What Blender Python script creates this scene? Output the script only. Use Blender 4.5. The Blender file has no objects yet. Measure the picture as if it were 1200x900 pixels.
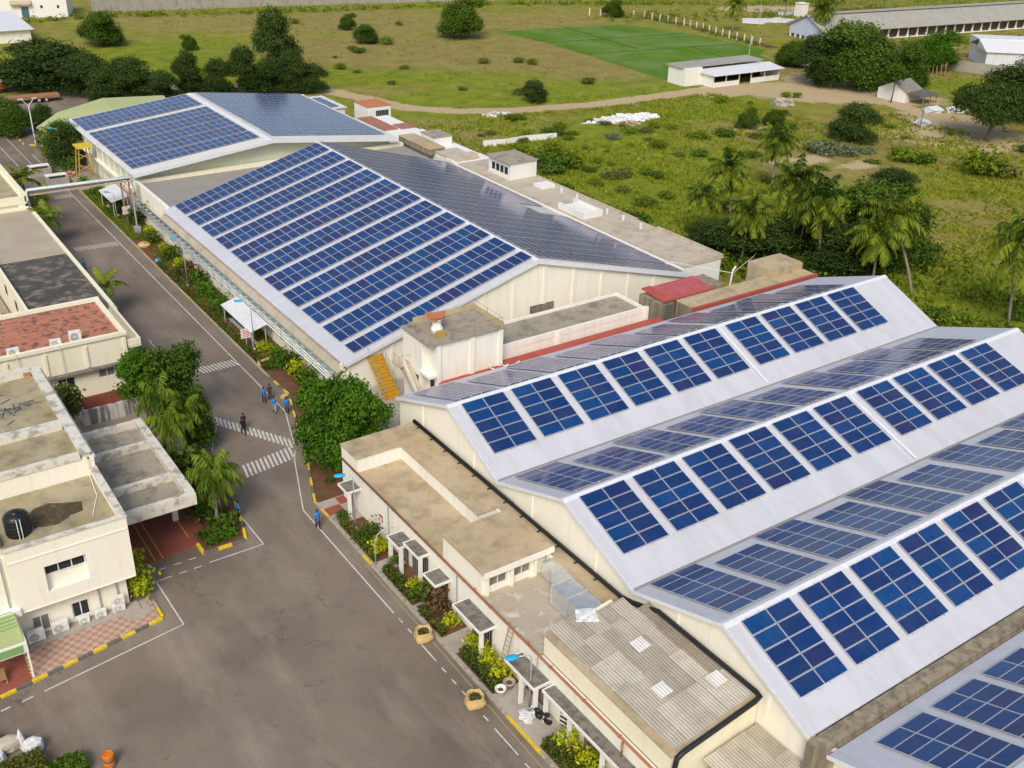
import bpy, math, random
import numpy as np
from mathutils import Vector, Matrix
random.seed(7)
rng = np.random.default_rng(7)
sc = bpy.context.scene
COL = sc.collection
R = math.radians
PI = math.pi
OFF = {}

# ---------------------------------------------------------------- mesh helpers
class MB:
    def __init__(s): s.v = []; s.f = []; s.m = []
    def add(s, vs, fs, m=0):
        n = len(s.v); s.v += [tuple(v) for v in vs]
        for f in fs: s.f.append([i + n for i in f]); s.m.append(m)
    def quad(s, a, b, c, d, m=0): s.add([a, b, c, d], [(0, 1, 2, 3)], m)
    def box(s, x0, x1, y0, y1, z0, z1, m=0):
        if x0 > x1: x0, x1 = x1, x0
        if y0 > y1: y0, y1 = y1, y0
        s.add([(x0,y0,z0),(x1,y0,z0),(x1,y1,z0),(x0,y1,z0),(x0,y0,z1),(x1,y0,z1),(x1,y1,z1),(x0,y1,z1)],
              [(0,3,2,1),(4,5,6,7),(0,1,5,4),(1,2,6,5),(2,3,7,6),(3,0,4,7)], m)
    def obox(s, c, half, rz=0, m=0, tilt=0):
        mt = Matrix.Rotation(rz, 3, 'Z') @ Matrix.Rotation(tilt, 3, 'X')
        b = MB(); hx, hy, hz = half; b.box(-hx, hx, -hy, hy, -hz, hz)
        s.add([Vector(c) + mt @ Vector(v) for v in b.v], b.f, m)
    def prism(s, poly, z0, z1, m=0, mt=None):
        n = len(poly)
        a = sum(poly[i][0]*poly[(i+1)%n][1]-poly[(i+1)%n][0]*poly[i][1] for i in range(n))
        if a < 0: poly = poly[::-1]
        vs = [(x, y, z0) for x, y in poly] + [(x, y, z1) for x, y in poly]
        s.add(vs, [(i, (i+1) % n, n+(i+1) % n, n+i) for i in range(n)] + [tuple(range(n-1, -1, -1))], m)
        s.add([(x, y, z1) for x, y in poly], [tuple(range(n))], m if mt is None else mt)
    def ext(s, prof, ax, a0, a1, m=0):
        """extrude a closed profile of (c, z) along axis ax (0 = X: profile in Y,Z; 1 = Y: profile in X,Z)"""
        n = len(prof)
        P = (lambda a, c, z: (a, c, z)) if ax == 0 else (lambda a, c, z: (c, a, z))
        ar = sum(prof[i][0]*prof[(i+1)%n][1]-prof[(i+1)%n][0]*prof[i][1] for i in range(n))
        if (ar < 0) != (ax == 1): prof = prof[::-1]
        vs = [P(a0, c, z) for c, z in prof] + [P(a1, c, z) for c, z in prof]
        s.add(vs, [(i, (i+1) % n, n+(i+1) % n, n+i) for i in range(n)] + [tuple(range(n-1, -1, -1)), tuple(range(n, 2*n))], m)
    def tube(s, pts, r, n=6, m=0):
        pts = [Vector(p) for p in pts]; k = len(pts)
        rs = r if isinstance(r, (list, tuple)) else [r]*k
        up = Vector((0, 0, 1)); vs = []
        prev = None
        for i, p in enumerate(pts):
            d = (pts[min(i+1, k-1)] - pts[max(i-1, 0)])
            d = d.normalized() if d.length > 1e-9 else Vector((0, 0, 1))
            if prev is None:
                a = up if abs(d.z) < .9 else Vector((1, 0, 0))
                u = d.cross(a).normalized()
            else:
                u = (prev - d*prev.dot(d)); u = u.normalized() if u.length > 1e-6 else d.orthogonal().normalized()
            prev = u; w = d.cross(u)
            for j in range(n):
                t = 2*PI*j/n; vs.append(p + (u*math.cos(t) + w*math.sin(t))*rs[i])
        fs = [(i*n+j, i*n+(j+1) % n, (i+1)*n+(j+1) % n, (i+1)*n+j) for i in range(k-1) for j in range(n)]
        fs += [tuple(range(n-1, -1, -1)), tuple(range((k-1)*n, k*n))]
        s.add(vs, fs, m)
    def lathe(s, c, prof, n=16, m=0, axis='Z'):
        vs = []
        for r, z in prof:
            for j in range(n):
                t = 2*PI*j/n
                if axis == 'Z': vs.append((c[0]+r*math.cos(t), c[1]+r*math.sin(t), c[2]+z))
                elif axis == 'X': vs.append((c[0]+z, c[1]+r*math.cos(t), c[2]+r*math.sin(t)))
                else: vs.append((c[0]+r*math.sin(t), c[1]+z, c[2]+r*math.cos(t)))
        k = len(prof)
        fs = [(i*n+j, i*n+(j+1) % n, (i+1)*n+(j+1) % n, (i+1)*n+j) for i in range(k-1) for j in range(n)]
        fs += [tuple(range(n-1, -1, -1)), tuple(range((k-1)*n, k*n))]
        s.add(vs, fs, m)
    def strip(s, a, b, w, z, m=0):
        """flat painted line from a to b (xy), width w"""
        a = Vector((a[0], a[1])); b = Vector((b[0], b[1])); d = (b-a).normalized(); p = Vector((-d.y, d.x))*w/2
        s.quad((*(a+p), z), (*(a-p), z), (*(b-p), z), (*(b+p), z), m)
    def build(s, name, mats, parent=None, smooth=False):
        me = bpy.data.meshes.new(name)
        off = OFF.get(parent.name, Vector()) if parent else Vector()
        me.from_pydata([Vector(v)-off for v in s.v], [], s.f)
        if not isinstance(mats, (list, tuple)): mats = [mats]
        for x in mats: me.materials.append(x)
        if len(mats) > 1: me.polygons.foreach_set('material_index', s.m)
        if smooth: me.polygons.foreach_set('use_smooth', [True]*len(me.polygons))
        me.update()
        o = bpy.data.objects.new(name, me); COL.objects.link(o)
        if parent: o.parent = parent; OFF[o.name] = off
        else: OFF[o.name] = Vector()
        return o

def tag(o, label, cat, group=None, kind=None):
    o['label'] = label; o['category'] = cat
    if group: o['group'] = group
    if kind: o['kind'] = kind
    return o
def thing(name, label, cat, loc=(0, 0, 0), group=None):
    o = bpy.data.objects.new(name, None); COL.objects.link(o); o.location = loc
    o.empty_display_size = .3
    OFF[o.name] = Vector(loc)
    return tag(o, label, cat, group)
def struct(o): o['kind'] = 'structure'; return o
def stuff(o, label, cat): o['kind'] = 'stuff'; o['label'] = label; o['category'] = cat; return o
def dup(root, loc, rz=0, scale=1, label=None, group=None):
    r = root.copy(); COL.objects.link(r); r.location = loc; r.rotation_euler = (0, 0, rz)
    r.scale = (scale,)*3 if not isinstance(scale, tuple) else scale
    if label: r['label'] = label
    if group: r['group'] = group
    OFF[r.name] = Vector(loc)
    for ch in list(root.children):
        c = ch.copy(); COL.objects.link(c); c.parent = r
        for g in ch.children:
            d = g.copy(); COL.objects.link(d); d.parent = c
    return r

def wall(mb, a, b, z0, z1, t, holes=(), m=0):
    """wall slab from a to b (xy); outer face on the right-hand side of a->b, thickness t inwards (left); holes = (u0,u1,z0,z1)"""
    a = Vector(a); b = Vector(b); L = (b-a).length; d = (b-a)/L; n = Vector((-d.y, d.x))
    us = sorted({0, L, *[h[0] for h in holes], *[h[1] for h in holes]})
    zs = sorted({z0, z1, *[h[2] for h in holes], *[h[3] for h in holes]})
    for i in range(len(us)-1):
        run = None
        for j in range(len(zs)-1):
            cu = (us[i]+us[i+1])/2; cz = (zs[j]+zs[j+1])/2
            if any(h[0] < cu < h[1] and h[2] < cz < h[3] for h in holes): continue
            p = a+d*us[i]; q = a+d*us[i+1]
            vs = [(*p, zs[j]), (*q, zs[j]), (*(q+n*t), zs[j]), (*(p+n*t), zs[j])]
            vs += [(x, y, zs[j+1]) for x, y, _ in vs]
            mb.add(vs, [(0,3,2,1),(4,5,6,7),(0,1,5,4),(1,2,6,5),(2,3,7,6),(3,0,4,7)], m)

# ---------------------------------------------------------------- materials
class NT:
    def __init__(s, name):
        s.mat = bpy.data.materials.new(name); s.mat.use_nodes = True
        s.nt = s.mat.node_tree; s.b = s.nt.nodes['Principled BSDF']; s.out = s.nt.nodes['Material Output']
        s.b.inputs['Specular IOR Level'].default_value = .3
    def n(s, t, **k):
        x = s.nt.nodes.new(t)
        for a, v in k.items(): setattr(x, a, v)
        return x
    def l(s, a, b): s.nt.links.new(a, b)
    def pos(s, scale=(1, 1, 1), obj=False):
        g = s.n('ShaderNodeTexCoord').outputs['Object'] if obj else s.n('ShaderNodeNewGeometry').outputs['Position']
        m = s.n('ShaderNodeMapping'); m.inputs['Scale'].default_value = scale
        s.l(g, m.inputs['Vector']); return m.outputs[0]
    def noise(s, scale=1, detail=4, vec=None, rough=.55, stretch=(1, 1, 1)):
        x = s.n('ShaderNodeTexNoise'); x.inputs['Scale'].default_value = scale; x.inputs['Detail'].default_value = detail
        x.inputs['Roughness'].default_value = rough
        s.l(vec or s.pos(stretch), x.inputs['Vector']); return x.outputs['Fac']
    def ramp(s, fac, stops):
        r = s.n('ShaderNodeValToRGB'); e = r.color_ramp.elements
        while len(e) < len(stops): e.new(.5)
        for i, (p, c) in enumerate(stops):
            e[i].position = p; e[i].color = (*c, 1) if isinstance(c, (tuple, list)) else (c, c, c, 1)
        s.l(fac, r.inputs[0]); return r.outputs[0]
    def mix(s, fac, a, b, mode='MIX'):
        x = s.n('ShaderNodeMix', data_type='RGBA', blend_type=mode)
        for sock, v in ((x.inputs[0], fac), (x.inputs[6], a), (x.inputs[7], b)):
            if hasattr(v, 'links'): s.l(v, sock)
            elif isinstance(v, (tuple, list)): sock.default_value = (*v, 1)
            else: sock.default_value = v
        return x.outputs[2]
    def math(s, op, a, b=0):
        x = s.n('ShaderNodeMath', operation=op)
        for sock, v in ((x.inputs[0], a), (x.inputs[1], b)):
            if hasattr(v, 'links'): s.l(v, sock)
            else: sock.default_value = v
        return x.outputs[0]
    def bump(s, h, strength=.3, dist=.05):
        b = s.n('ShaderNodeBump'); b.inputs['Strength'].default_value = strength; b.inputs['Distance'].default_value = dist
        s.l(h, b.inputs['Height']); s.l(b.outputs[0], s.b.inputs['Normal'])
    def fin(s, col, rough=.8, metal=0, spec=None):
        if hasattr(col, 'links'): s.l(col, s.b.inputs['Base Color'])
        else: s.b.inputs['Base Color'].default_value = (*col, 1)
        s.b.inputs['Roughness'].default_value = rough; s.b.inputs['Metallic'].default_value = metal
        if spec is not None: s.b.inputs['Specular IOR Level'].default_value = spec
        return s.mat
    def axis(s, ax, obj=False):
        x = s.n('ShaderNodeSeparateXYZ'); s.l(s.pos(obj=obj), x.inputs[0]); return x.outputs[ax]

def plain(name, c, rough=.6, metal=0, var=.15, scale=3):
    t = NT(name); f = t.noise(scale, 3)
    k = t.ramp(f, [(.3, tuple(x*(1-var) for x in c)), (.7, tuple(min(1, x*(1+var)) for x in c))])
    return t.fin(k, rough, metal)
def weather(name, c1, c2, stain, amt=.5, scale=.35, streak=False, thr=(.5, .72), rough=.9, fine=6, bump=.15):
    stain = tuple(stain)
    """two-tone base, big stains, fine grain; streak = vertical dirt runs"""
    t = NT(name)
    base = t.mix(t.ramp(t.noise(scale, 5), [(.3, 0.), (.7, 1.)]), c1, c2)
    st = t.ramp(t.noise(scale*2.3 if not streak else 1.0, 6, stretch=(1, 1, 1) if not streak else (1.6, 1.6, .16), rough=.65), [(thr[0], 0.), (thr[1], 1.)])
    base = t.mix(t.math('MULTIPLY', st, amt), base, stain)
    g = t.noise(fine, 5, rough=.7)
    base = t.mix(t.ramp(g, [(.2, .5), (.8, 0.)]), base, tuple(x*.7 for x in c1))
    t.bump(g, bump, .04)
    return t.fin(base, rough)
def metalroof(name, ax, c=(.58, .585, .63), pitch=.25, dirt=.5):
    """profiled sheet: ribs across axis ax, sheet laps every metre, dirt"""
    t = NT(name); x = t.axis(ax)
    w = t.math('ABSOLUTE', t.math('SUBTRACT', t.math('FRACT', t.math('MULTIPLY', x, 1/pitch)), .5))
    rib = t.ramp(w, [(.0, 1.), (.12, 0.)])
    sheet = t.n('ShaderNodeTexWhiteNoise', noise_dimensions='1D')
    t.l(t.math('FLOOR', t.math('MULTIPLY', x, .98)), sheet.inputs['W'])
    col = t.mix(t.ramp(sheet.outputs[0], [(0, 0.), (1, 1.)]), c, tuple(v*.93 for v in c))
    col = t.mix(t.math('MULTIPLY', rib, .22), col, tuple(v*.6 for v in c))
    st = (.25, 1, 1) if ax == 1 else (1, .25, 1)
    d = t.ramp(t.noise(.8, 6, stretch=st, rough=.65), [(.48, 0.), (.78, 1.)])
    col = t.mix(t.math('MULTIPLY', d, dirt), col, (.42, .41, .38))
    sp = t.ramp(t.noise(2.2, 3), [(.66, 0.), (.72, 1.)])
    col = t.mix(t.math('MULTIPLY', sp, .25), col, (.4, .4, .4))
    t.bump(rib, .5, .04)
    return t.fin(col, .5, 0, .35)

MT = {}
MT['cream'] = weather('cream_wall', (.88, .83, .69), (.89, .86, .74), (.50, .46, .37), .4, .3, True, (.52, .8))
MT['creamw'] = weather('pale_wall', (.87, .83, .72), (.88, .85, .77), (.46, .42, .34), .42, .3, True, (.5, .78))
MT['yellowc'] = weather('yellow_cream_wall', (.85, .79, .58), (.87, .82, .65), (.52, .46, .32), .4, .3, True, (.52, .8))
MT['white'] = weather('white_wall', (.80, .79, .74), (.82, .81, .77), (.48, .46, .42), .35, .3, True, (.52, .8))
MT['palegreen'] = weather('pale_green_wall', (.62, .66, .50), (.66, .69, .55), (.45, .45, .36), .3, .3, True)
MT['parapet'] = weather('weathered_parapet', (.72, .68, .58), (.66, .62, .52), (.16, .15, .13), .75, .5, False, (.5, .62))
MT['roofconc'] = weather('roof_concrete', (.46, .35, .20), (.56, .46, .31), (.23, .18, .12), .8, .28, False, (.47, .70))
MT['roofolive'] = weather('mossy_roof_concrete', (.36, .30, .16), (.46, .40, .27), (.15, .13, .09), .8, .25, False, (.46, .68))
MT['roofgrey'] = weather('grey_roof_concrete', (.33, .29, .22), (.43, .37, .28), (.13, .115, .095), .8, .35, False, (.48, .68))
MT['roofpale'] = weather('pale_roof_concrete', (.50, .43, .33), (.58, .51, .41), (.28, .23, .17), .7, .3, False, (.48, .70))
MT['terrace'] = weather('splashed_terrace', (.42, .35, .26), (.50, .43, .34), (.78, .75, .70), .8, .35, False, (.55, .66))
MT['bitumen'] = weather('black_bitumen', (.065, .062, .056), (.105, .098, .085), (.36, .30, .21), .8, .3, False, (.50, .64))
MT['redroof'] = weather('peeling_red_roof', (.45, .17, .105), (.50, .22, .14), (.07, .06, .055), .88, .75, False, (.535, .575))
MT['redledge'] = weather('red_ledge', (.40, .08, .06), (.45, .11, .08), (.26, .10, .08), .5, .8)
MT['flatgrey'] = weather('flat_grey_roof', (.30, .28, .25), (.35, .33, .29), (.22, .21, .19), .5, .3)
MT['pave'] = weather('pavement_concrete', (.38, .34, .29), (.46, .41, .35), (.22, .20, .17), .55, .5)
MT['soil'] = weather('bare_soil', (.13, .06, .03), (.19, .09, .05), (.07, .04, .025), .6, .9, fine=4, bump=.5)
MT['tanyard'] = weather('tan_yard', (.34, .28, .20), (.42, .35, .26), (.22, .18, .13), .5, .4)
MT['reds'] = weather('red_paving', (.28, .08, .055), (.34, .11, .075), (.16, .05, .04), .5, .5)
MT['dirtyconc'] = weather('dirty_gutter_concrete', (.30, .25, .17), (.38, .32, .22), (.10, .09, .07), .8, .7, True, (.42, .62))
MT['slabdark'] = weather('dark_slab_top', (.20, .18, .15), (.27, .24, .20), (.07, .065, .06), .8, .9, False, (.45, .62))
MT['metalX'] = metalroof('white_sheet_roof_x', 0)
MT['metalY'] = metalroof('white_sheet_roof_y', 1)
MT['metalYw'] = metalroof('warm_sheet_roof_y', 1, (.72, .70, .66), .3, .5)
MT['metalXg'] = metalroof('grey_sheet_roof_x', 0, (.62, .63, .60), .25, .55)
MT['trim'] = plain('white_metal_trim', (.66, .67, .70), .45, 0, .08)
MT['greymet'] = plain('grey_painted_steel', (.33, .35, .36), .5, 0, .15)
MT['galv'] = plain('galvanised_duct', (.68, .71, .74), .32, .75, .12, 2)
MT['dark'] = plain('dark_opening', (.02, .02, .022), .5, 0, .3)
MT['black'] = plain('black_pipe', (.02, .02, .022), .4)
MT['glass'] = plain('window_glass', (.03, .035, .04), .08, 0, .3)
MT['dustglass'] = plain('dusty_window_glass', (.20, .20, .18), .25, 0, .3, 1.5)
MT['wframe'] = plain('white_frame', (.78, .77, .74), .5)
MT['yellow'] = plain('yellow_kerb_paint', (.66, .48, .03), .6, 0, .25, 5)
MT['kdark'] = plain('dark_kerb_paint', (.13, .135, .13), .7, 0, .3, 5)
MT['kgrey'] = plain('worn_kerb_concrete', (.36, .32, .26), .85, 0, .3, 4)
MT['rust'] = weather('rusty_pipe', (.34, .13, .055), (.42, .19, .09), (.16, .07, .04), .6, 1.2, fine=10)
MT['line'] = weather('road_line_paint', (.66, .64, .60), (.58, .56, .52), (.27, .24, .2), .85, .8, False, (.5, .7), fine=9)
MT['yline'] = weather('faded_yellow_line', (.40, .33, .14), (.34, .29, .16), (.2, .18, .15), .7, .8)
MT['pyline'] = weather('yellow_line_paint', (.62, .40, .06), (.55, .36, .07), (.25, .12, .06), .6, 1.2)
MT['blue'] = plain('blue_shade', (.02, .38, .62), .4)
MT['pole'] = plain('galvanised_pole', (.55, .56, .55), .4, .3)
MT['ochre'] = plain('ochre_stair_paint', (.52, .29, .03), .55, 0, .2)
MT['wood'] = weather('weathered_timber', (.30, .19, .09), (.38, .25, .13), (.14, .09, .05), .5, 2)
MT['yscaf'] = weather('yellow_scaffold_paint', (.45, .30, .07), (.50, .34, .10), (.22, .15, .06), .5, 1)
MT['teal'] = plain('pale_teal_pipe', (.45, .62, .62), .4)
MT['pipew'] = plain('pale_pipe', (.62, .66, .63), .4, 0, .15)
MT['piped'] = plain('green_grey_pipe', (.17, .23, .20), .5, 0, .3)
MT['acw'] = plain('ac_casing', (.72, .71, .66), .5)
MT['acg'] = plain('ac_grille', (.27, .27, .26), .6)
MT['tankb'] = plain('black_tank_plastic', (.016, .017, .018), .35)
MT['orange'] = plain('orange_plastic', (.62, .15, .01), .5)
MT['jute'] = weather('jute_sack', (.55, .37, .15), (.62, .45, .22), (.36, .24, .10), .5, 3)
MT['awn'] = metalroof('green_sheet', 0, (.40, .47, .20), .12, .25)
MT['awng'] = metalroof('dark_green_sheet', 1, (.22, .42, .14), .12, .15)
MT['awnp'] = weather('pale_green_awning', (.42, .46, .20), (.46, .50, .25), (.34, .36, .18), .4, .3)
MT['tarp'] = plain('white_plastic_sheet', (.66, .66, .65), .5, 0, .3, 4)
MT['sheetw'] = plain('pale_sheet', (.66, .67, .68), .5, 0, .12)
MT['signw'] = plain('sign_white', (.78, .76, .74), .5)
MT['signr'] = plain('sign_red', (.55, .06, .05), .5)
MT['terracotta'] = weather('terracotta_paint', (.50, .17, .07), (.56, .23, .11), (.30, .12, .06), .5, 2)
MT['bluewall'] = weather('pale_blue_wall', (.50, .55, .72), (.54, .59, .74), (.36, .38, .48), .5, .5, True)
MT['oldtile'] = weather('old_grey_tile', (.23, .22, .19), (.30, .28, .24), (.12, .11, .10), .7, .8)
MT['shedroof'] = weather('asbestos_roof', (.34, .33, .29), (.41, .39, .34), (.20, .19, .17), .6, .4)
MT['stonewall'] = weather('old_compound_wall', (.30, .28, .24), (.38, .36, .31), (.15, .14, .12), .6, .5, True)
MT['truckdeck'] = weather('truck_deck', (.34, .17, .08), (.40, .22, .11), (.2, .1, .06), .5, 1)
MT['truckred'] = plain('truck_red', (.40, .07, .03), .45)
MT['rubber'] = plain('tyre_rubber', (.02, .02, .02), .8)

# corrugated cement sheets in several ages
def corr(name, c):
    t = NT(name); x = t.axis(0)
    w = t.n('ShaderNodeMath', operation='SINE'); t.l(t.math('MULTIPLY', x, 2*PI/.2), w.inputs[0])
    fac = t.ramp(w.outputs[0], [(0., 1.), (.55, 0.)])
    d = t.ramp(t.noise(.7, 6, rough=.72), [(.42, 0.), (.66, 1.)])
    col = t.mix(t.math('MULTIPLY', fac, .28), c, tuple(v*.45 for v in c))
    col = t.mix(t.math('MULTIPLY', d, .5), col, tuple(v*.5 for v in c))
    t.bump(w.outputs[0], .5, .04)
    return t.fin(col, .9)
CORR = [corr('cement_sheet_tan', (.52, .465, .375)), corr('cement_sheet_brown', (.43, .38, .30)), corr('cement_sheet_pale', (.60, .545, .45)), corr('cement_sheet_white', (.78, .76, .72)), corr('cement_sheet_dark', (.33, .28, .21))]

def asphalt():
    t = NT('asphalt')
    c = t.mix(t.ramp(t.noise(.09, 6, rough=.6), [(.28, 0.), (.72, 1.)]), (.152, .117, .087), (.292, .236, .180))
    dust = t.ramp(t.noise(.16, 6, stretch=(1.6, .45, 1), rough=.62), [(.48, 0.), (.70, 1.)])
    c = t.mix(t.math('MULTIPLY', dust, .6), c, (.40, .335, .265))
    st = t.ramp(t.noise(.5, 5, stretch=(1.3, .6, 1), rough=.7), [(.6, 0.), (.78, 1.)])
    c = t.mix(t.math('MULTIPLY', st, .45), c, (.055, .046, .038))
    sp = t.ramp(t.noise(1.1, 4, rough=.6), [(.69, 0.), (.74, 1.)])
    c = t.mix(t.math('MULTIPLY', sp, .6), c, (.045, .038, .032))
    # faint tyre tracks along the drive
    y = t.axis(0); sx = t.math('FRACT', t.math('MULTIPLY', t.math('ADD', y, t.math('MULTIPLY', t.noise(.05, 2), 3.)), .55))
    tr = t.ramp(t.math('ABSOLUTE', t.math('SUBTRACT', sx, .5)), [(.0, 1.), (.22, 0.)])
    c = t.mix(t.math('MULTIPLY', t.math('MULTIPLY', tr, t.ramp(t.noise(.11, 3), [(.4, 0.), (.65, 1.)])), .16), c, (.26, .23, .19))
    g = t.noise(9, 5, rough=.75); c = t.mix(t.ramp(g, [(.25, .45), (.75, 0.)]), c, (.05, .045, .04))
    cr = t.n('ShaderNodeTexVoronoi', feature='DISTANCE_TO_EDGE'); cr.inputs['Scale'].default_value = .28
    wv = t.n('ShaderNodeVectorMath', operation='ADD')
    nn = t.n('ShaderNodeTexNoise'); nn.inputs['Scale'].default_value = .8; t.l(t.pos(), nn.inputs['Vector'])
    sc_ = t.n('ShaderNodeVectorMath', operation='SCALE'); t.l(nn.outputs['Color'], sc_.inputs[0]); sc_.inputs['Scale'].default_value = 2.5
    t.l(t.pos(), wv.inputs[0]); t.l(sc_.outputs[0], wv.inputs[1]); t.l(wv.outputs[0], cr.inputs['Vector'])
    k = t.ramp(cr.outputs['Distance'], [(.0, 1.), (.012, 0.)])
    k = t.math('MULTIPLY', k, t.ramp(t.noise(.13, 2), [(.5, 0.), (.6, .55)]))
    c = t.mix(k, c, (.04, .036, .03))
    t.bump(g, .25, .02)
    return t.fin(c, .85)
MT['asphalt'] = asphalt()

def cellmat():
    t = NT('solar_cell')
    rnd = t.n('ShaderNodeObjectInfo').outputs['Random']
    c = t.ramp(rnd, [(0, (.004, .030, .125)), (.3, (.004, .042, .175)), (.5, (.002, .062, .215)), (.68, (.004, .034, .140)), (.88, (.010, .030, .130)), (1, (.022, .024, .115))])
    y = t.axis(1, True); x = t.axis(0, True)
    fy = t.math('ABSOLUTE', t.math('SUBTRACT', t.math('FRACT', t.math('MULTIPLY', y, 1/.0825)), .5))
    fx = t.math('ABSOLUTE', t.math('SUBTRACT', t.math('FRACT', t.math('MULTIPLY', x, 1/.165)), .5))
    g = t.math('MAXIMUM', t.ramp(fy, [(0, .55), (.09, 0.)]), t.ramp(fx, [(0, .35), (.05, 0.)]))
    cell = t.n('ShaderNodeTexWhiteNoise', noise_dimensions='3D')
    fl = t.n('ShaderNodeVectorMath', operation='FLOOR'); t.l(t.pos((6.06, 6.06, 0), True), fl.inputs[0])
    off = t.n('ShaderNodeVectorMath', operation='ADD'); t.l(fl.outputs[0], off.inputs[0])
    cb = t.n('ShaderNodeCombineXYZ'); t.l(t.math('MULTIPLY', rnd, 977.), cb.inputs[2]); t.l(cb.outputs[0], off.inputs[1])
    t.l(off.outputs[0], cell.inputs['Vector'])
    c = t.mix(t.ramp(cell.outputs[0], [(0, .45), (1, 0.)]), c, (.006, .016, .06))
    c = t.mix(t.math('MULTIPLY', g, .45), c, (.07, .10, .20))
    dust = t.ramp(t.noise(.5, 4), [(.4, .0), (.8, .08)])
    c = t.mix(dust, c, (.20, .20, .22))
    m = t.fin(c, .12, 0, .33); t.b.inputs['Specular Tint'].default_value = (.78, .68, 1, 1); t.b.inputs['Sheen Weight'].default_value = .10; t.b.inputs['Sheen Roughness'].default_value = .45; t.b.inputs['Sheen Tint'].default_value = (.78, .68, 1, 1)
    return m
MT['cell'] = cellmat()
MT['alu'] = plain('panel_frame', (.50, .52, .55), .35, .3, .08)
# ================================================================ SETTING
DIRT = [(40,226),(70,231.5),(92,221),(98.8,214.1),(106.6,190.5),(114.4,183.0),(124.2,178.6),(144.1,174.6),(169.2,174.4),(183.5,175.3),(197,168.5),(203.5,157),(203.9,147),(203,138),(198.2,127),(199,117),(206,104),(222,84),(250,60)]
def seg_dist(x, y, pts):
    d = np.full(x.shape, 1e9)
    for (ax, ay), (bx, by) in zip(pts[:-1], pts[1:]):
        dx, dy = bx-ax, by-ay; L = dx*dx+dy*dy
        t = np.clip(((x-ax)*dx+(y-ay)*dy)/L, 0, 1)
        d = np.minimum(d, np.hypot(x-ax-t*dx, y-ay-t*dy))
    return d
def blob(x, y, cx, cy, rx, ry=None, a=0):
    ry = ry or rx; c, s = math.cos(a), math.sin(a); u = (x-cx)*c+(y-cy)*s; v = -(x-cx)*s+(y-cy)*c
    return np.clip(1.5-np.hypot(u/rx, v/ry)*1.0, 0, 1)
gx = np.array([-2500, -900, -300, -120, *np.arange(-45, 425, 1.6), 520, 900, 2500.])
gy = np.array([-900, -300, -100, *np.arange(-30, 435, 1.6), 520, 900, 2500.])
GX, GY = np.meshgrid(gx, gy)
dirt = np.clip(1.25-seg_dist(GX, GY, DIRT)/3.4, 0, 1)
for b in ((197,160,22,11,-.75),(207,150,16,8,-.8),(201,127,9,12),(186,124,10,7),(190,114,12,8),(178,170,9,4),(213,168,14,9,-.5),(149.5,120,5,3.2),(155,113.5,6,3),(145,122.5,4,2.5),(158,143,6,3),(60,246,14,5,-1.1),(66,231,10,4),(290,262,20,8,-.4)):
    dirt = np.maximum(dirt, blob(GX, GY, *b)*(.95 if b[0] > 170 else .72))
brown = np.zeros_like(GX)
for b in ((97,138,4,42,.03),(101,168,7,9),(186,114,22,12),(133,75,16,9),(149,82,14,9),(152,117,16,11),(163,139,16,6),(150,235,52,22,-.45),(140,300,50,14,-.45),(172,288,40,12,-.4),(180,222,18,20),(280,176,40,12,-.4),(262,184,30,10,-.4),(235,165,24,10,-.6),(166,210,14,22),(120,262,28,14)):
    brown = np.maximum(brown, blob(GX, GY, *b))
lush = np.zeros_like(GX)
for b in ((118,130,18,26),(125,108,16,14),(122,150,18,10),(112,112,14,20),(150,180,40,5,-.05),(110,62,14,16),(120,68,12,12),(236,150,20,10,-.6),(115,222,36,9,-.4),(78,262,30,22),(140,192,40,7,-.1),(150,160,26,7)):
    lush = np.maximum(lush, blob(GX, GY, *b))
hz = .55*np.exp(-((GX-152)**2+(GY-117)**2)/160.)+.5*np.exp(-((GX-131)**2+(GY-157)**2)/90.)
gv = np.stack([GX.ravel(), GY.ravel(), hz.ravel()*0+np.where((GX > 96).ravel(), hz.ravel(), 0)-.03], 1)
ny, nx = GX.shape
ii = np.arange(ny*nx).reshape(ny, nx)
gf = np.stack([ii[:-1,:-1], ii[:-1,1:], ii[1:,1:], ii[1:,:-1]], -1).reshape(-1, 4)
me = bpy.data.meshes.new('ground'); me.from_pydata(gv.tolist(), [], gf.tolist())
at = me.attributes.new('zone', 'FLOAT_COLOR', 'POINT')
at.data.foreach_set('color', np.stack([dirt.ravel(), lush.ravel(), brown.ravel(), np.ones(ny*nx)], 1).astype(np.float32).ravel())
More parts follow.
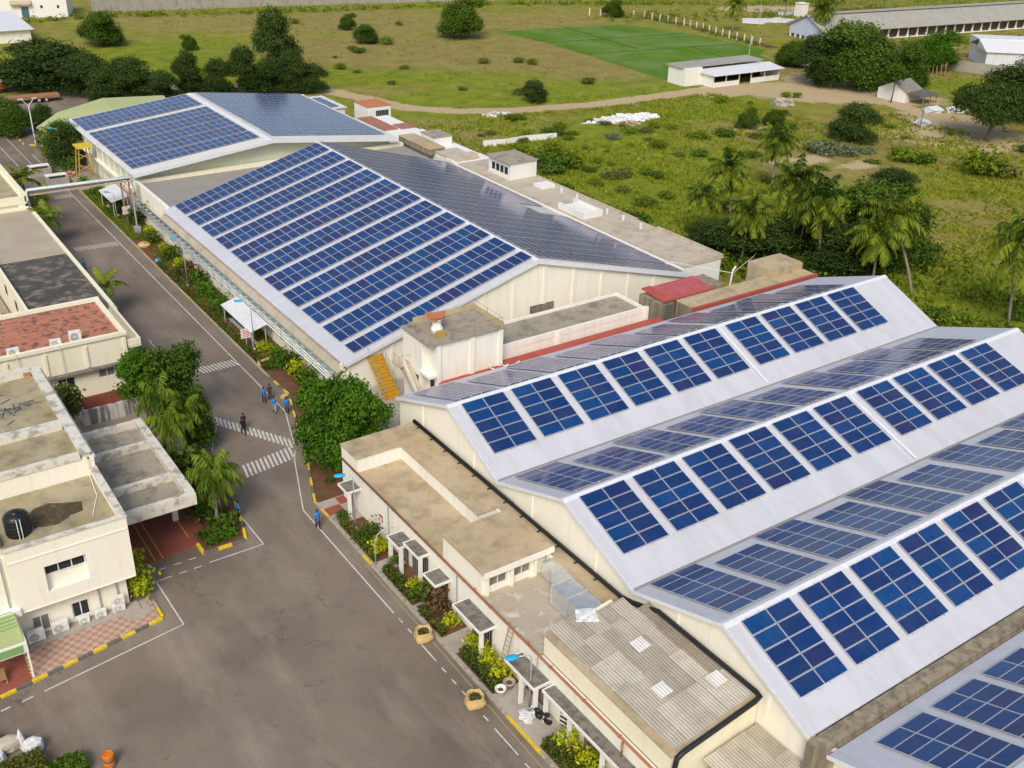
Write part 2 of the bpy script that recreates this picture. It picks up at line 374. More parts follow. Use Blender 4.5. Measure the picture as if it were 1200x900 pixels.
def groundmat():
    t = NT('meadow_ground')
    a = t.n('ShaderNodeAttribute', attribute_name='zone'); sp = t.n('ShaderNodeSeparateColor'); t.l(a.outputs['Color'], sp.inputs[0])
    n1 = t.noise(.035, 6, rough=.6); n2 = t.noise(.22, 6, rough=.68); n3 = t.noise(1.6, 6, rough=.75)
    green = t.mix(t.ramp(n2, [(.3, 0.), (.7, 1.)]), (.155, .20, .014), (.335, .325, .04))
    dry = t.mix(t.ramp(n2, [(.35, 0.), (.65, 1.)]), (.26, .215, .055), (.37, .295, .105))
    f = t.math('ADD', t.math('MULTIPLY', n1, .9), t.math('MULTIPLY', n2, .35))
    f = t.math('ADD', f, t.math('MULTIPLY', sp.outputs[2], .42)); f = t.math('SUBTRACT', f, t.math('MULTIPLY', sp.outputs[1], .30))
    c = t.mix(t.ramp(f, [(.50, 0.), (.80, 1.)]), green, dry)
    c = t.mix(t.math('MULTIPLY', t.ramp(sp.outputs[1], [(.1, 0.), (.9, 1.)]), .6), c, t.mix(t.ramp(n2, [(.35, 0.), (.65, 1.)]), (.12, .195, .009), (.275, .32, .022)))
    bw = t.math('MULTIPLY', t.ramp(sp.outputs[2], [(.2, 0.), (.9, 1.)]), t.ramp(t.noise(.12, 6, rough=.7), [(.46, 0.), (.66, .55)]))
    c = t.mix(bw, c, (.27, .175, .075))
    c = t.mix(t.ramp(n3, [(.3, .45), (.58, 0.)]), c, (.06, .08, .012))
    fine = t.noise(7, 4, rough=.8)
    c = t.mix(t.ramp(fine, [(.35, .3), (.6, 0.)]), c, (.07, .08, .015))
    dm = t.math('ADD', sp.outputs[0], t.math('MULTIPLY', t.math('SUBTRACT', n2, .5), .9))
    dm = t.math('ADD', dm, t.math('MULTIPLY', t.math('SUBTRACT', n3, .5), .5))
    dc = t.mix(t.ramp(n3, [(.3, 0.), (.7, 1.)]), (.40, .30, .17), (.52, .41, .25))
    c = t.mix(t.ramp(dm, [(.42, 0.), (.62, 1.)]), c, dc)
    t.bump(n3, .6, .3)
    return t.fin(c, .95, 0, .1)
me.materials.append(groundmat())
me.polygons.foreach_set('use_smooth', [True]*len(me.polygons))
struct(bpy.data.objects.new('ground', me)); COL.objects.link(bpy.data.objects['ground'])

m = MB()
m.prism([(-60,-20),(28.66,-20),(28.66,69),(30.7,74.6),(34.75,88),(34.4,95),(34.4,193),(37,198),(60,222),(52,238),(30,240),(-60,240)], -.2, .004)
struct(m.build('road', MT['asphalt']))
# kerbs
def kerb(mb, pts, w, h, L, mats, seed=0, z0=-.05, gap=.02):
    rr = random.Random(seed); k = 0
    for a, b in zip(pts[:-1], pts[1:]):
        a = Vector(a); b = Vector(b); d = b-a; n = max(1, round(d.length/L)); d /= n
        for i in range(n):
            c = a+d*(i+.5); mm = mats[k % len(mats)] if not callable(mats) else mats(rr, k); k += 1
            mb.obox((c.x, c.y, (z0+h)/2), (d.length/2-gap/2, w/2, (h-z0)/2), math.atan2(d.y, d.x), mm)
m = MB(); kerb(m, [(28.75,-10),(28.75,68.6)], .2, .14, 1.25, lambda r, k: 0 if r.random() < .22 else 2, 3)
kerb(m, [(28.75,68.7),(30.8,74.6),(34.7,87.6),(34.5,92)], .2, .14, 1.2, [0, 1], 1)
kerb(m, [(34.5,92.1),(34.5,166)], .2, .14, 1.4, lambda r, k: 3 if r.random() < .35 else 2, 5)
struct(m.build('roadside_kerb', [MT['yellow'], MT['kdark'], MT['kgrey'], plain('faded_yellow_kerb', (.44, .35, .13), .8, 0, .3, 5)]))
m = MB(); kerb(m, [(-4,58.2),(2.2,59.05),(13.35,61.05)], .26, .16, 1.06, [0, 1], 1)
kerb(m, [(13.4,61.2),(13.4,63.4)], .22, .16, 1.1, [0, 2], 1)
struct(m.build('office_kerb', [MT['yellow'], MT['kdark'], MT['kgrey']]))
m = MB(); kerb(m, [(18.45,68.2),(18.45,66.75),(21.85,66.7),(22.25,68.2),(23.1,72.2),(23.5,77),(24.3,81)], .25, .2, 1.05, [0, 1], 1)
struct(m.build('island_kerb', [MT['yellow'], MT['kdark'], MT['kgrey']]))
m = MB(); kerb(m, [(33.2,208),(33.2,197.2),(36.4,194.1)], .25, .2, 1.2, [0, 1], 1)
struct(m.build('far_kerb', [MT['yellow'], MT['kdark'], MT['kgrey']]))
# markings
m = MB(); Z = .009
def poly(pts, w=.105):
    for a, b in zip(pts[:-1], pts[1:]): m.strip(a, b, w, Z)
poly([(33.0,190),(33.0,84.5),(31.2,78.5)]); poly([(30.75,77.3),(30.0,75.6),(27.45,68.2),(27.5,52.7)])
y = 52.0
for i in range(40):
    L = 2.6 if i in (2, 8) else .55
    if i > 12: L = .75
    m.strip((27.52,y),(27.54,y-L), .1, Z); y -= L+(.75 if i < 12 else .85)
poly([(26.7,86.0),(24.6,81.7),(23.45,76.6),(22.75,71.4),(22.85,65.55),(18.45,65.55)])
for k in range(4):
    m.strip((17.8-k*1.15,65.46),(17.2-k*1.15,65.46), .1, Z); m.strip((17.8-k*1.15,66.7),(17.2-k*1.15,66.7), .1, Z)
poly([(14.9,65.45),(14.3,65.42),(14.42,59.7),(4.7,58.2)]); m.strip((4.0,58.12),(3.3,58.0), .12, Z); m.strip((2.6,57.95),(2.0,57.85), .12, Z)
m.strip((23.3,113.5),(23.3,96), .12, Z); m.strip((26.9,107.3),(26.5,96), .1, Z)
poly([(29.2,205),(29.6,172)], .12); poly([(31.4,205),(31.6,176)], .1)
def cross(a, b, n, L, ang, w=.2):
    a = Vector(a); b = Vector(b); d = Vector((math.cos(ang), math.sin(ang)))*L/2
    for i in range(n):
        c = a+(b-a)*(i/(n-1)); m.strip(c-d, c+d, w, Z)
cross((29.1,97.2),(32.75,97.2), 11, 1.6, R(100), .15); cross((26.75,86.2),(30.95,78.75), 18, 1.7, R(78), .2)
cross((25.7,76.4),(30.35,77.15), 12, 2.1, R(80), .22); cross((27.4,139.9),(32.6,139.5), 15, 1.7, R(95), .14); cross((30.3,163.9),(32.7,163.9), 8, 1.8, R(95), .14)
struct(m.build('road_marking', MT['line']))
m = MB(); Z = .008
poly([(28.42,59),(28.2,34),(28.2,10)], .07)
struct(m.build('kerb_side_line', MT['yline']))
# forecourt of the office
m = MB(); m.prism([(12.4,67.9),(18.5,67.9),(18.5,68.3),(22.2,68.3),(23.2,73),(23.6,82),(12.4,82)], -.1, .012); struct(m.build('red_forecourt', MT['reds']))
m = MB(); Z = .018
for x in (15.05, 15.65, 18.2): m.strip((x,73.6+(3 if x < 18 else 0)),(x,67.95 if x < 18 else 69.6), .1, Z)
struct(m.build('parking_line', MT['pyline']))
def checkmat():
    t = NT('checker_paving'); c = t.n('ShaderNodeTexChecker'); c.inputs['Scale'].default_value = 2.75
    mp = t.n('ShaderNodeMapping'); mp.inputs['Rotation'].default_value = (0, 0, R(12)); g = t.n('ShaderNodeNewGeometry'); t.l(g.outputs['Position'], mp.inputs['Vector']); 
    cx = t.n('ShaderNodeSeparateXYZ'); t.l(mp.outputs[0], cx.inputs[0]); cb = t.n('ShaderNodeCombineXYZ'); t.l(cx.outputs[0], cb.inputs[0]); t.l(cx.outputs[1], cb.inputs[1]); cb.inputs[2].default_value = .1
    t.l(cb.outputs[0], c.inputs['Vector'])
    c.inputs['Color1'].default_value = (.42, .20, .15, 1); c.inputs['Color2'].default_value = (.46, .37, .28, 1)
    d = t.ramp(t.noise(1.2, 5, rough=.7), [(.4, 0.), (.75, .6)])
    return t.fin(t.mix(d, c.outputs[0], (.33, .25, .19)), .85)
MT['check'] = checkmat()
m = MB(); m.prism([(4.3,59.5),(13.25,61.15),(13.25,63.8),(4.3,63.8)], -.1, .13); struct(m.build('checker_pavement', MT['check']))
m = MB(); m.prism([(-6,57.95),(4.28,59.5),(4.28,63.8),(-6,63.8)], -.1, .128); struct(m.build('red_pavement', MT['reds']))
m = MB(); m.box(4.9, 12.4, 62.75, 63.8, .1, .24); m.box(11.2, 12.9, 61.9, 63.79, .1, .136); struct(m.build('service_ledge', MT['pave']))
# annex pavement + beds, hall garden bed
m = MB(); m.box(28.86, 31.3, -10, 68.4, -.1, .10)
struct(m.build('pavement', MT['pave']))
m = MB(); m.box(28.9, 30.3, 66.1, 67.3, .09, .107); m.box(30.4, 31.2, 67.2, 68.3, .09, .107); struct(m.build('red_path', MT['reds']))
m = MB(); m.prism([(28.87,68.45),(31.2,68.45),(47,68.45),(47,82),(38.5,82),(38.5,92),(34.6,92),(34.9,87.6),(30.95,74.6)], -.1, .09)
m.box(34.62, 38.4, 92.02, 165, -.1, .09)
for y0, y1 in ((58.6,64.6),(52.6,57.2),(48.5,52),(42,46.6),(30,36.8)): m.box(29.0, 31.15, y0, y1, 0, .115)
struct(m.build('garden_bed', MT['soil']))
m = MB(); m.prism([(18.6,68.3),(18.6,66.9),(21.75,66.85),(22.1,68.3),(22.95,72.2),(23.35,77),(24.1,81),(22.4,82),(20.4,79),(19.6,72),(19.8,69.2)], -.1, .16)
struct(m.build('palm_island', MT['soil']))
m = MB(); m.prism([(12.6,82.2),(22.6,82.2),(23.4,97),(12.6,97)], -.1, .02); m.box(8, 15.4, 107, 146, -.1, .9); struct(m.build('back_yard', MT['tanyard']))
m = MB(); m.prism([(34.8,190),(41,188),(41,150),(38.5,150),(38.5,166),(34.6,166)], -.1, .03); struct(m.build('service_yard', MT['tanyard']))
m = MB(); m.box(38.2, 49, 70.8, 82.5, -.1, 1.3); m.box(49, 96, 70.8, 82.5, -.1, .6); struct(m.build('yard_terrace', MT['pave']))
# rice field
def paddymat():
    t = NT('rice_field')
    n2 = t.noise(.12, 6, rough=.65, stretch=(1, .5, 1)); n3 = t.noise(1.8, 5, rough=.75)
    c = t.mix(t.ramp(n2, [(.3, 0.), (.72, 1.)]), (.075, .170, .011), (.14, .245, .022))
    pale = t.ramp(t.noise(.07, 5, rough=.7), [(.44, 0.), (.62, .75)])
    c = t.mix(pale, c, (.20, .26, .09))
    c = t.mix(t.ramp(n3, [(.3, .5), (.6, 0.)]), c, (.018, .07, .008))
    t.bump(n3, .5, .2)
    return t.fin(c, .95, 0, .1)
MT['paddy'] = paddymat()
PAD = [(177,262),(220,257),(228,232),(228,205),(220.2,199.8),(218,194),(182,188),(174.3,181),(177.8,220.4),(179,241)]
m = MB(); m.prism(PAD, -.3, .06); struct(m.build('rice_field', MT['paddy']))
def bundmat():
    t = NT('field_bund'); return t.fin(t.mix(t.noise(.8, 5), (.05, .12, .015), (.10, .18, .03)), .95)
m = MB()
for a, b in (((178,222),(228,215)),((179,240),(226,236)),((196,222),(200,260)),((206,186),(212,218))): 
    a = Vector(a); b = Vector(b); c = (a+b)/2; m.obox((c.x, c.y, .1), ((b-a).length/2, .3, .1), math.atan2(b.y-a.y, b.x-a.x))
struct(m.build('field_bund', bundmat()))
# ================================================================ BUILDINGS
def window(parent, mb_frame_args, glass='glass', name='window'):
    """mb_frame_args: (ax, pos, u0, u1, z0, z1, out) ; ax 0 = wall plane X=pos, u along Y ; ax 1 = plane Y=pos, u along X; out = outward sign"""
    ax, p, u0, u1, z0, z1, out, nm = mb_frame_args
    f = MB(); g = MB(); t = .07
    def bx(mb, a0, a1, c0, c1, d0, d1):
        q0, q1 = p+out*d0, p+out*d1
        if ax == 0: mb.box(q0, q1, a0, a1, c0, c1)
        else: mb.box(a0, a1, q0, q1, c0, c1)
    bx(f, u0, u1, z0, z0+t, -.03, .05); bx(f, u0, u1, z1-t, z1, -.03, .05)
    for k in range(nm+1):
        c = u0+t/2+(u1-u0-t)*k/nm; bx(f, c-t/2, c+t/2, z0+t, z1-t, -.03, .045)
    for k in range(nm):
        a = u0+t+(u1-u0-t)*k/nm; b = u0+(u1-u0-t)*(k+1)/nm
        bx(g, a, b, z0+t, z1-t, -.02, .012)
    w = f.build(name, MT['wframe'], parent)
    g.build('pane', MT[glass], w)
    return w
def ringwall(mb, x0, x1, y0, y1, z0, z1, t, m=0):
    mb.box(x0, x1, y0, y0+t, z0, z1, m); mb.box(x0, x1, y1-t, y1, z0, z1, m)
    mb.box(x0, x0+t, y0+t, y1-t, z0, z1, m); mb.box(x1-t, x1, y0+t, y1-t, z0, z1, m)

# ---------- three-gabled hall on the right (plus the fourth bay cut off by the frame)
HX0, HX1 = 38.0, 93.0
hall = thing('factory_hall', 'cream factory hall with four white saw-shaped gable roofs in the right foreground', 'factory building', (60, 47, 0))
GY_ = [(71.1,6.38),(62.5,9.55),(55.1,6.42),(47.0,9.4),(39.15,6.72),(31.4,9.5),(24.25,6.66)]
w = MB()
prof = [(24.3,0),(71.0,0)]+[(y, z-.12) for y, z in GY_[:]]
prof[2] = (71.0, 6.26); prof[-1] = (24.3, 6.5)
w.ext(prof, 0, 38.32, 38.6); w.ext(prof, 0, 92.5, 92.75)
w.box(38.6, 92.5, 70.72, 71.0, 0, 6.2)
w.ext([(23.2,0),(7.8,0),(7.8,6.3),(15.4,9.35),(23.2,6.35)], 0, 38.6, 38.9)
for yy in (59, 67, 51, 43.5, 35.3, 27.6):
    zt = np.interp(yy, [p[0] for p in GY_[::-1]], [p[1] for p in GY_[::-1]])-.2
    w.box(38.24, 38.33, yy-.11, yy+.11, 4.9, zt)
w.build('wall', MT['cream'], hall)
def slope(y0, z0, y1, z1, name='roof', x0=HX0, x1=HX1, mt='metalX', par=hall):
    r = MB(); r.ext([(y0,z0),(y1,z1),(y1,z1-.1),(y0,z0-.1)], 0, x0, x1); return r.build(name, MT[mt], par)
for (a, b) in zip(GY_[:-1], GY_[1:]):
    up = b[1] > a[1]
    if up: slope(a[0]-.02, a[1], b[0], b[1])
    else: slope(a[0]-.01, a[1], b[0]+.05, b[1])
slope(22.95, 6.5, 15.4, 9.5); slope(15.39, 9.5, 8, 6.5)
for y, z in ((62.5,9.55),(47,9.4),(31.4,9.5),(15.4,9.5)):
    c = MB(); c.ext([(y-.34,z-.11),(y,z+.035),(y+.34,z-.11),(y+.34,z-.07),(y,z+.075),(y-.34,z-.07)], 0, HX0-.02, HX1+.02); c.build('ridge_cap', MT['trim'], hall)
for i in range(0, 6, 2):   # barge trim along every gable, two pieces each
    for a, b in ((GY_[i], GY_[i+1]), (GY_[i+1], GY_[i+2])):
        c = MB(); c.ext([(a[0],a[1]+.03),(b[0],b[1]+.03),(b[0],b[1]-.26),(a[0],a[1]-.26)], 0, HX0-.05, HX0-.003); c.build('gable_trim', MT['greymet' if 0 else 'trim'], hall)
for a, b in (((23.0,6.5),(15.4,9.5)),):
    c = MB(); c.ext([(a[0],a[1]+.03),(b[0],b[1]+.03),(b[0],b[1]-.26),(a[0],a[1]-.26)], 0, HX0-.05, HX0-.003); c.build('gable_trim', MT['trim'], hall)
for y, z in ((55.1,6.42),(39.15,6.72)):
    c = MB(); c.box(HX0+.1, HX1, y-.13, y+.16, z-.02, z+.035); c.build('valley_gutter', MT['flatgrey'], hall)
for y0, z0, y1, z1 in ((62.1,9.43,55.3,6.6),(46.6,9.3,39.4,6.9),(31.0,9.4,24.4,6.8)):
    c = MB()
    c.ext([(y0,z0),(y1,z1),(y1,z1+.08),(y0,z0+.08)], 0, 67.72, 68.02); c.build('expansion_joint', MT['trim'], hall)
    c = MB(); c.ext([(y0,z0),(y1+2.0,z1+.84),(y1+2.0,z1+.87),(y0,z0+.045)], 0, 87.9, 88.15)
g = MB(); g.box(37.7, 93, 23.25, 24.2, 4.5, 6.62); g.box(37.9, 93, 22.86, 23.24, 4.5, 6.3)
g.build('gutter_wall', MT['dirtyconc'], hall)

# ---------- solar arrays
PW, PH = 2.02, 1.04
def module_mesh(w, h, f=.032):
    me = bpy.data.meshes.new('solar_module'); t = .035
    x, y = w/2, h/2; a, b = x-f, y-f
    vs = [(-x,-y,t),(x,-y,t),(x,y,t),(-x,y,t),(-a,-b,t),(a,-b,t),(a,b,t),(-a,b,t),(-x,-y,0),(x,-y,0),(x,y,0),(-x,y,0)]
    fs = [(0,1,5,4),(1,2,6,5),(2,3,7,6),(3,0,4,7),(4,5,6,7),(8,9,1,0),(9,10,2,1),(10,11,3,2),(11,8,0,3),(11,10,9,8)]
    me.from_pydata(vs, [], fs); me.materials.append(MT['alu']); me.materials.append(MT['cell'])
    me.polygons.foreach_set('material_index', [0,0,0,0,1,0,0,0,0,0]); me.update(); return me
MOD = module_mesh(PW, PH); MODB = module_mesh(2.04, 1.06); MODC = module_mesh(2.44, 1.09, .026); MODD = module_mesh(2.08, 1.07, .028)
def rail_mesh(nu, nv, pu, pv, key={}):
    k = (nu, nv, pu, pv)
    if k in key: return key[k]
    m = MB(); L = nv*pv
    for i in range(nu):
        for s in (-.55, .55): m.box(i*pu+s-.03, i*pu+s+.03, -pv/2-.05, L-pv/2+.05, -.1, -.005)
    o = m.build('mounting_rail', MT['alu']); me = o.data; bpy.data.objects.remove(o); key[k] = me; return me
def array(origin, udir, vdir, nu, nv, pu, pv, label, group, mod=MOD, skip=()):
    u = Vector(udir).normalized(); v = Vector(vdir).normalized(); n = u.cross(v)
    if n.z < 0: n = -n
    # right-handed frame: local x = u, local y = v, local z = n (flip u when needed)
    if u.cross(v).dot(n) < 0: origin = Vector(origin)+u*pu*(nu-1); u = -u
    t = bpy.data.objects.new('solar_array', None); COL.objects.link(t); t.empty_display_size = .2
    t.location = origin; t.rotation_euler = Matrix((u, v, n)).transposed().to_euler()
    tag(t, label, 'solar array', group)
    r = bpy.data.objects.new('mounting_rail', rail_mesh(nu, nv, pu, pv)); COL.objects.link(r); r.parent = t
    for j in range(nv):
        for i in range(nu):
            if (i, j) in skip: continue
            o = bpy.data.objects.new('solar_module', mod); COL.objects.link(o); o.parent = t; o.location = (i*pu, j*pv, 0)
    return t
ORD = ['first','second','third','fourth','fifth','sixth','seventh','eighth','ninth','tenth']
XS = [39.1+4.84*i for i in range(6)]+[68.7+4.84*i for i in range(4)]
BAY = {0: 'far gable of right hall', 2: 'middle gable of right hall', 4: 'near gable of right hall'}
for b in (0, 2, 4):
    L_, Rg, E_ = GY_[b], GY_[b+1], GY_[b+2]
    dR = Vector((0, E_[0]-Rg[0], E_[1]-Rg[1])).normalized(); nR = Vector((0, -dR.z, dR.y)); nR = nR if nR.z > 0 else -nR
    dL = Vector((0, L_[0]-Rg[0], L_[1]-Rg[1])).normalized(); nL = Vector((0, -dL.z, dL.y)); nL = nL if nL.z > 0 else -nL
    for i, x in enumerate(XS):
        top = Vector((0, Rg[0], Rg[1]))
        o = top+dR*(.32+.53)+nR*.13; o.x = x+PW/2
        array(o, (1,0,0), dR, 2, 5, 2.06, 1.082, 'ten-panel blue solar array, %s from the road end, front slope, %s' % (ORD[i], BAY[b]), 'arrays on the gabled hall')
        nv = 7 if i % 2 == 0 else 6
        o = top+dL*(.48+.53)+nL*.13; o.x = x+PW/2
        array(o, (1,0,0), dL, 2, nv, 2.06, 1.06, 'violet-grey solar array, %s from the road end, rear slope, %s' % (ORD[i], BAY[b]), 'arrays on the gabled hall')
dL = Vector((0, 22.95-15.4, 6.5-9.5)).normalized(); nL = Vector((0, -dL.z, dL.y))
for i in range(4):
    o = Vector((0, 15.4, 9.5))+dL*1.0+nL*.13; o.x = 40.4+4.84*i+PW/2
    array(o, (1,0,0), dL, 2, 6, 2.06, 1.06, 'dark blue solar array, %s from the left on the roof at the bottom right corner' % ORD[i], 'arrays on the gabled hall')

# ---------- annex in front of the hall
annex = thing('front_annex', 'long low cream annex with stepped flat concrete roofs along the pavement', 'building', (34, 45, 0))
w = MB()
holes = []
DOORS = [(66.2,67.3,2.1),(57.0,58.0,2.1),(54.0,56.6,2.5),(51.2,52.0,2.1),(45.4,48.0,2.1),(39.3,41.4,2.1),(36.2,37.6,2.2),(33.6,35.2,1.9)]
Ya, Yb = 68.2, 12.
wall(w, (31.2,Ya), (31.2,Yb), 0, 3.85, .25, [(Ya-y1, Ya-y0, 0.1, h) for y0, y1, h in DOORS])
w.box(31.45, 38.2, 67.95, 68.2, 0, 5.05)
w.box(31.2, 38.2, 65.4, 68.19, 3.86, 5.2); w.box(35.3, 38.28, 53.7, 65.39, 3.86, 5.14)
w.box(36.9, 38.28, 40.05, 53.69, 3.89, 5.14)
w.build('wall', MT['creamw'], annex)
r = MB(); r.box(31.22, 35.29, 52.15, 65.39, 3.6, 3.9); r.build('lower_roof', MT['roofconc'], annex)
r = MB(); r.box(31.1, 38.3, 65.3, 68.25, 5.2, 5.28); r.box(35.2, 38.3, 53.6, 65.29, 5.145, 5.24); r.box(37.06, 38.3, 40.05, 53.59, 5.145, 5.24); r.box(36.75, 37.05, 40.05, 46.4, 5.145, 5.22); r.build('upper_roof', MT['roofconc'], annex)
r = MB(); r.box(31.22, 38.29, 40.05, 52.14, 3.55, 3.88); r.build('terrace', MT['terrace'], annex)
# roof room
w = MB(); wall(w, (31.27,52.0), (31.27,46.95), 3.88, 5.85, .2); wall(w, (31.48,46.95), (36.85,46.95), 3.88, 5.55, .2, [(.35,1.9,4.35,5.3),(2.4,3.9,4.35,5.3)])
wall(w, (36.85,46.95), (36.85,52.0), 3.88, 5.85, .2); w.box(31.48, 36.65, 51.8, 52, 3.88, 5.85)
for x in (31.5, 33.55, 35.55, 36.7): w.box(x, x+.26, 46.72, 46.945, 3.88, 5.6)
w.build('roof_room', MT['cream'], annex)
r = MB(); r.box(31.15, 37.05, 46.6, 52.1, 5.86, 6.02); r.build('room_roof', MT['roofconc'], annex)
r = MB(); r.box(31.2, 37.1, 46.5, 46.72, 5.56, 6.0); r.build('room_edge_beam', MT['creamw'], annex)
for x0, x1 in ((31.85,33.35),(33.9,35.35)): window(annex, (1, 47.02, x0, x1, 4.37, 5.28, -1, 2), 'dustglass')
# tin-roofed block
TZ = lambda x: 5.52+(x-31.5)*.14
w = MB(); wall(w, (31.5,40.0), (31.5,28.2), 3.86, 5.45, .25); w.ext([(31.76,0),(38.2,0),(38.2,TZ(38.2)-.1),(31.76,5.43)], 1, 28.2, 28.45); w.ext([(31.76,3.89),(36.7,3.89),(36.7,TZ(36.7)-.12),(31.76,5.4)], 1, 39.6, 39.85); w.ext([(36.7,5.2),(38.2,5.2),(38.2,TZ(38.2)-.12),(36.7,TZ(36.7)-.12)], 1, 37.4, 37.6)
w.build('block_wall', MT['yellowc'], annex)
r = MB(); r.ext([(31.42,5.46),(32.0,5.5),(32.0,5.62),(31.42,5.58)], 1, 28.1, 40.05); r.ext([(32.01,5.5),(38.15,TZ(38.15)-.05),(38.15,TZ(38.15)+.05),(32.01,5.6)], 1, 28.1, 28.5); r.build('roof_coping', MT['roofconc'], annex)
rr = random.Random(4)
r = MB(); xs = [31.95, 33.0, 34.05, 35.1, 36.15, 37.2, 38.25]; ys = [28.45, 30.9, 33.4, 35.7, 37.7, 39.95]
for i in range(6):
    for j in range(5):
        if i == 5 and j == 4: continue
        dz = .012*((i*3+j*5) % 7)+.015*rr.random(); k = rr.choices([0, 1, 2, 4], [7, 3, 4, 1.2])[0]
        y0, y1 = ys[j]-.1*rr.random(), ys[j+1]+(.22 if i < 2 or j < 4 else -.65); xa, xb = xs[i]-.06, xs[i+1]+.04
        r.add([(xa,y0,TZ(xa)+dz),(xb,y0,TZ(xb)+dz),(xb,y1,TZ(xb)+dz+.06),(xa,y1,TZ(xa)+dz+.06)], [(0,1,2,3)], k)
for x, y in ((34.9,34.9),(33.6,31.4),(36.6,30.0)):
    q = lambda u: TZ(u)+.19
    r.add([(x,y,q(x)),(x+.95,y,q(x+.95)),(x+.95,y+1.0,q(x+.95)+.03),(x,y+1.0,q(x)+.03)], [(0,1,2,3)], 3)
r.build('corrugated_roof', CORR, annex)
# canopies over doors
def canopy(y0, y1, x0, z, posts=()):
    c = MB(); c.box(x0, 31.19, y0, y1, z, z+.13); c.box(x0+.08, 31.19, y0+.08, y1-.08, z+.131, z+.15, 1)
    c.box(x0, x0+.08, y0, y1, z+.131, z+.2); c.box(x0+.08, 31.19, y0, y0+.08, z+.131, z+.2); c.box(x0+.08, 31.19, y1-.08, y1, z+.131, z+.2)
    for y in posts: c.box(x0+.12, x0+.42, y-.08, y+.08, .1, z)
    c.build('door_canopy', [MT['white'], MT['slabdark']], annex)
canopy(64.8, 66.5, 29.9, 2.55, (64.95,)); canopy(56.15, 58.05, 29.85, 2.5, (57.9, 56.25)); canopy(53.85, 57.4 - 1.3, 30.2, 2.95, (53.95,))
canopy(50.8, 52.55, 29.85, 2.55); canopy(44.95, 48.5, 29.85, 2.55, (45.15,)); canopy(38.72, 42.0, 29.85, 2.55, (40.4, 38.85)); canopy(24, 38.4, 30.25, 2.6, (38.25, 35.8, 32.6, 28.4))
for y0, y1, h in DOORS:
    d = MB(); d.box(31.27, 31.33, y0, y1, .1, h)
    wide = y1-y0 > 2.3
    for k in range(9 if wide else 3): 
        yy = y0+(y1-y0)*(k+.5)/(9 if wide else 3); d.box(31.235, 31.268, yy-.02, yy+.02, .1, h, 1)
    d.build('door', [MT['dark'] if wide else plain('door_paint', (.20, .13, .09), .6), MT['greymet']], annex)
for y, z in ((61.4,1.5),):
    s = MB(); s.box(31.16, 31.195, y-.28, y+.28, z, z+.62); s.box(31.145, 31.158, y-.2, y+.2, z+.1, z+.4, 1); s.build('wall_notice', [MT['signr'], MT['signw']], annex)
for y in (60.05, 49.9, 40.1):
    d = MB(); d.tube([(31.12,y,3.7),(31.12,y,.15)], .05, 6); d.build('downpipe', MT['greymet'], annex)
# rear lean-to with patched corrugated sheets
lt = thing('lean_to_shed', 'lean-to with patched brown corrugated sheets below the near gable', 'shed', (36.5, 24.5, 0))
w = MB(); w.box(34.2, 38.15, 27.3, 27.5, 0, 3.9); w.box(34.2, 34.4, 18, 27.4, 0, 3.6); w.build('wall', MT['yellowc'], lt)
r = MB()
for i in range(4):
    for j in range(4):
        x0 = 33.9+1.08*i; y1 = 28.0-2.4*j; zz = 4.0-.0*j+.02*((i+j) % 3)+.1*i
        k = [0, 1, 2, 3][rr.choices(range(4), [4, 3, 3, 2])[0]]
        r.add([(x0,y1-2.55,zz),(x0+1.12,y1-2.55,zz+.1),(x0+1.12,y1,zz+.14),(x0,y1,zz+.04)], [(0,1,2,3)], k)
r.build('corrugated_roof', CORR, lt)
# duct on the terrace
du = thing('air_duct', 'boxy galvanised air duct running across the annex terrace beside the gable', 'air duct', (37, 44.5, 3.88))
d = MB(); d.box(36.0, 36.88, 45.4, 46.45, 4.0, 5.2); d.build('duct_section', MT['galv'], du)
d = MB(); vs = [(36.0,45.38,4.0),(36.88,45.38,4.0),(36.88,45.38,5.22),(36.0,45.38,5.22),(34.7,43.6,3.98),(36.45,43.6,3.98),(36.45,43.6,5.55),(34.7,43.6,5.55)]
d.add(vs, [(0,1,2,3),(7,6,5,4),(0,4,5,1),(1,5,6,2),(2,6,7,3),(3,7,4,0)]); d.build('duct_taper', MT['galv'], du)
for y0, y1 in ((42.0,43.57),(39.45,41.95)):
    d = MB(); d.box(34.7, 36.45, y0, y1, 3.98, 5.55); d.build('duct_section', MT['galv'], du)
d = MB()
for y in (43.585, 41.975): d.box(34.65, 36.5, y-.03, y+.03, 3.95, 5.59)
for y in (40.4, 42.4, 43.2): d.box(34.9, 36.2, y-.04, y+.04, 3.885, 3.98)
d.build('flange', MT['pole'], du)
pl = MB(); pl.add([(33.5,39.4,6.0),(34.7,38.5,6.12),(35.2,39.7,6.2),(34.2,40.4,6.05),(34.4,39.5,6.22)], [(0,1,4),(1,2,4),(2,3,4),(3,0,4)])
tag(pl.build('plastic_sheet', MT['tarp']), 'crumpled white plastic sheet lying where the terrace meets the corrugated roof', 'plastic sheet')
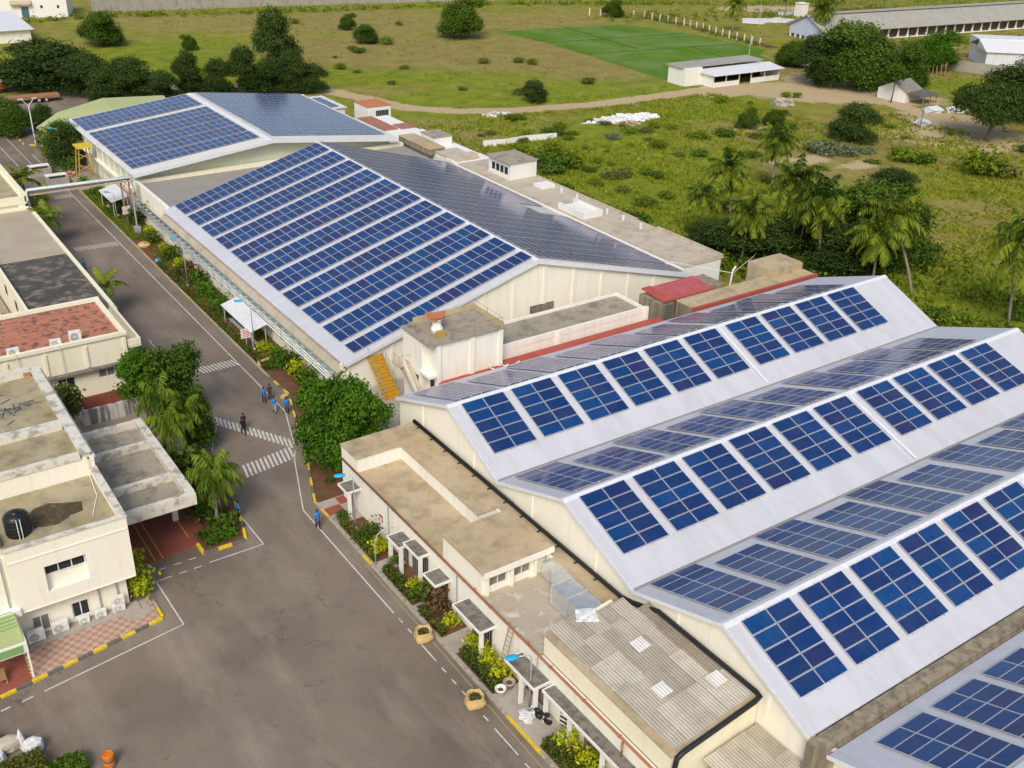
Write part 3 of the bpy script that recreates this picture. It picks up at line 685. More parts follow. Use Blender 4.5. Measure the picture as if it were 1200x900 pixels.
# pipes on the annex
p = MB(); p.tube([(31.1,68.1,3.98),(31.1,12,3.98)], .09, 7)
for y in np.arange(66, 13, -3.4): p.box(31.02, 31.3, y-.05, y+.05, 3.87, 3.93)
for y in (47.6, 41.2, 39.8): p.tube([(31.1,y,3.9),(31.1,y,4.14),(31.22,y,4.14)], .05, 5)
p.tube([(30.95,31.5,3.95),(30.95,31.5,2.85)], .07, 6)
tag(p.build('rusty_pipe', MT['rust'], smooth=True), 'long rusty orange pipe along the top of the annex front wall', 'pipe')
p = MB(); zz = 5.45
p.tube([(38.02,68.0,zz),(38.02,40.3,zz),(38.05,39.2,5.7),(38.05,36.8,6.66),(38.05,28.3,6.72),(38.0,27.95,6.7),(37.6,27.92,6.55),(32.1,27.92,5.72),(31.7,27.92,5.5),(31.62,27.92,5.0),(31.6,27.92,.2)], .16, 8)
p.tube([(38.0,67.9,zz+.2),(38.0,53,zz+.2)], .07, 6)
for y in np.arange(67, 41, -2.2): p.box(37.7, 38.2, y-.05, y+.05, 5.25, 5.34)
tag(p.build('drain_pipe', MT['black'], smooth=True), 'thick black pipe along the foot of the gables and round the corrugated roof', 'pipe')
# ladder
l = MB()
for s in (-.26, .26): l.tube([(30.35,43.2+s,.12),(31.12,43.0+s,4.35)], .035, 5)
for k in range(11): 
    t = (k+.7)/11.5; l.tube([(30.35+.77*t,43.2-.2*t-.26,.12+4.23*t),(30.35+.77*t,43.2-.2*t+.26,.12+4.23*t)], .025, 5)
tag(l.build('ladder', MT['wood']), 'long wooden ladder leaning on the annex wall above the yellow shrubs', 'ladder')

# ---------- big hall with the large blue roof
bh = thing('main_hall', 'large cream hall whose wide gable roof is covered with rows of blue solar panels', 'factory building', (61, 109, 0))
BX0, BXR, BX1, BZE, BZR = 38.5, 61.4, 84.3, 4.55, 10.9
BY0, BY1 = 82.5, 136.4
w = MB()
sl = (BZR-BZE)/(BXR-BX0)
wall(w, (38.35,165.5), (38.35,82.9), 0, 3.0, .22, [(165.5-y-1.1, 165.5-y, 1.0, 2.4) for y in np.arange(84.2, 135, 2.55)])
w.ext([(38.36,0),(84.2,0),(84.2,BZE-.12),(BXR,BZR-.22),(38.36,BZE-.12)], 1, 82.85, 83.15)
w.ext([(39.0,0),(84.2,0),(84.2,BZE-.12),(BXR,BZR-.22),(39.0,BZE-.12)], 1, 135.7, 136.0)
w.box(83.9, 84.15, 83.15, 135.7, 0, BZE-.2); w.box(38.8, 39.0, 83.16, 135.69, 3, BZE-.15)
for x in (44, 50.5, 54.8, 58.6, 62.6, 66.6, 70.6, 74.6, 78.6):
    zt = BZR-abs(x-BXR)*sl-.3; w.box(x-.16, x+.16, 82.72, 82.848, 0, zt)
w.build('wall', MT['cream'], bh)
l = MB(); l.ext([(38.0,3.02),(38.75,3.02),(38.75,4.1),(38.45,4.1)], 1, 82.9, 136.5); l.box(38.0, 38.34, 136.5, 165.4, 3.02, 3.2); l.build('eaves_parapet', MT['roofpale'], bh)
for s in (1, -1):
    r = MB(); xe = BX0 if s == 1 else BX1
    r.ext([(xe,BZE),(BXR,BZR),(BXR,BZR-.12),(xe,BZE-.12)], 1, BY0, BY1); r.build('roof', MT['metalYw' if s < 0 else 'metalY'], bh)
    c = MB(); c.ext([(xe,BZE+.04),(BXR,BZR+.04),(BXR,BZR-.45),(xe,BZE-.4)], 1, BY0-.1, BY0-.004); c.build('gable_trim', MT['trim'], bh)
c = MB(); c.ext([(BXR-.35,BZR-.1),(BXR,BZR+.05),(BXR+.35,BZR-.1),(BXR+.35,BZR-.05),(BXR,BZR+.1),(BXR-.35,BZR-.05)], 1, BY0-.06, BY1); c.build('ridge_cap', MT['trim'], bh)
lv = MB(); lv.box(60.85, 63.9, 82.7, 82.845, 4.7, 5.5, 0)
for k in range(7): lv.box(60.9, 63.85, 82.66, 82.698, 4.76+k*.11, 4.8+k*.11, 1)
lv.build('louvre', [MT['dark'], MT['kgrey']], bh)
for y in np.arange(84.2, 135, 2.55):
    window(bh, (0, 38.4, y+.03, y+1.07, 1.03, 2.37, -1, 2), 'dustglass')
# solar rows of the big hall
dl = Vector((BX0-BXR, 0, BZE-BZR)).normalized(); nl = Vector((-dl.z, 0, dl.x)); nl = nl if nl.z > 0 else -nl
dr = Vector((BX1-BXR, 0, BZE-BZR)).normalized(); nr = Vector((-dr.z, 0, dr.x)); nr = nr if nr.z > 0 else -nr
for k in range(11):
    nu = 2 if k < 10 else 1
    yb = 131.8-5.07*k if k < 10 else 83.2
    o = Vector((BXR, 0, BZR))+dl*(.2+.55)+nl*.13; o.y = yb+1.05
    which = '%s from far end' % ORD[k] if k < 10 else 'single row nearest camera'
    array(o, (0,1,0), dl, nu, 20, 2.1, 1.1, 'long blue solar row on the road side of big hall, %s' % which, 'panel rows on the big hall', MODB)
    o = Vector((BXR, 0, BZR))+dr*(.5+.55)+nr*.13; o.y = yb+1.25
    nu2 = 2 if k < 10 else 1
    sk = set()
    if k == 5: sk = {(i, j) for i in range(2) for j in range(16, 20)}
    array(o, (0,1,0), dr, nu2, 20, 2.5, 1.125, 'long greyish solar row on the field side of big hall, %s' % which, 'panel rows on the big hall', MODC, sk)
# pipe rack on the hall's road wall
pr = thing('pipe_rack', 'rack of pale and green pipes along the hall wall above the garden', 'pipe rack', (37.95, 125, 0))
for nm, x, z, mt, rd in (('pipe',37.72,3.05,'pipew',.08),('pipe',37.9,3.2,'piped',.09),('pipe',37.55,2.92,'pipew',.06),('pipe',38.02,3.36,'piped',.07),('pipe',37.42,2.72,'pipew',.07)):
    p = MB(); p.tube([(x,82.8,z),(x,146,z)], rd, 7); p.build(nm, MT[mt], pr, True)
rr = random.Random(2)
for y in np.arange(83.5, 146, 1.7):
    p = MB(); p.box(37.32, 38.3, y-.04, y+.04, 2.6, 2.66); p.box(37.6, 38.1, y-.04, y+rr.uniform(.3,.8), 3.24, 3.32); p.box(38.02, 38.1, y-.04, y+.04, 2.661, 3.239); p.build('bracket', MT['greymet'], pr)
# flat link between the halls
lk = thing('link_roof', 'flat grey roof filling the gap between the two big halls', 'building', (50, 143, 0))
r = MB(); r.box(39.2, 83, 136.45, 151.5, 4.1, 4.4); r.build('roof', MT['flatgrey'], lk)
r = MB(); r.box(38.9, 39.19, 136.45, 150.5, 0, 5.0); r.box(39.19, 39.4, 136.45, 150.5, 4.41, 5.0); r.build('wall', MT['creamw'], lk)
r = MB(); r.box(39.5, 83, 150.2, 151.0, 4.41, 4.95); r.build('ledge', MT['yellowc'], lk)

# ---------- far hall
fh = thing('far_hall', 'far low hall with a wide shallow gable roof covered in blue panels', 'factory building', (60, 168, 0))
FX0, FXR, FX1, FZE, FZR = 38.55, 60.0, 81.6, 6.0, 8.4
FY0, FY1 = 149.4, 186.0
w = MB()
w.ext([(39.3,0),(81,0),(81,FZE-.15),(FXR,FZR-.3),(39.3,FZE-.15)], 1, 151.2, 151.5)
w.ext([(39.3,0),(81,0),(81,FZE-.15),(FXR,FZR-.3),(39.3,FZE-.15)], 1, 185.2, 185.5)
w.box(39.3, 39.6, 151.5, 185.2, 0, FZE-.2); w.box(80.7, 81, 151.5, 185.2, 0, FZE-.2)
w.build('wall', MT['palegreen'], fh)
b = MB()
for y in np.arange(152, 185, 3.2): b.box(39.18, 39.29, y-.12, y+.12, 0, FZE-.2)
b.box(38.7, 39.29, 151.3, 185.4, 2.9, 3.1); b.build('wall_rib', MT['creamw'], fh)
for s in (1, -1):
    xe = FX0 if s == 1 else FX1
    r = MB(); r.ext([(xe,FZE),(FXR,FZR),(FXR,FZR-.15),(xe,FZE-.15)], 1, FY0, FY1); r.build('roof', MT['metalYw'], fh)
    c = MB(); c.ext([(xe,FZE+.05),(FXR,FZR+.05),(FXR,FZR-.4),(xe,FZE-.4)], 1, FY0-.12, FY0-.004); c.build('gable_trim', MT['trim'], fh)
    c = MB(); c.ext([(xe,FZE+.07),(FXR,FZR+.07),(FXR,FZR-.3),(xe,FZE-.3)], 1, FY1+.004, FY1+.2); c.build('gable_trim', MT['trim'], fh)
c = MB(); c.ext([(FXR-.5,FZR-.05),(FXR,FZR+.07),(FXR+.5,FZR-.05),(FXR+.5,FZR),(FXR,FZR+.12),(FXR-.5,FZR)], 1, FY0-.1, FY1); c.build('ridge_cap', MT['trim'], fh)
dl = Vector((FX0-FXR, 0, FZE-FZR)).normalized(); nl = Vector((-dl.z, 0, dl.x)); nl = nl if nl.z > 0 else -nl
dr = Vector((FX1-FXR, 0, FZE-FZR)).normalized(); nr = Vector((-dr.z, 0, dr.x)); nr = nr if nr.z > 0 else -nr
ys = [177.0, 181.5]+[152.1+4.72*k for k in range(5)][::-1]
ysr = [152.2+4.26*k for k in range(8)][::-1]
for k in range(8):
    for s, d, n in ((1, dl, nl), (-1, dr, nr)):
        if s == 1 and k > 6: continue
        yb = sorted(ys, reverse=True)[k] if s == 1 else ysr[k]
        o = Vector((FXR, 0, FZR))+d*(1.0+.55)+n*.13; o.y = yb+1.05
        if s == 1: lab = 'blue solar row, road side of the far hall, %s from far end' % ORD[k]
        else: lab = 'greyish solar row, field side of the far hall, %s from far end' % ORD[k]
        array(o, (0,1,0), d, 2, 18, 2.12, 1.1, lab, 'panel rows on the far hall', MODB if s == 1 else MODD)
# ---------- things between the two halls
tw = thing('stair_block', 'tall cream block with a roof terrace and water tank standing between the two halls', 'building', (46, 75, 0))
w = MB(); w.box(43.0, 50.2, 72.6, 77.4, 0, 9.6); w.box(42.3, 43.0, 74.0, 77.4, 0, 9.6)
for x in (43.0, 46.6, 49.75): w.box(x, x+.45, 72.42, 72.598, 0, 9.6)
w.box(42.1, 43.2, 72.4, 74.2, 6.35, 6.6)
w.build('wall', MT['creamw'], tw)
r = MB(); r.box(42.1, 50.3, 72.3, 77.5, 9.61, 9.78); r.build('roof', MT['roofgrey'], tw)
p = MB(); p.box(43.4, 50.2, 77.3, 77.5, 9.79, 10.3); p.box(50.05, 50.25, 72.4, 77.29, 9.79, 10.2); p.build('parapet', MT['roofconc'], tw)
p = MB()
for x, y in ((42.3,72.5),(44.6,72.5),(47,72.5),(50.1,72.5),(50.1,75),(42.3,75),(42.3,77.3),(46,77.3)): p.tube([(x,y,9.78),(x,y,10.75)], .025, 5)
p.tube([(42.3,77.3,10.7),(42.3,72.5,10.7),(50.1,72.5,10.7),(50.1,77.3,10.7)], .02, 5)
p.build('railing', MT['rust'], tw)
w = MB(); w.add([(43.02,73.97,9.3),(43.02,72.62,7.0),(43.02,72.62,6.7),(43.02,73.97,6.7)], [(3,2,1,0)]); w.build('stair_flank', MT['roofgrey'], tw)
d = MB(); d.box(42.96, 42.999, 72.9, 73.6, 3.9, 5.8); d.box(42.26, 42.299, 74.6, 75.4, 4.6, 5.8); d.build('doorway', MT['dark'], tw)
wt = thing('roof_tank', 'small white pedestal tank under a tilted orange lid on the stair block roof', 'water tank', (44.3, 74.6, 9.78))
p = MB(); p.lathe((44.3,74.6,9.78), [(.55,0),(.55,.5),(.42,.55),(.42,1.2),(.5,1.25),(.5,1.35)], 14); p.build('tank_body', MT['white'], wt, True)
p = MB()
for (dx, dy, dz, tl, rz_) in ((0,0,0,.28,.3),(.25,-.1,.16,-.2,.9),(-.3,.2,.1,.15,1.3)): p.obox((44.25+dx,74.65+dy,11.28+dz), (.7,.5,.05), rz_, 0, tl)
p.build('lid', MT['terracotta'], wt)
p = MB(); p.box(43.75, 44.5, 73.3, 73.9, 9.785, 10.25)
tag(p.build('crate', MT['yscaf']), 'faded yellow crate at the front edge of the stair block roof below the orange lid', 'crate')
# landing and yellow stairs
st = thing('yellow_stair', 'ochre yellow steel staircase rising to the hall eaves beside the round green tree', 'staircase', (41.9, 80.5, 1.3))
s = MB(); n = 13
for k in range(n):
    t = k/(n-1); y = 79.2+3.4*t; z = 1.5+3.05*t
    s.box(41.25, 42.75, y-.02, y+.3, z-.04, z)
    s.box(41.25, 42.75, y-.02, y, z-.23, z-.041)
s.build('tread', MT['ochre'], st)
for x in (41.2, 42.78):
    s = MB(); s.add([(x,79.0,1.3),(x,82.8,4.6),(x,82.8,4.3),(x,79.3,1.3),(x+.05,79.0,1.3),(x+.05,82.8,4.6),(x+.05,82.8,4.3),(x+.05,79.3,1.3)], [(0,1,2,3),(7,6,5,4),(0,4,5,1),(2,6,7,3),(1,5,6,2),(3,7,4,0)]); s.build('stringer', MT['ochre'], st)
    s = MB(); s.tube([(x,79.2,1.5),(x,79.2,2.5),(x,82.6,5.6),(x,82.6,4.5)], .03, 5)
    for k in range(1, 5): y = 79.2+3.4*k/5; s.tube([(x,y,1.5+3.05*k/5),(x,y,2.5+3.1*k/5)], .022, 5)
    s.build('handrail', MT['greymet'], st)
sb = thing('landing_stair', 'concrete stair with pale parapet on the road end of the stair block', 'staircase', (41.8, 75, 1.3))
s = MB()
s.ext([(77.3,6.3),(77.3,6.5),(75.9,6.5),(72.7,3.6),(72.7,3.35)], 0, 41.5, 42.25); s.build('flight', MT['roofpale'], sb)
s = MB(); s.ext([(75.9,6.5),(75.9,7.2),(72.7,4.3),(72.7,3.6)], 0, 41.42, 41.49); s.build('balustrade', MT['cream'], sb)
s = MB(); s.box(41.0, 42.29, 75.95, 77.3, 6.3, 6.48); s.build('landing', MT['roofpale'], sb)
s = MB(); s.tube([(41.1,76.0,6.5),(41.1,76.0,7.4),(41.1,77.2,7.4),(41.1,77.2,6.5)], .025, 5); s.tube([(41.1,76.0,7.4),(42.2,76.0,7.4)], .025, 5); s.build('railing', MT['yscaf'], sb)
s = MB()
for k in range(6): s.box(43.3+.25*k, 43.55+.25*k, 71.4, 72.4, 5.0-.25*k, 5.25-.25*k)
tag(s.build('metal_steps', MT['ochre']), 'short flight of ochre steps squeezed behind the first rear-slope array', 'steps')
lb = thing('service_block', 'long low flat-roofed cream service block behind the red ledge', 'building', (60, 76, 0))
w = MB(); w.box(50.3, 69.2, 73.55, 78.6, 0, 6.55); w.box(50.3, 69.2, 73.5, 73.75, 6.56, 7.15); w.box(68.95, 69.2, 73.76, 78.6, 6.56, 6.95); w.box(50.3, 68.94, 78.4, 78.6, 6.56, 6.9)
for x in (57.4, 68.8): w.box(x, x+.4, 73.3, 73.498, 0, 7.2)
w.build('wall', MT['creamw'], lb)
r = MB(); r.box(50.31, 68.94, 73.76, 78.39, 6.56, 6.64); r.build('roof', MT['roofgrey'], lb)
r = MB(); r.box(51, 54.0, 77.6, 78.3, 6.65, 6.85); r.build('dark_opening', MT['dark'], lb)
r = MB(); r.box(43.2, 70.5, 71.6, 73.3, 5.0, 5.75)
rl = r.build('red_ledge', MT['redledge']); tag(rl, 'narrow red-painted concrete ledge behind the far gable roof', 'ledge')
for x in (48.6, 49.9):
    r = MB(); r.tube([(x,72.38,6.4),(x+.1,72.2,5.9),(x+.5,71.5,5.85),(x+1.2,70.9,6.6)], .07, 6)
    tag(r.build('white_pipe', MT['pipew'], smooth=True), 'white pipe crossing the red ledge, %s of the pair' % ('left' if x < 49 else 'right'), 'pipe')
rb = thing('red_roof_shed', 'small weathered shed with a red tin roof at the end of the service block', 'shed', (76, 75, 0))
w = MB(); w.box(72.4, 74.9, 75.3, 78.4, 0, 6.1); w.box(74.91, 80.4, 75.6, 78.3, 0, 6.1); w.box(80.41, 82.2, 75.4, 78.6, 0, 6.4); w.build('wall', MT['dirtyconc'], rb)
w = MB()
for k in range(7): w.box(73.4, 74.6, 75.22, 75.29, 4.0+.25*k, 4.13+.25*k)
w.build('louvre', MT['kdark'], rb)
r = MB(); r.ext([(75.3,6.15),(78.6,6.45),(78.6,6.53),(75.3,6.23)], 0, 74.2, 80.6); r.build('roof', weather('red_tin_roof', (.42,.08,.09), (.48,.12,.13), (.45,.28,.26), .5, .8), rb)
r = MB(); r.ext([(75.1,6.14),(78.7,6.46),(78.7,6.6),(75.1,6.28)], 0, 72.9, 74.19); r.ext([(75.1,6.1),(75.29,6.12),(75.29,6.3),(75.1,6.28)], 0, 74.2, 80.7); r.build('roof_edge', MT['redledge'], rb)
cb = thing('rear_block', 'tan flat-roofed concrete block with a red edge behind the far gable', 'building', (84, 74, 0))
w = MB(); w.box(74.7, 94.0, 72.2, 74.9, 0, 6.0); w.build('wall', MT['dirtyconc'], cb)
r = MB(); r.box(74.7, 94.1, 72.42, 75.0, 6.01, 6.12); r.build('roof', MT['roofconc'], cb)
r = MB(); r.box(74.6, 94.2, 72.05, 72.41, 5.7, 6.2); r.build('red_edge', MT['redledge'], cb)
r = MB(); r.box(88.3, 93.6, 74.0, 77.6, 0, 7.1); r.build('raised_box', MT['roofconc'], cb)
fp = MB(); fp.tube([(84.6,76.6,5.0),(84.8,76.6,7.0),(85.2,76.6,7.4)], .1, 6); fp.tube([(84.7,76.6,6.6),(92,80,6.3)], .03, 4); fp.tube([(84.7,76.6,6.7),(80,82,7.2)], .03, 4)
tag(fp.build('fence_post', MT['white']), 'bent white concrete post with wires behind the red tin roof', 'post')

# ---------- flat-roofed strip along the back of the big halls
ds = thing('rear_annex', 'pale flat-roofed strip of rooms along the field side of the big hall', 'building', (87.5, 118, 0))
w = MB(); w.box(84.3, 90.8, 84.6, 139, 0, 4.9); w.box(84.3, 90.6, 84.0, 84.59, 0, 4.9); w.box(84.5, 91.2, 139.01, 158, 0, 4.6)
w.build('wall', MT['white'], ds)
r = MB(); r.box(84.25, 91.0, 83.9, 135, 4.91, 5.06); r.build('roof', MT['roofpale'], ds)
r = MB(); r.box(90.75, 90.95, 84.0, 96, 5.07, 5.4); r.box(88.4, 90.74, 95.7, 95.9, 5.07, 5.35); r.box(84.4, 90.74, 84.0, 84.2, 5.07, 5.35); r.box(90.7,90.9,100,123,5.07,5.3); r.build('parapet', MT['roofpale'], ds)
r = MB(); r.box(84.5, 87.8, 103.8, 104.1, 5.07, 5.9); r.box(84.5, 84.8, 104.11, 109.5, 5.07, 5.9); r.box(87.5, 87.8, 104.11, 110, 5.07, 5.9); r.box(84.81, 87.49, 104.11, 109, 5.07, 5.6); r.build('raised_slab', MT['white'], ds)
r = MB(); r.box(87.6, 90, 117.5, 119.6, 5.07, 5.5); r.build('raised_slab', MT['white'], ds)
for x, y in ((89.2,114.9),(89.3,111.4),(88.9,104.2),(89,100.9),(88.8,97.1)):
    p = MB(); p.box(x-.12, x+.12, y-.12, y+.12, 5.07, 5.8); p.build('stub_column', MT['white'], ds)
ph = thing('penthouse', 'white rooftop room with a row of dark windows on the strip behind the big hall', 'rooftop room', (88.4, 126.5, 5.06))
w = MB(); wall(w, (86.1,129.3), (86.1,123.5), 5.07, 7.5, .2, [(.7,5.2,5.6,6.9)]); w.box(86.3, 90.9, 123.5, 123.7, 5.07, 7.5); w.box(90.7, 90.9, 123.71, 129.3, 5.07, 7.5); w.box(86.3, 90.69, 129.1, 129.3, 5.07, 7.5); w.build('wall', MT['white'], ph)
r = MB(); r.box(85.7, 91.0, 123.3, 129.5, 7.51, 7.68); r.build('roof', MT['roofgrey'], ph)
for k in range(4): window(ph, (0, 86.2, 124.15+k*1.12, 125.2+k*1.12, 5.62, 6.88, -1, 1))
t2 = thing('rear_rooms', 'group of tan and white rooftop rooms stepping down behind the far hall', 'building', (86, 147, 0))
w = MB(); w.box(83.5, 86.3, 142.5, 152.6, 4.61, 5.5); w.build('tan_room', MT['dirtyconc'], t2)
r = MB(); r.box(83.4, 86.4, 142.4, 152.7, 5.51, 5.6); r.build('tan_roof', MT['roofconc'], t2)
w = MB(); w.box(86.9, 90.3, 146.7, 151.2, 0, 6.0); w.build('white_room', MT['white'], t2)
r = MB(); r.box(86.8, 90.4, 146.6, 151.3, 6.01, 6.12); r.build('white_roof', MT['roofgrey'], t2)
w = MB(); w.box(84.7, 88.9, 136.1, 143.0, 4.61, 5.1); w.box(86.5, 88.7, 136.2, 138, 5.11, 5.7); w.build('rubble_room', MT['roofpale'], t2)
t3 = thing('red_topped_rooms', 'white rooms with red roof tops and a grilled opening at the far end of the back strip', 'building', (88, 170, 0))
w = MB(); wall(w, (87.3,171.0), (92.0,171.0), 2.6, 6.0, .2, [(1.6,4.3,2.9,5.3)]); w.box(87.3, 87.5, 171.21, 176.4, 0, 6); w.box(87.51, 92, 176.2, 176.4, 0, 6); w.box(91.8,92,171.21,176.19,0,6); w.box(87.3,92,171,171.2,0,2.59); w.build('wall', MT['white'], t3)
r = MB(); r.box(87.2, 92.1, 170.9, 176.5, 6.01, 6.12); r.build('red_roof', MT['terracotta'], t3)
r = MB(); r.box(88.8, 91.7, 171.1, 171.16, 2.9, 5.3, 0)
for k in range(8): r.box(88.95+.36*k, 89.0+.36*k, 171.03, 171.09, 2.9, 5.3, 1)
r.build('grille', [MT['dark'], MT['greymet']], t3)
w = MB(); w.box(84.0, 90.2, 153.2, 169, 0, 4.8); w.build('low_wall', MT['white'], t3)
r = MB(); r.box(84.1, 86.9, 158.9, 168.9, 4.81, 5.0); r.box(87.4, 90.1, 158.5, 162, 4.81, 4.95); r.build('red_terrace', weather('red_terrace', (.36,.15,.10), (.42,.2,.14), (.2,.12,.09), .5, .7), t3)
far = thing('far_shed_roof', 'low panel-covered white shed roof beyond the far hall, next to the red-topped rooms', 'shed', (80, 186, 0))
r = MB(); r.box(72, 88, 181, 192, 3.9, 4.1); r.build('roof', MT['metalYw'], far); w = MB(); w.box(72.3, 87.7, 181.3, 191.7, 0, 3.89); w.build('wall', MT['white'], far)
array((72.9, 182.6, 4.25), (0,1,0), (1,0,0), 4, 13, 2.1, 1.1, 'flat panel field on the small shed beyond the far hall', 'panel rows on the far hall', MODB)

# ---------- office in the left foreground
of = thing('office_building', 'cream two-storey office with weathered flat roofs and parapets in the left foreground', 'building', (3, 75, 0))
w = MB(); wall(w, (-9,63.8), (11.9,63.8), 0, 2.95, .25, [(14.4,15.6,.3,1.7),(17.05,18.25,.45,1.8)]); w.box(11.7, 11.9, 64.06, 87, 0, 2.95)
w.box(-9, 11.69, 86.8, 87, 0, 2.95); w.build('ground_floor_wall', MT['cream'], of)
window(of, (1, 63.95, 5.42, 6.58, .32, 1.68, -1, 2), 'dustglass'); window(of, (1, 63.95, 8.07, 9.23, .47, 1.78, -1, 2), 'glass')
w = MB(); wall(w, (4.65,63.0), (12.5,63.0), 2.96, 8.05, .45, [(2.15,4.85,4.0,6.05)])
w.box(-9, 4.64, 63.45, 63.75, 2.96, 7.9); w.box(12.1, 12.5, 63.46, 70.55, 2.96, 8.05); w.box(-9, 12.09, 63.9, 87, 2.96, 3.2)
w.box(12.2, 12.5, 70.56, 87, 2.96, 9.0); w.box(-9, 12.2, 86.7, 87, 3.2, 9.0); w.box(-9, 12.19, 70.6, 70.9, 3.21, 8.95)
w.box(4.7, 12.45, 62.94, 62.998, 7.05, 7.13); w.box(4.7,12.45,62.95,62.998,2.96,3.02)
w.build('upper_wall', MT['cream'], of)
# window recess
w = MB(); w.add([(6.8,63.44,4.0),(9.5,63.44,4.0),(9.5,63.02,4.0),(6.8,63.02,4.0),(6.8,63.46,5.05),(9.5,63.46,5.05)], [(0,1,5,4)]); w.box(6.8, 9.5, 63.46, 63.6, 3.9, 6.1); w.build('recess_back', MT['cream'], of)
window(of, (1, 63.42, 6.82, 9.48, 5.1, 6.04, -1, 3))
r = MB(); r.box(-9, 12.09, 63.46, 70.55, 7.3, 7.45); r.build('front_roof', MT['roofolive'], of)
r = MB(); r.box(-9, 12.0, 71.0, 86.6, 8.75, 8.9); r.build('back_roof', MT['roofolive'], of)
p = MB(); p.box(4.6, 12.55, 62.9, 63.3, 8.06, 8.16); p.box(-9, 4.59, 63.3, 63.8, 7.91, 8.16); p.box(12.05, 12.55, 63.31, 70.5, 8.06, 8.16)
p.box(11.6, 12.4, 70.6, 86.8, 9.3, 9.42); p.box(11.7, 12.3, 70.7, 86.7, 8.9, 9.29); p.box(-9, 11.59, 70.5, 71.0, 8.96, 9.42); p.box(-9, 11.59, 75.7, 76.6, 8.91, 9.4); p.box(-9, 11.59, 86.2, 86.8, 8.91, 9.6)
p.box(12.0, 12.62, 70.6, 87.1, 8.8, 9.05)
p.build('parapet', MT['parapet'], of)
s = MB(); s.box(0, 4.85, 62.75, 63.44, 2.97, 3.5); s.build('balcony_ledge', MT['white'], of)
s = MB(); s.tube([(4.3,63.3,7.6),(4.3,63.3,3.5)], .06, 6); s.tube([(9.95,63.7,2.9),(9.95,63.7,.5)], .06, 6); s.tube([(11.2,63.7,2.9),(11.2,63.7,.5)], .06, 6); s.build('downpipe', MT['greymet'], of)
s = MB(); s.lathe((8.3,66.9,7.455), [(1.5,0),(1.3,.004)], 9); s.add([(7.0,65.7,7.458),(10.4,66.2,7.458),(10.6,67.4,7.458),(9.2,68.0,7.458),(7.2,67.7,7.458)], [(0,1,2,3,4)])
s.build('wet_patch', weather('wet_moss_patch', (.07,.05,.025), (.10,.075,.04), (.3,.24,.14), .5, 1.2), of)
s = MB(); s.tube([(12.0,70.4,9.0),(11.95,70.3,7.6),(11.7,67.5,7.5),(10.8,65.2,7.5)], .035, 5); s.build('hose', MT['white'], of)
rr = random.Random(9)
s = MB()
for k in range(26):
    x = rr.gauss(9.2, 1.0); y = rr.gauss(81, .9); a = rr.random()*3; s.obox((x, y, 8.93), (rr.uniform(.15,.5), .05, .03), a)
s.build('twig_litter', MT['kdark'], of)
s = MB(); s.box(11.0, 11.5, 86.1, 86.19, 9.05, 9.35); s.build('drain_hole', MT['terracotta'], of)
po = thing('office_porch', 'flat weathered concrete porch roof with upstand beams over the red forecourt', 'porch', (15.5, 74, 0))
r = MB(); r.box(12.56, 18.6, 68.0, 81.6, 4.25, 4.4); r.build('roof', MT['roofgrey'], po)
r = MB(); r.box(12.56, 18.75, 67.75, 68.25, 4.05, 5.0); r.box(18.15, 18.8, 68.26, 81.6, 4.05, 5.0); 
for y in (71.6, 77.4, 81.3): r.box(12.56, 18.14, y-.25, y+.2, 4.41, 5.0)
r.build('beam', MT['parapet'], po)
for y in (72.5, 77.6, 81): c = MB(); c.box(17.9, 18.35, y-.22, y+.22, 0, 4.24); c.build('column', MT['white'], po)
tk = thing('water_tank', 'black ribbed plastic water tank with a white pipe on the office front roof', 'water tank', (6.1, 65.75, 7.45))
t = MB(); pr_ = [(.78,0),(.8,.05)]
for k in range(5): z = .15+.26*k; pr_ += [(.8,z),(.84,z+.06),(.84,z+.14),(.8,z+.2)]
pr_ += [(.78,1.48),(.5,1.66),(.28,1.7),(.28,1.78),(.2,1.8)]
t.lathe((6.1,65.75,7.46), pr_, 22); t.build('tank_body', MT['tankb'], tk, True)
for dx in (-.12, .1):
    t = MB(); t.tube([(6.1+dx,64.86,9.05),(6.1+dx,64.84,7.46)], .035, 5); t.build('pipe', MT['pipew'], tk)
t = MB(); t.box(4.2, 4.75, 64.6, 65.9, 7.46, 7.9); t.box(4.3, 4.65, 64.8, 65.7, 7.9, 8.1)
tag(t.build('timber_box', MT['wood']), 'brown timber box beside the black water tank on the office roof', 'box')
# lower building with the red peeling roof
rd = thing('red_roof_building', 'cream two-storey building with a peeling red flat roof beside the road', 'building', (12, 102, 0))
w = MB(); wall(w, (-4,97.0), (22.1,97.0), 0, 5.95, .25, [(18.1,20.85,1.75,2.85),(23.1,24.75,2.1,3.0)] if 0 else [(19.25,20.85,1.5,2.75),(23.05,24.65,1.9,2.95)])
w.box(21.85, 22.1, 97.26, 106.6, 0, 5.95); w.box(-4, 21.84, 106.4, 106.6, 0, 6.1)
for x in (4, 7.5, 11.0, 14.4, 18.1, 21.8): w.box(x, x+.28, 96.86, 96.999, 3.4, 5.6)
w.box(-4, 22.25, 96.8, 97.25, 5.96, 6.3); w.box(-4, 22.2, 106.2, 106.7, 6.11, 6.45); w.box(21.75, 22.2, 97.26, 106.19, 5.96, 6.3)
w.box(22.3, 23.5, 97.0, 107.2, 4.4, 4.6); w.box(23.3, 23.5, 96.95, 107.5, 4.61, 5.3); w.box(22.26, 23.29, 96.95, 97.15, 4.61, 5.3)
w.box(22.26, 23.4, 97.2, 107, 2.9, 3.05)
w.build('wall', MT['yellowc'], rd)
r = MB(); r.box(-4, 21.74, 97.26, 106.19, 5.85, 6.0); r.build('roof', MT['redroof'], rd)
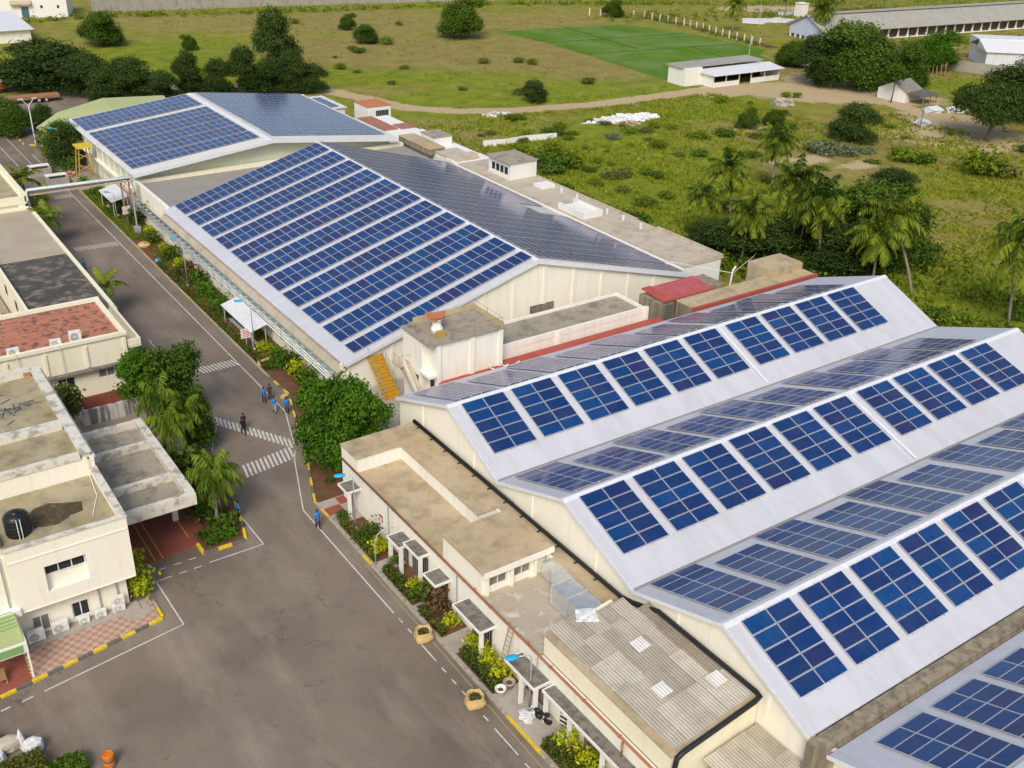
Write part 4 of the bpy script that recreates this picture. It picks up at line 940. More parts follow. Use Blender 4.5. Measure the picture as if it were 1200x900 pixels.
r = MB(); r.box(-4, 22.3, 96.3, 96.85, 3.15, 3.3); r.build('sunshade_ledge', MT['slabdark'], rd)
window(rd, (1, 97.1, 15.27, 16.83, 1.52, 2.73, -1, 2)); window(rd, (1, 97.1, 19.07, 20.63, 1.92, 2.93, -1, 2), 'dustglass')
def ac(x, y, z, label, s=1.0, face=-1, group=None, wide=.9):
    t = thing('air_conditioner', label, 'air conditioner', (x, y, z), group)
    h = .68*s; w_ = wide*s; d = .36*s
    b = MB(); b.box(x-w_/2, x+w_/2, y-d/2, y+d/2, z+.06, z+h); b.box(x-w_/2+.06, x-w_/2+.14, y-d/2, y+d/2, z, z+.055); b.box(x+w_/2-.14, x+w_/2-.06, y-d/2, y+d/2, z, z+.055)
    b.build('casing', MT['acw'], t)
    g = MB(); r_ = .27*s; cx = x-w_*.12; yy = y-d/2
    g.lathe((cx, yy-.02, z+h*.53), [(r_,0),(r_,.018)], 18, 0, 'Y')
    g.build('fan_grille', MT['acg'], t)
    g = MB()
    for q in (.3, .6, .95): g.tube([(cx+r_*q*math.cos(PI*k/8), yy-.035, z+h*.53+r_*q*math.sin(PI*k/8)) for k in range(17)], .014, 4)
    for k in range(4): a_ = PI*k/4; g.tube([(cx-r_*math.cos(a_), yy-.03, z+h*.53-r_*math.sin(a_)), (cx+r_*math.cos(a_), yy-.03, z+h*.53+r_*math.sin(a_))], .01, 4)
    g.build('fan_guard', MT['acw'], t); return t
ac(5.4, 63.2, .25, 'large air conditioner nearest the green booth on the office pavement', 1.25); ac(7.0, 63.3, .25, 'large pale air conditioner second from the green booth', 1.2)
ac(8.6, 63.3, .25, 'small air conditioner third from the green booth, between two office windows and pipes', .8); ac(9.75, 63.35, .25, 'small air conditioner fourth from the green booth', .85)
ac(11.0, 63.3, .25, 'lower unit of the two stacked air conditioners by the yellow shrub', .95); ac(11.05, 63.3, .92, 'upper unit of the two stacked air conditioners by the yellow shrub', .9)
ac(17.7, 97.9, 6.0, 'tall white air conditioner at the right on the red roof edge', 1.45, wide=.75); ac(15.8, 97.5, 6.0, 'middle of the three air conditioners on the red roof edge', 1.1); ac(12.0, 97.4, 6.0, 'leftmost of the three air conditioners on the red roof edge', 1.15)
for x, l_ in ((15.9, 'middle'), (12.1, 'left')):
    c = MB(); c.tube([(x,96.78,6.35),(x+.1,96.75,5.6),(x+.1,96.75,3.35)], .04, 5); tag(c.build('conduit', MT['pipew']), 'pale conduit dropping from the %s air conditioner of the red roof' % l_, 'conduit')
# dark roofed building with tan part
dk = thing('dark_roof_building', 'low building with a roof half black bitumen and half tan concrete beside the road', 'building', (19.5, 128, 0))
w = MB(); w.box(15.6, 15.9, 106.75, 146, 0, 5.0); w.box(23.6, 24.0, 106.75, 146, 0, 4.7); w.box(15.91, 23.59, 106.72, 107.0, 0, 4.7); w.box(15.91, 23.59, 145.6, 146, 0, 4.9)
w.build('wall', MT['yellowc'], dk)
for k in range(6):
    d = MB(); d.box(15.56, 15.599, 110+5.2*k, 111+5.2*k, 3.0, 4.0); d.build('window', MT['dark'], dk)
r = MB(); r.box(15.91, 23.59, 107.01, 126.5, 4.3, 4.5); r.build('black_roof', MT['bitumen'], dk)
r = MB(); r.box(15.91, 23.59, 126.51, 145.59, 4.3, 4.52); r.build('tan_roof', weather('tan_sandy_roof', (.40,.34,.25), (.48,.42,.32), (.42,.28,.12), .5, .3), dk)
cw = MB(); cw.box(12.5, 15.5, 112, 112.3, .9, 2.2); cw.box(12.2, 12.5, 107, 140, .9, 2.6); cw.box(13.0, 14.2, 118, 120, .9, 1.8)
tag(cw.build('courtyard_wall', MT['yellowc']), 'low cream walls inside the tan courtyard at the left edge', 'wall')
l4 = thing('corner_building', 'cream building with a tan flat roof at the left edge where the pipe bridge lands', 'building', (16, 155, 0))
w = MB(); w.box(4, 23.2, 146.1, 146.4, 0, 6.0); w.box(23.0, 23.3, 146.41, 170, 0, 6.0); w.box(4, 23.5, 145.8, 146.09, 5.3, 6.35); w.box(23.31, 23.7, 145.8, 170, 5.6, 6.5)
w.box(22.4, 23.25, 145.85, 146.08, 0, 5.29)
w.build('wall', MT['yellowc'], l4)
r = MB(); r.box(4, 23.0, 146.41, 170, 5.5, 5.75); r.build('roof', MT['roofolive'], l4)
# pipe bridge over the road
pb = thing('pipe_bridge', 'pale pipe bridge crossing the road on a timber-coloured trestle', 'pipe bridge', (30, 147, 0))
for (dy, dz, r_, mt) in ((0,0,.16,'pipew'),(.35,.05,.11,'teal'),(.6,-.3,.1,'pipew')):
    p = MB(); p.tube([(38.2,147.2+dy,3.4),(37.6,147.2+dy,6.5+dz),(24.1,147.6+dy,6.5+dz),(23.9,147.4+dy,6.3+dz),(23.9,146.6,4.5+dz if dz else 2.6),(23.7,146.0,2.2),(19,145.7,2.2)] if dz >= 0 else [(38.2,147.8,6.2),(24.2,148.2,6.2)], r_, 7); p.build('pipe', MT[mt], pb, True)
p = MB(); p.box(24.2, 38, 147.0, 147.1, 5.9, 6.1); p.box(24.2, 38, 148.0, 148.1, 5.9, 6.1)
for x in np.arange(25, 38, 1.6): p.box(x, x+.1, 147.1, 148, 5.92, 6.0)
p.build('truss', weather('pinkish_steel', (.46,.36,.31), (.52,.43,.38), (.25,.16,.12), .5, 1), pb)
for x, y in ((36.3,147.4),(36.3,142.2),(37.4,147.6)):
    p = MB(); p.box(x-.1, x+.1, y-.1, y+.1, 0, 6.4)
    if y < 145: p.box(x-.4, x+.4, y-.4, y+.4, 0, 1.0)
    p.build('support_post', MT['wood'] if y > 145 else MT['greymet'], pb)
p = MB(); 
for z0 in (1.2, 3.0, 4.8): p.tube([(36.3,147.3,z0),(37.4,147.5,z0+1.5)], .05, 5)
p.tube([(36.3,142.3,6.3),(36.3,147.3,6.3)], .07, 5); p.build('brace', MT['wood'], pb)
ysf = thing('yellow_scaffold', 'yellow trestle tower with a platform against the far hall wall', 'scaffold tower', (37.3, 170.4, 0))
for x, y, x2, y2 in ((35.9,170.9,36.5,170.9),(38.2,170.3,37.9,170.4),(35.9,173,36.5,172.6),(38.3,173,37.9,172.6)):
    p = MB(); p.tube([(x,y,0),(x2,y2,5.2)], .11, 5); p.build('leg', MT['yscaf'], ysf)
p = MB(); p.box(36.1, 38.4, 170.1, 173, 5.2, 5.4); p.build('platform', MT['yellow'], ysf)
p = MB()
for z in (1.6, 3.4): p.tube([(36.1,170.9,z),(38.1,170.4,z+.9)], .07, 5); p.tube([(38.1,170.4,z),(36.1,170.9,z+.9)], .07, 5)
p.tube([(36.2,170.3,5.4),(36.2,170.3,6.3),(38.3,170.3,6.3)], .04, 5); p.build('brace', MT['yscaf'], ysf)
# green booth bottom-left
bo = thing('security_booth', 'white booth with a sloping green striped roof at the lower left edge', 'booth', (2.5, 61.5, .13))
w = MB(); w.box(1.0, 4.5, 59.75, 59.9, 2.3, 3.1); w.box(4.35, 4.5, 59.91, 63.2, 2.3, 3.1); w.box(1.0, 4.5, 62.6, 62.75, .13, 2.3); 
w.box(4.36, 4.48, 59.78, 59.9, .13, 2.3); w.box(4.36, 4.48, 62.4, 62.59, .13, 2.3); w.build('frame', MT['white'], bo)
r = MB(); r.box(1.05, 4.2, 59.7, 59.748, 2.42, 2.98); r.build('fascia_panel', MT['awng'], bo)
r = MB(); r.add([(0.6,59.9,3.12),(4.4,59.9,3.12),(4.4,63.3,3.5),(0.6,63.3,3.5)], [(0,1,2,3)]); r.build('roof', MT['awn'], bo)
r = MB()
for k in range(5): r.box(.7, 4.3, 61.4+.35*k, 61.5+.35*k, 3.31+.04*k, 3.35+.04*k)
r.build('roof_stripe', MT['awng'], bo)
# pale green awning beyond far hall
ga = thing('parking_awning', 'pale green curved awning on posts beyond the far hall', 'awning', (46, 196, 0))
r = MB(); pts = [(34.5,191.0,3.6),(35.4,188.0,3.6),(39,186.3,4.0)]
gpts = [(35.0,193.5,3.7),(36.0,189.5,3.6),(39.2,186.6,3.9),(58,187,4.4),(60,202,5.0),(49,203,5.4),(40,199,4.6)]
c0 = (48,194,5.5); n = len(gpts)
r.add([c0]+gpts+[(x,y,z-.25) for x, y, z in gpts], [(0,1+i,1+(i+1) % n) for i in range(n)]+[(1+i,1+n+i,1+n+(i+1) % n,1+(i+1) % n) for i in range(n)]); r.build('canopy', MT['awnp'], ga)
for x, y in ((36,190.2),(39.4,187.2),(45,188),(37,193)): p = MB(); p.tube([(x,y,0),(x,y,3.8)], .1, 6); p.build('post', MT['pole'], ga)

# ---------- garden canopies, lamps, sign
def shelter(x0, x1, y0, y1, z, label, mt='sheetw'):
    t = thing('garden_shelter', label, 'shelter', ((x0+x1)/2, (y0+y1)/2, 0))
    r = MB(); r.ext([(x0,z-.35),(x1,z+.25),(x1,z+.31),(x0,z-.27)], 1, y0, y1); r.build('roof', MT[mt], t)
    for x, y in ((x0+.25,y0+.3),(x0+.25,y1-.3),(x1-.2,y0+.3),(x1-.2,y1-.3)):
        p = MB(); p.tube([(x,y,0),(x,y,z-.2)], .06, 6); p.build('post', MT['pole'], t)
    b = MB(); b.box(x0+.6, x0+1.0, y0+.5, y1-.5, .45, .52); b.box(x0+.65, x0+.72, y0+.8, y0+.9, .09, .45); b.box(x0+.65, x0+.72, y1-.9, y1-.8, .09, .45); b.build('bench', MT['greymet'], t)
shelter(35.4, 37.4, 98.8, 107.6, 2.5, 'long white sheet canopy over the garden bed beside the big hall'); shelter(35.0, 37.5, 149, 155.6, 3.0, 'white canopy over the garden near the pipe bridge')
def lamp(x, y, h, ax, ay, label, shade='blue', L=1.0):
    t = thing('street_lamp', label, 'street lamp', (x, y, 0))
    p = MB(); p.tube([(x,y,.08),(x,y,h-.25),(x+ax*L*.15,y+ay*L*.15,h),(x+ax*L,y+ay*L,h+.1)], [.07,.05,.045,.03], 7); p.lathe((x,y,.08), [(.16,0),(.16,.25),(.08,.3)], 8); p.build('pole', MT['pole'], t, True)
    s = MB(); c = Vector((x+ax*L*1.25, y+ay*L*1.25, h+.1)); a = math.atan2(ay, ax)
    b = MB(); b.lathe((0,0,0), [(.05,-.42),(.17,-.3),(.22,0),(.17,.3),(.04,.42)], 10, 0, 'X')
    mt_ = Matrix.Translation(c) @ Matrix.Rotation(a, 4, 'Z') @ Matrix.Diagonal((1.1, 1.2, .55, 1))
    s.add([mt_ @ Vector(v) for v in b.v], b.f); s.build('lamp_shade', MT[shade], t, True); return t
lamp(29.8, 63.3, 5.3, -.75, .3, 'street lamp with a turquoise shade by the first annex door'); lamp(30.2, 39.55, 4.8, -1, .3, 'street lamp with a turquoise shade above the parked motorbike')
lamp(35.6, 119.8, 5.9, -.6, .9, 'street lamp with a turquoise shade midway along the hall garden'); lamp(35.65, 98.7, 5.7, -.8, .7, 'street lamp with a turquoise shade beside the long white canopy')
lamp(35.3, 148.3, 4.2, -.6, .6, 'thin pale lamp pole by the canopy near the pipe bridge', 'pole'); lamp(35.6, 180, 6.3, -.7, .5, 'street lamp with a turquoise shade in the tree by the yellow scaffold')
t = thing('twin_lamp', 'white double-armed street lamp by the yellow kerb near the green awning', 'street lamp', (35.1, 197.3, 0))
p = MB(); p.tube([(35.1,197.3,0),(35.1,197.3,6.6)], [.12,.09], 7); p.build('pole', MT['sheetw'], t)
for s in (-1, 1):
    p = MB(); p.tube([(35.1,197.3,6.55),(35.1+s*.9,197.3,7.6)], .06, 6); p.obox((35.1+s*1.1,197.3,7.8), (.4,.14,.06), 0); p.build('lamp_head', MT['sheetw'], t)
p = MB(); p.tube([(29.0,58.3,.1),(29.0,58.3,2.2),(29.25,58.3,2.9),(29.8,58.25,3.2),(30.6,58.2,3.1)], [.05,.045,.04,.035,.03], 6)
tag(p.build('curved_pole', MT['pole'], smooth=True), 'thin pole curving over at the top beside the second annex canopy', 'pole')
def sign(x, y, z, label, rows):
    t = thing('garden_sign', label, 'sign', (x, y, 0))
    p = MB(); p.tube([(x,y+.02,.09),(x,y+.02,z)], .04, 6); p.build('post', MT['pole'], t)
    s = MB(); s.box(x-.55, x+.55, y-.05, y-.01, z-.95, z+.15); s.build('board', MT['signw'], t)
    s = MB()
    rr = random.Random(int(x*100+y))
    for k in range(rows):
        zz = z-.02-k*.19; u = x-.45
        while u < x+.4:
            L = rr.uniform(.06, .16); s.box(u, min(u+L, x+.45), y-.058, y-.052, zz-.05, zz+.05); u += L+.05
    s.build('red_lettering', MT['signr'], t)
sign(35.15, 99.6, 2.3, 'white notice board with red lettering in the bed beside the long white canopy', 5); sign(36.2, 146.2, 2.6, 'white notice board with red lettering at the pipe bridge trestle', 5)
# ================================================================ VEGETATION
def leafmat(name, dark, light, trans=.3):
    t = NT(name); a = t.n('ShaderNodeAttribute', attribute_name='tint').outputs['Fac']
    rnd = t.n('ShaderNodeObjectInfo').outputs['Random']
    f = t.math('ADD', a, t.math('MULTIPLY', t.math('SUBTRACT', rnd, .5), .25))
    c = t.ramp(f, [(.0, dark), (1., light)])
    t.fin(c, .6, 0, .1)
    tr = t.n('ShaderNodeBsdfTranslucent'); t.l(c, tr.inputs['Color'])
    mx = t.n('ShaderNodeMixShader'); mx.inputs[0].default_value = trans
    t.l(t.b.outputs[0], mx.inputs[1]); t.l(tr.outputs[0], mx.inputs[2]); t.l(mx.outputs[0], t.out.inputs['Surface'])
    return t.mat
LF = {
 'bright': leafmat('bright_leaf', (.022, .075, .006), (.12, .25, .018)),
 'dark': leafmat('dark_leaf', (.012, .032, .006), (.082, .130, .026), .2),
 'mid': leafmat('mid_leaf', (.022, .062, .007), (.135, .22, .026)),
 'olive': leafmat('olive_leaf', (.06, .085, .016), (.25, .27, .065)),
 'lime': leafmat('lime_leaf', (.16, .22, .008), (.62, .66, .03), .35),
 'pale': leafmat('pale_grey_leaf', (.08, .11, .05), (.30, .34, .19)),
 'palm': leafmat('palm_leaf', (.014, .044, .005), (.27, .33, .028), .25),
 'palmy': leafmat('yellow_palm_leaf', (.022, .065, .006), (.21, .29, .025), .25),
 'palmd': leafmat('deep_palm_leaf', (.014, .045, .005), (.10, .175, .018), .2),
 'hedge': leafmat('hedge_leaf', (.03, .05, .010), (.15, .17, .03), .2),
 'maroon': leafmat('maroon_leaf', (.045, .03, .012), (.18, .10, .05), .2),
 'tuft': leafmat('grass_blade', (.15, .20, .013), (.38, .41, .045), .4),
 'weed': leafmat('weed_leaf', (.065, .12, .008), (.26, .34, .026), .3)}
BARK = weather('bark', (.16, .12, .09), (.22, .17, .13), (.07, .055, .04), .6, 3)
PBARK = weather('palm_bark', (.24, .20, .16), (.30, .26, .21), (.12, .10, .08), .6, 3)
def leaves(name, P, size, tint, mat, parent=None, up=.35, rr=rng, aspect=.55, out=None):
    """one mesh of folded leaf faces centred on P (N,3)"""
    N = len(P); d = rr.normal(size=(N, 3)); d[:, 2] += up
    if out is not None: d += out*1.1
    nrm = d/np.linalg.norm(d, axis=1, keepdims=True)
    a = rr.normal(size=(N, 3)); u = np.cross(nrm, a); u /= np.linalg.norm(u, axis=1, keepdims=True)+1e-9
    w = np.cross(nrm, u); s = (size*rr.uniform(.6, 1.35, N))[:, None]
    v = np.empty((N, 4, 3)); v[:, 0] = P-u*s*.5; v[:, 2] = P+u*s*.5-nrm*s*.12
    v[:, 1] = P-w*s*aspect*.5+nrm*s*.1; v[:, 3] = P+w*s*aspect*.5+nrm*s*.1
    return rawmesh(name, v.reshape(-1, 3), 4, np.repeat(np.clip(tint, 0, 1), 4), mat, parent)
def rawmesh(name, V, k, tint, mat, parent=None):
    me = bpy.data.meshes.new(name); n = len(V)//k
    me.vertices.add(len(V)); me.vertices.foreach_set('co', V.astype(np.float32).ravel())
    me.loops.add(len(V)); me.loops.foreach_set('vertex_index', np.arange(len(V), dtype=np.int32))
    me.polygons.add(n); me.polygons.foreach_set('loop_start', np.arange(0, len(V), k, dtype=np.int32)); me.polygons.foreach_set('loop_total', np.full(n, k, dtype=np.int32))
    at = me.attributes.new('tint', 'FLOAT', 'POINT'); at.data.foreach_set('value', tint.astype(np.float32))
    me.materials.append(mat); me.update(calc_edges=True)
    o = bpy.data.objects.new(name, me); COL.objects.link(o)
    if parent: o.parent = parent
    return o
def crown_points(blobs, nspr, per, spread, rr, low=-.45, fill=.25):
    P, T, O = [], [], []
    vol = np.array([(b[3]*b[4]*b[5])**(2/3) for b in blobs]); cnt = (vol/vol.sum()*nspr).astype(int)+1
    zs = [b[2]-b[5] for b in blobs]+[b[2]+b[5] for b in blobs]; z0, z1 = min(zs), max(zs)
    for b, n in zip(blobs, cnt):
        c = np.array(b[:3]); rad = np.array(b[3:6]); bt = rr.uniform(-.12, .12)
        d = rr.normal(size=(n*2, 3)); d /= np.linalg.norm(d, axis=1, keepdims=True); d = d[d[:, 2] > low][:n]
        r = np.where(rr.random(len(d)) < fill, rr.uniform(.35, .8, len(d)), rr.uniform(.8, 1.06, len(d)))
        lump = 1+.13*np.sin(d[:, 0]*7+b[0])*np.sin(d[:, 1]*6+b[1])+.08*np.sin(d[:, 2]*9)
        s = c+d*rad*(r*lump)[:, None]
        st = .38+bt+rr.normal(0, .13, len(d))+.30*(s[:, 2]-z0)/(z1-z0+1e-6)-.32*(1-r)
        q = np.repeat(s, per, 0)+rr.normal(0, spread, (len(s)*per, 3))*np.array([1, 1, .65])
        P.append(q); T.append(np.repeat(st, per)+rr.normal(0, .10, len(q))); O.append(np.repeat(d, per, 0))
    return np.concatenate(P), np.concatenate(T), np.concatenate(O)
def tree_proto(name, blobs, nspr, per, size, mat, trunk, label, cat='tree', spread=.3, limbs=6, seed=1, rad=.2, low=-.45):
    rr = np.random.default_rng(seed); t = thing(name, label, cat)
    P, T, O = crown_points(blobs, nspr, per, spread, rr, low)
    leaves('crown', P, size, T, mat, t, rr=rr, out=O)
    m = MB(); top = Vector(trunk[-1]); m.tube(trunk, [rad*(1-.45*i/(len(trunk)-1)) for i in range(len(trunk))], 8)
    for i in range(limbs):
        b = blobs[i % len(blobs)]; e = Vector(b[:3])+Vector(rr.normal(0, .3, 3))*b[3]*.6; s = Vector(trunk[-2]).lerp(top, rr.random())
        m.tube([s, s.lerp(e, .5)+Vector((0, 0, -.1*b[5])), e], [rad*.5, rad*.32, rad*.1], 5)
    m.build('trunk', BARK, t, True)
    return t
def place(t, x, y, rz=0, s=1, z=0):
    t.location = (x, y, z); t.rotation_euler = (0, 0, rz); t.scale = (s, s, s) if not isinstance(s, tuple) else s; OFF[t.name] = Vector((x, y, z)); return t
def rblobs(seed, n, R_, h0, h1, br=(.35, .55), flat=.8):
    rr = random.Random(seed); o = [(0, 0, (h0+h1)/2, R_*.72, R_*.72, (h1-h0)*.46)]
    for k in range(n):
        a = 2*PI*k/n+rr.uniform(-.4, .4); q = R_*rr.uniform(.42, .72); r = R_*rr.uniform(*br)
        o.append((math.cos(a)*q, math.sin(a)*q, rr.uniform(h0+r*.6, h1-r*.55), r, r, r*flat))
    return o

# big round bright tree beside the annex
big = tree_proto('shade_tree', rblobs(3, 16, 4.3, .3, 8.2, (.3, .42), .9)+[(-3.0,-1.0,2.2,1.8,1.8,1.9),(-1.4,-2.8,2.0,1.8,1.8,1.9),(1.4,-2.9,2.2,1.8,1.8,1.8),(-3.0,1.2,3.0,1.8,1.8,2.0)], 2500, 11, .38, LF['bright'], [(0,0,0),(.1,0,1.6),(0,.1,3),(0,0,4.4)], 'large round bright green tree at the near end of the garden beside the ochre stairs', spread=.3, seed=3, rad=.3)
place(big, 33.9, 73.3, 0, (.83, .83, 1.0))
# dark trees left of the road
dk1 = tree_proto('street_tree', rblobs(5, 8, 2.5, 1.6, 8.2, (.4, .55), 1.2), 900, 11, .34, LF['mid'], [(0,0,0),(0,0,2),(.1,0,4)], 'tall dense dark green tree on the road side of the office palms', spread=.25, seed=5)
place(dk1, 23.6, 87.6, 0, (.92, .92, .92))
t2_ = tree_proto('street_tree', rblobs(6, 7, 2.0, 1.5, 6.9, (.4, .55), 1.2), 620, 11, .32, LF['bright'], [(0,0,0),(0,0,2),(0,0,3.5)], 'bright green bushy tree against the end wall of the red-roofed building', spread=.25, seed=6)
place(t2_, 21.6, 90.4, 0, (1.05, 1.05, 1.0))
t3_ = tree_proto('conical_tree', [(0,0,1.8,1.15,1.15,1.7),(0,0,3.6,.95,.95,1.7),(0,0,5.2,.6,.6,1.4)], 420, 11, .28, LF['mid'], [(0,0,0),(0,0,2),(0,0,4)], 'narrow conical dark tree at the kerb by the first crosswalk', spread=.2, seed=7, rad=.12)
place(t3_, 23.8, 81.8)
yt = tree_proto('yard_tree', rblobs(8, 6, 1.5, .8, 4.4, (.4, .6), 1.1), 420, 10, .30, LF['olive'], [(0,0,0),(0,0,1),(0,0,2.4)], 'yellowish olive tree in the gap behind the office parapet', spread=.25, seed=8, rad=.12)
place(yt, 14.0, 91.0, 0, 1.15)

# palms
def frond(P, T, base, az, el, L, rr, droop, nst=22, lw=.16, ll=.75, t0=.5, hang=.55):
    d = np.array([math.cos(az)*math.cos(el), math.sin(az)*math.cos(el), math.sin(el)]); p = np.array(base, float)
    side0 = np.array([-math.sin(az), math.cos(az), 0.]); step = L/nst; tt = t0+rr.normal(0, .12)
    for i in range(nst):
        q = p+d*step; f = (i+.5)/nst
        P.append([p+side0*.035, p-side0*.035, q-side0*.025, q+side0*.025]); T.append([tt+.15]*4)
        if f > .12:
            l = ll*(math.sin(PI*min(1, f*.92+.08))**.55+.12)
            for s in (1, -1):
                hg = min(1.5, hang*rr.uniform(.55, 1.4)); e = side0*s*math.cos(hg)+d*rr.uniform(.25, .6)+np.array([0, 0, -1])*math.sin(hg); e /= np.linalg.norm(e); l *= rr.uniform(.75, 1.15)
                w = d*lw*.5; m_ = p+e*l*.55; tip = p+e*l+np.array([0, 0, -.22*l])
                P.append([p-w*.7, p+w*.7, m_+w, m_-w]); P.append([m_-w, m_+w, tip+w*.1, tip-w*.1]); k = tt+rr.normal(0, .17); T.append([k]*4); T.append([k+.08]*4)
        p = q; d = d+np.array([0, 0, -droop*step*(.5+f)]); d /= np.linalg.norm(d)
def palm_proto(name, h, nf, L, mat, label, seed, bend=.6, rad=.17, droop=.42, lw=.16, ll=.8, els=(1.3, -.75), hang=.55, dead=0):
    rr = np.random.default_rng(seed); t = thing(name, label, 'palm tree')
    az0 = rr.uniform(0, 6.28); top = Vector((bend*math.cos(az0), bend*math.sin(az0), h))
    pts = [(top.x*(k/6)**1.8, top.y*(k/6)**1.8, h*k/6) for k in range(7)]
    m = MB(); m.tube(pts, [rad*1.35]+[rad*(1-.05*k) for k in range(6)], 8); m.lathe(top, [(rad*.9,-.5),(rad*1.3,-.1),(rad*.5,.5)], 8); m.build('trunk', PBARK, t, True)
    P, T = [], []
    for k in range(nf):
        f = k/(nf-1); el = els[0]+(els[1]-els[0])*f**.9+rr.normal(0, .1); az = az0+k*2.399+rr.normal(0, .15)
        frond(P, T, top+Vector((0, 0, .15)), az, el, L*rr.uniform(.85, 1.1)*(.8+.2*min(1, f*2+.2)), rr, droop, lw=lw, ll=ll, t0=(.16+.45*f if name == 'coconut_palm' else .62-.3*f)+rr.normal(0, .06), hang=hang)
    for k in range(dead): frond(P, T, top-Vector((0, 0, .3)), rr.uniform(0, 6.28), -1.2, L*.7, rr, .2, lw=lw, ll=ll*.7, t0=.05, hang=1.2)
    rawmesh('crown', np.array(P).reshape(-1, 3), 4, np.array(T).ravel(), mat, t)
    m = MB()
    for k in range(7): a = rr.uniform(0, 6.28); m.lathe((top.x+.25*math.cos(a), top.y+.25*math.sin(a), h-.25+rr.uniform(-.15,.15)), [(.02,-.14),(.13,-.06),(.13,.06),(.02,.14)], 6)
    if name == 'coconut_palm': m.build('coconut_cluster', LF['olive'], t, True)
    return t
ck = [palm_proto('coconut_palm', 8.2, 30, 4.5, LF['palm'], 'x', 11+i, bend=.5+.6*i, droop=.36, dead=3, lw=.2, ll=1.05) for i in range(3)]
CP = [(129.5,111.1,8.8,0,'dark coconut palm farthest up the meadow, alone on its slope'),(112.6,103.7,8.4,1,'coconut palm at the top left of the grove beyond the back strip'),(104.3,99.8,6.4,2,'low coconut palm at the left end of the grove'),
 (101.1,90.1,7.6,0,'yellow-tipped coconut palm in front of the leftmost grove palms'),(113.6,94.4,9.6,2,'tallest coconut palm in the middle of the grove'),(108.1,83.0,9.9,1,'bright coconut palm with its pale trunk in clear view right of the grove centre'),
 (107.8,74.0,8.3,0,'coconut palm with a broad hanging crown in front of the dense dark tree'),(112.4,71.2,10.4,2,'coconut palm with a long leaning trunk right of the dense dark tree'),(113.8,58.6,11.6,1,'leaning coconut palm at the right edge of the picture'),(110.5,88.4,7.2,0,'half hidden coconut palm behind the bright palm of the grove')]
used = set()
for i, (x, y, h, k, lab) in enumerate(CP):
    s = h/8.2; s3 = (.5+.5*s, .5+.5*s, s) if s > 1 else (max(s, .85), max(s, .85), s)
    s3 = tuple(v*.96 for v in s3)
    lean = (.28, -.12) if k == 2 and x > 112 and y < 80 else ((.25, -.1) if y < 60 else (0, 0))
    o = ck[k] if k not in used else dup(ck[k], (0,0,0))
    used.add(k); o['label'] = lab; o['group'] = 'coconut palms of the grove'; place(o, x, y, i*1.3, s3)
    o.rotation_euler = (lean[0], lean[1]+(.22 if lean[0] else 0), i*1.3)
for i, (x, y, h, lab) in enumerate([(241.2,230.9,8.2,'palm by the fence left of the long shed'),(258.4,211.3,10.8,'tall palm against the pale blue shed gable'),(256,209,8.5,'shorter palm beside the tall one at the pale blue gable'),(282,247,8,'palm behind the long shed at its left end'),(299,240,8,'second palm behind the long shed roof'),(323,239,8,'third palm behind the long shed roof'),(311,244,7.5,'small palm between others behind the long shed')]):
    o = dup(ck[i % 3], (0,0,0), label=lab, group='far palms round the long shed'); place(o, x, y, i*2.1, (1.0, 1.0, h/8.2*1.0))
bp = palm_proto('feather_palm', 5.0, 24, 3.1, LF['palmy'], 'large yellow-green feather palm on the island at the porch corner', 31, bend=.15, rad=.15, droop=.80, lw=.11, ll=.8, els=(1.35, -.6), hang=.95)
place(bp, 20.6, 69.4, .6, (.98, .98, 1.0))
o = dup(bp, (0,0,0), label='second feather palm close behind the island palm'); place(o, 21.4, 70.9, 2.6, (.8, .8, .86))
o = dup(bp, (0,0,0), label='dark feather palm drooping over the far corner of the porch roof'); place(o, 20.7, 82.6, 1.1, (.92, .92, 1.12)); o.children[1].data = o.children[1].data.copy(); o.children[1].data.materials[0] = LF['palmd']; dkp = o
o = dup(dkp, (0,0,0), label='feather palm among the dark trees, nearest the road'); place(o, 22.3, 80.8, 4.1, (.9, .9, .98))
o = dup(dkp, (0,0,0), label='feather palm behind the other two by the porch roof'); place(o, 20.5, 79.9, 5.3, (.9, .9, .92))
fx = palm_proto('road_palm', 3.2, 13, 2.5, LF['palm'], 'palm leaning out from behind the dark roof over the road', 41, bend=.2, rad=.14, droop=.7, lw=.12, ll=.6, els=(1.2, .1), hang=.4)
place(fx, 25.1, 116.6, 0, 1.1)
o = dup(fx, (0,0,0), label='palm at the kerb below the pipe bridge'); place(o, 25.3, 143.6, 1.9, 1.15)
o = dup(fx, (0,0,0), label='taller palm behind the pipe bridge beside the corner building'); place(o, 26.0, 160.5, 3.2, 1.35)
o = dup(fx, (0,0,0), label='palm just left of the taller one beside the corner building'); place(o, 25.8, 152.0, 4.4, 1.2)
o = dup(fx, (0,0,0), label='spiky palm among shrubs near the yellow scaffold'); place(o, 36.2, 186, 5.0, 1.3)

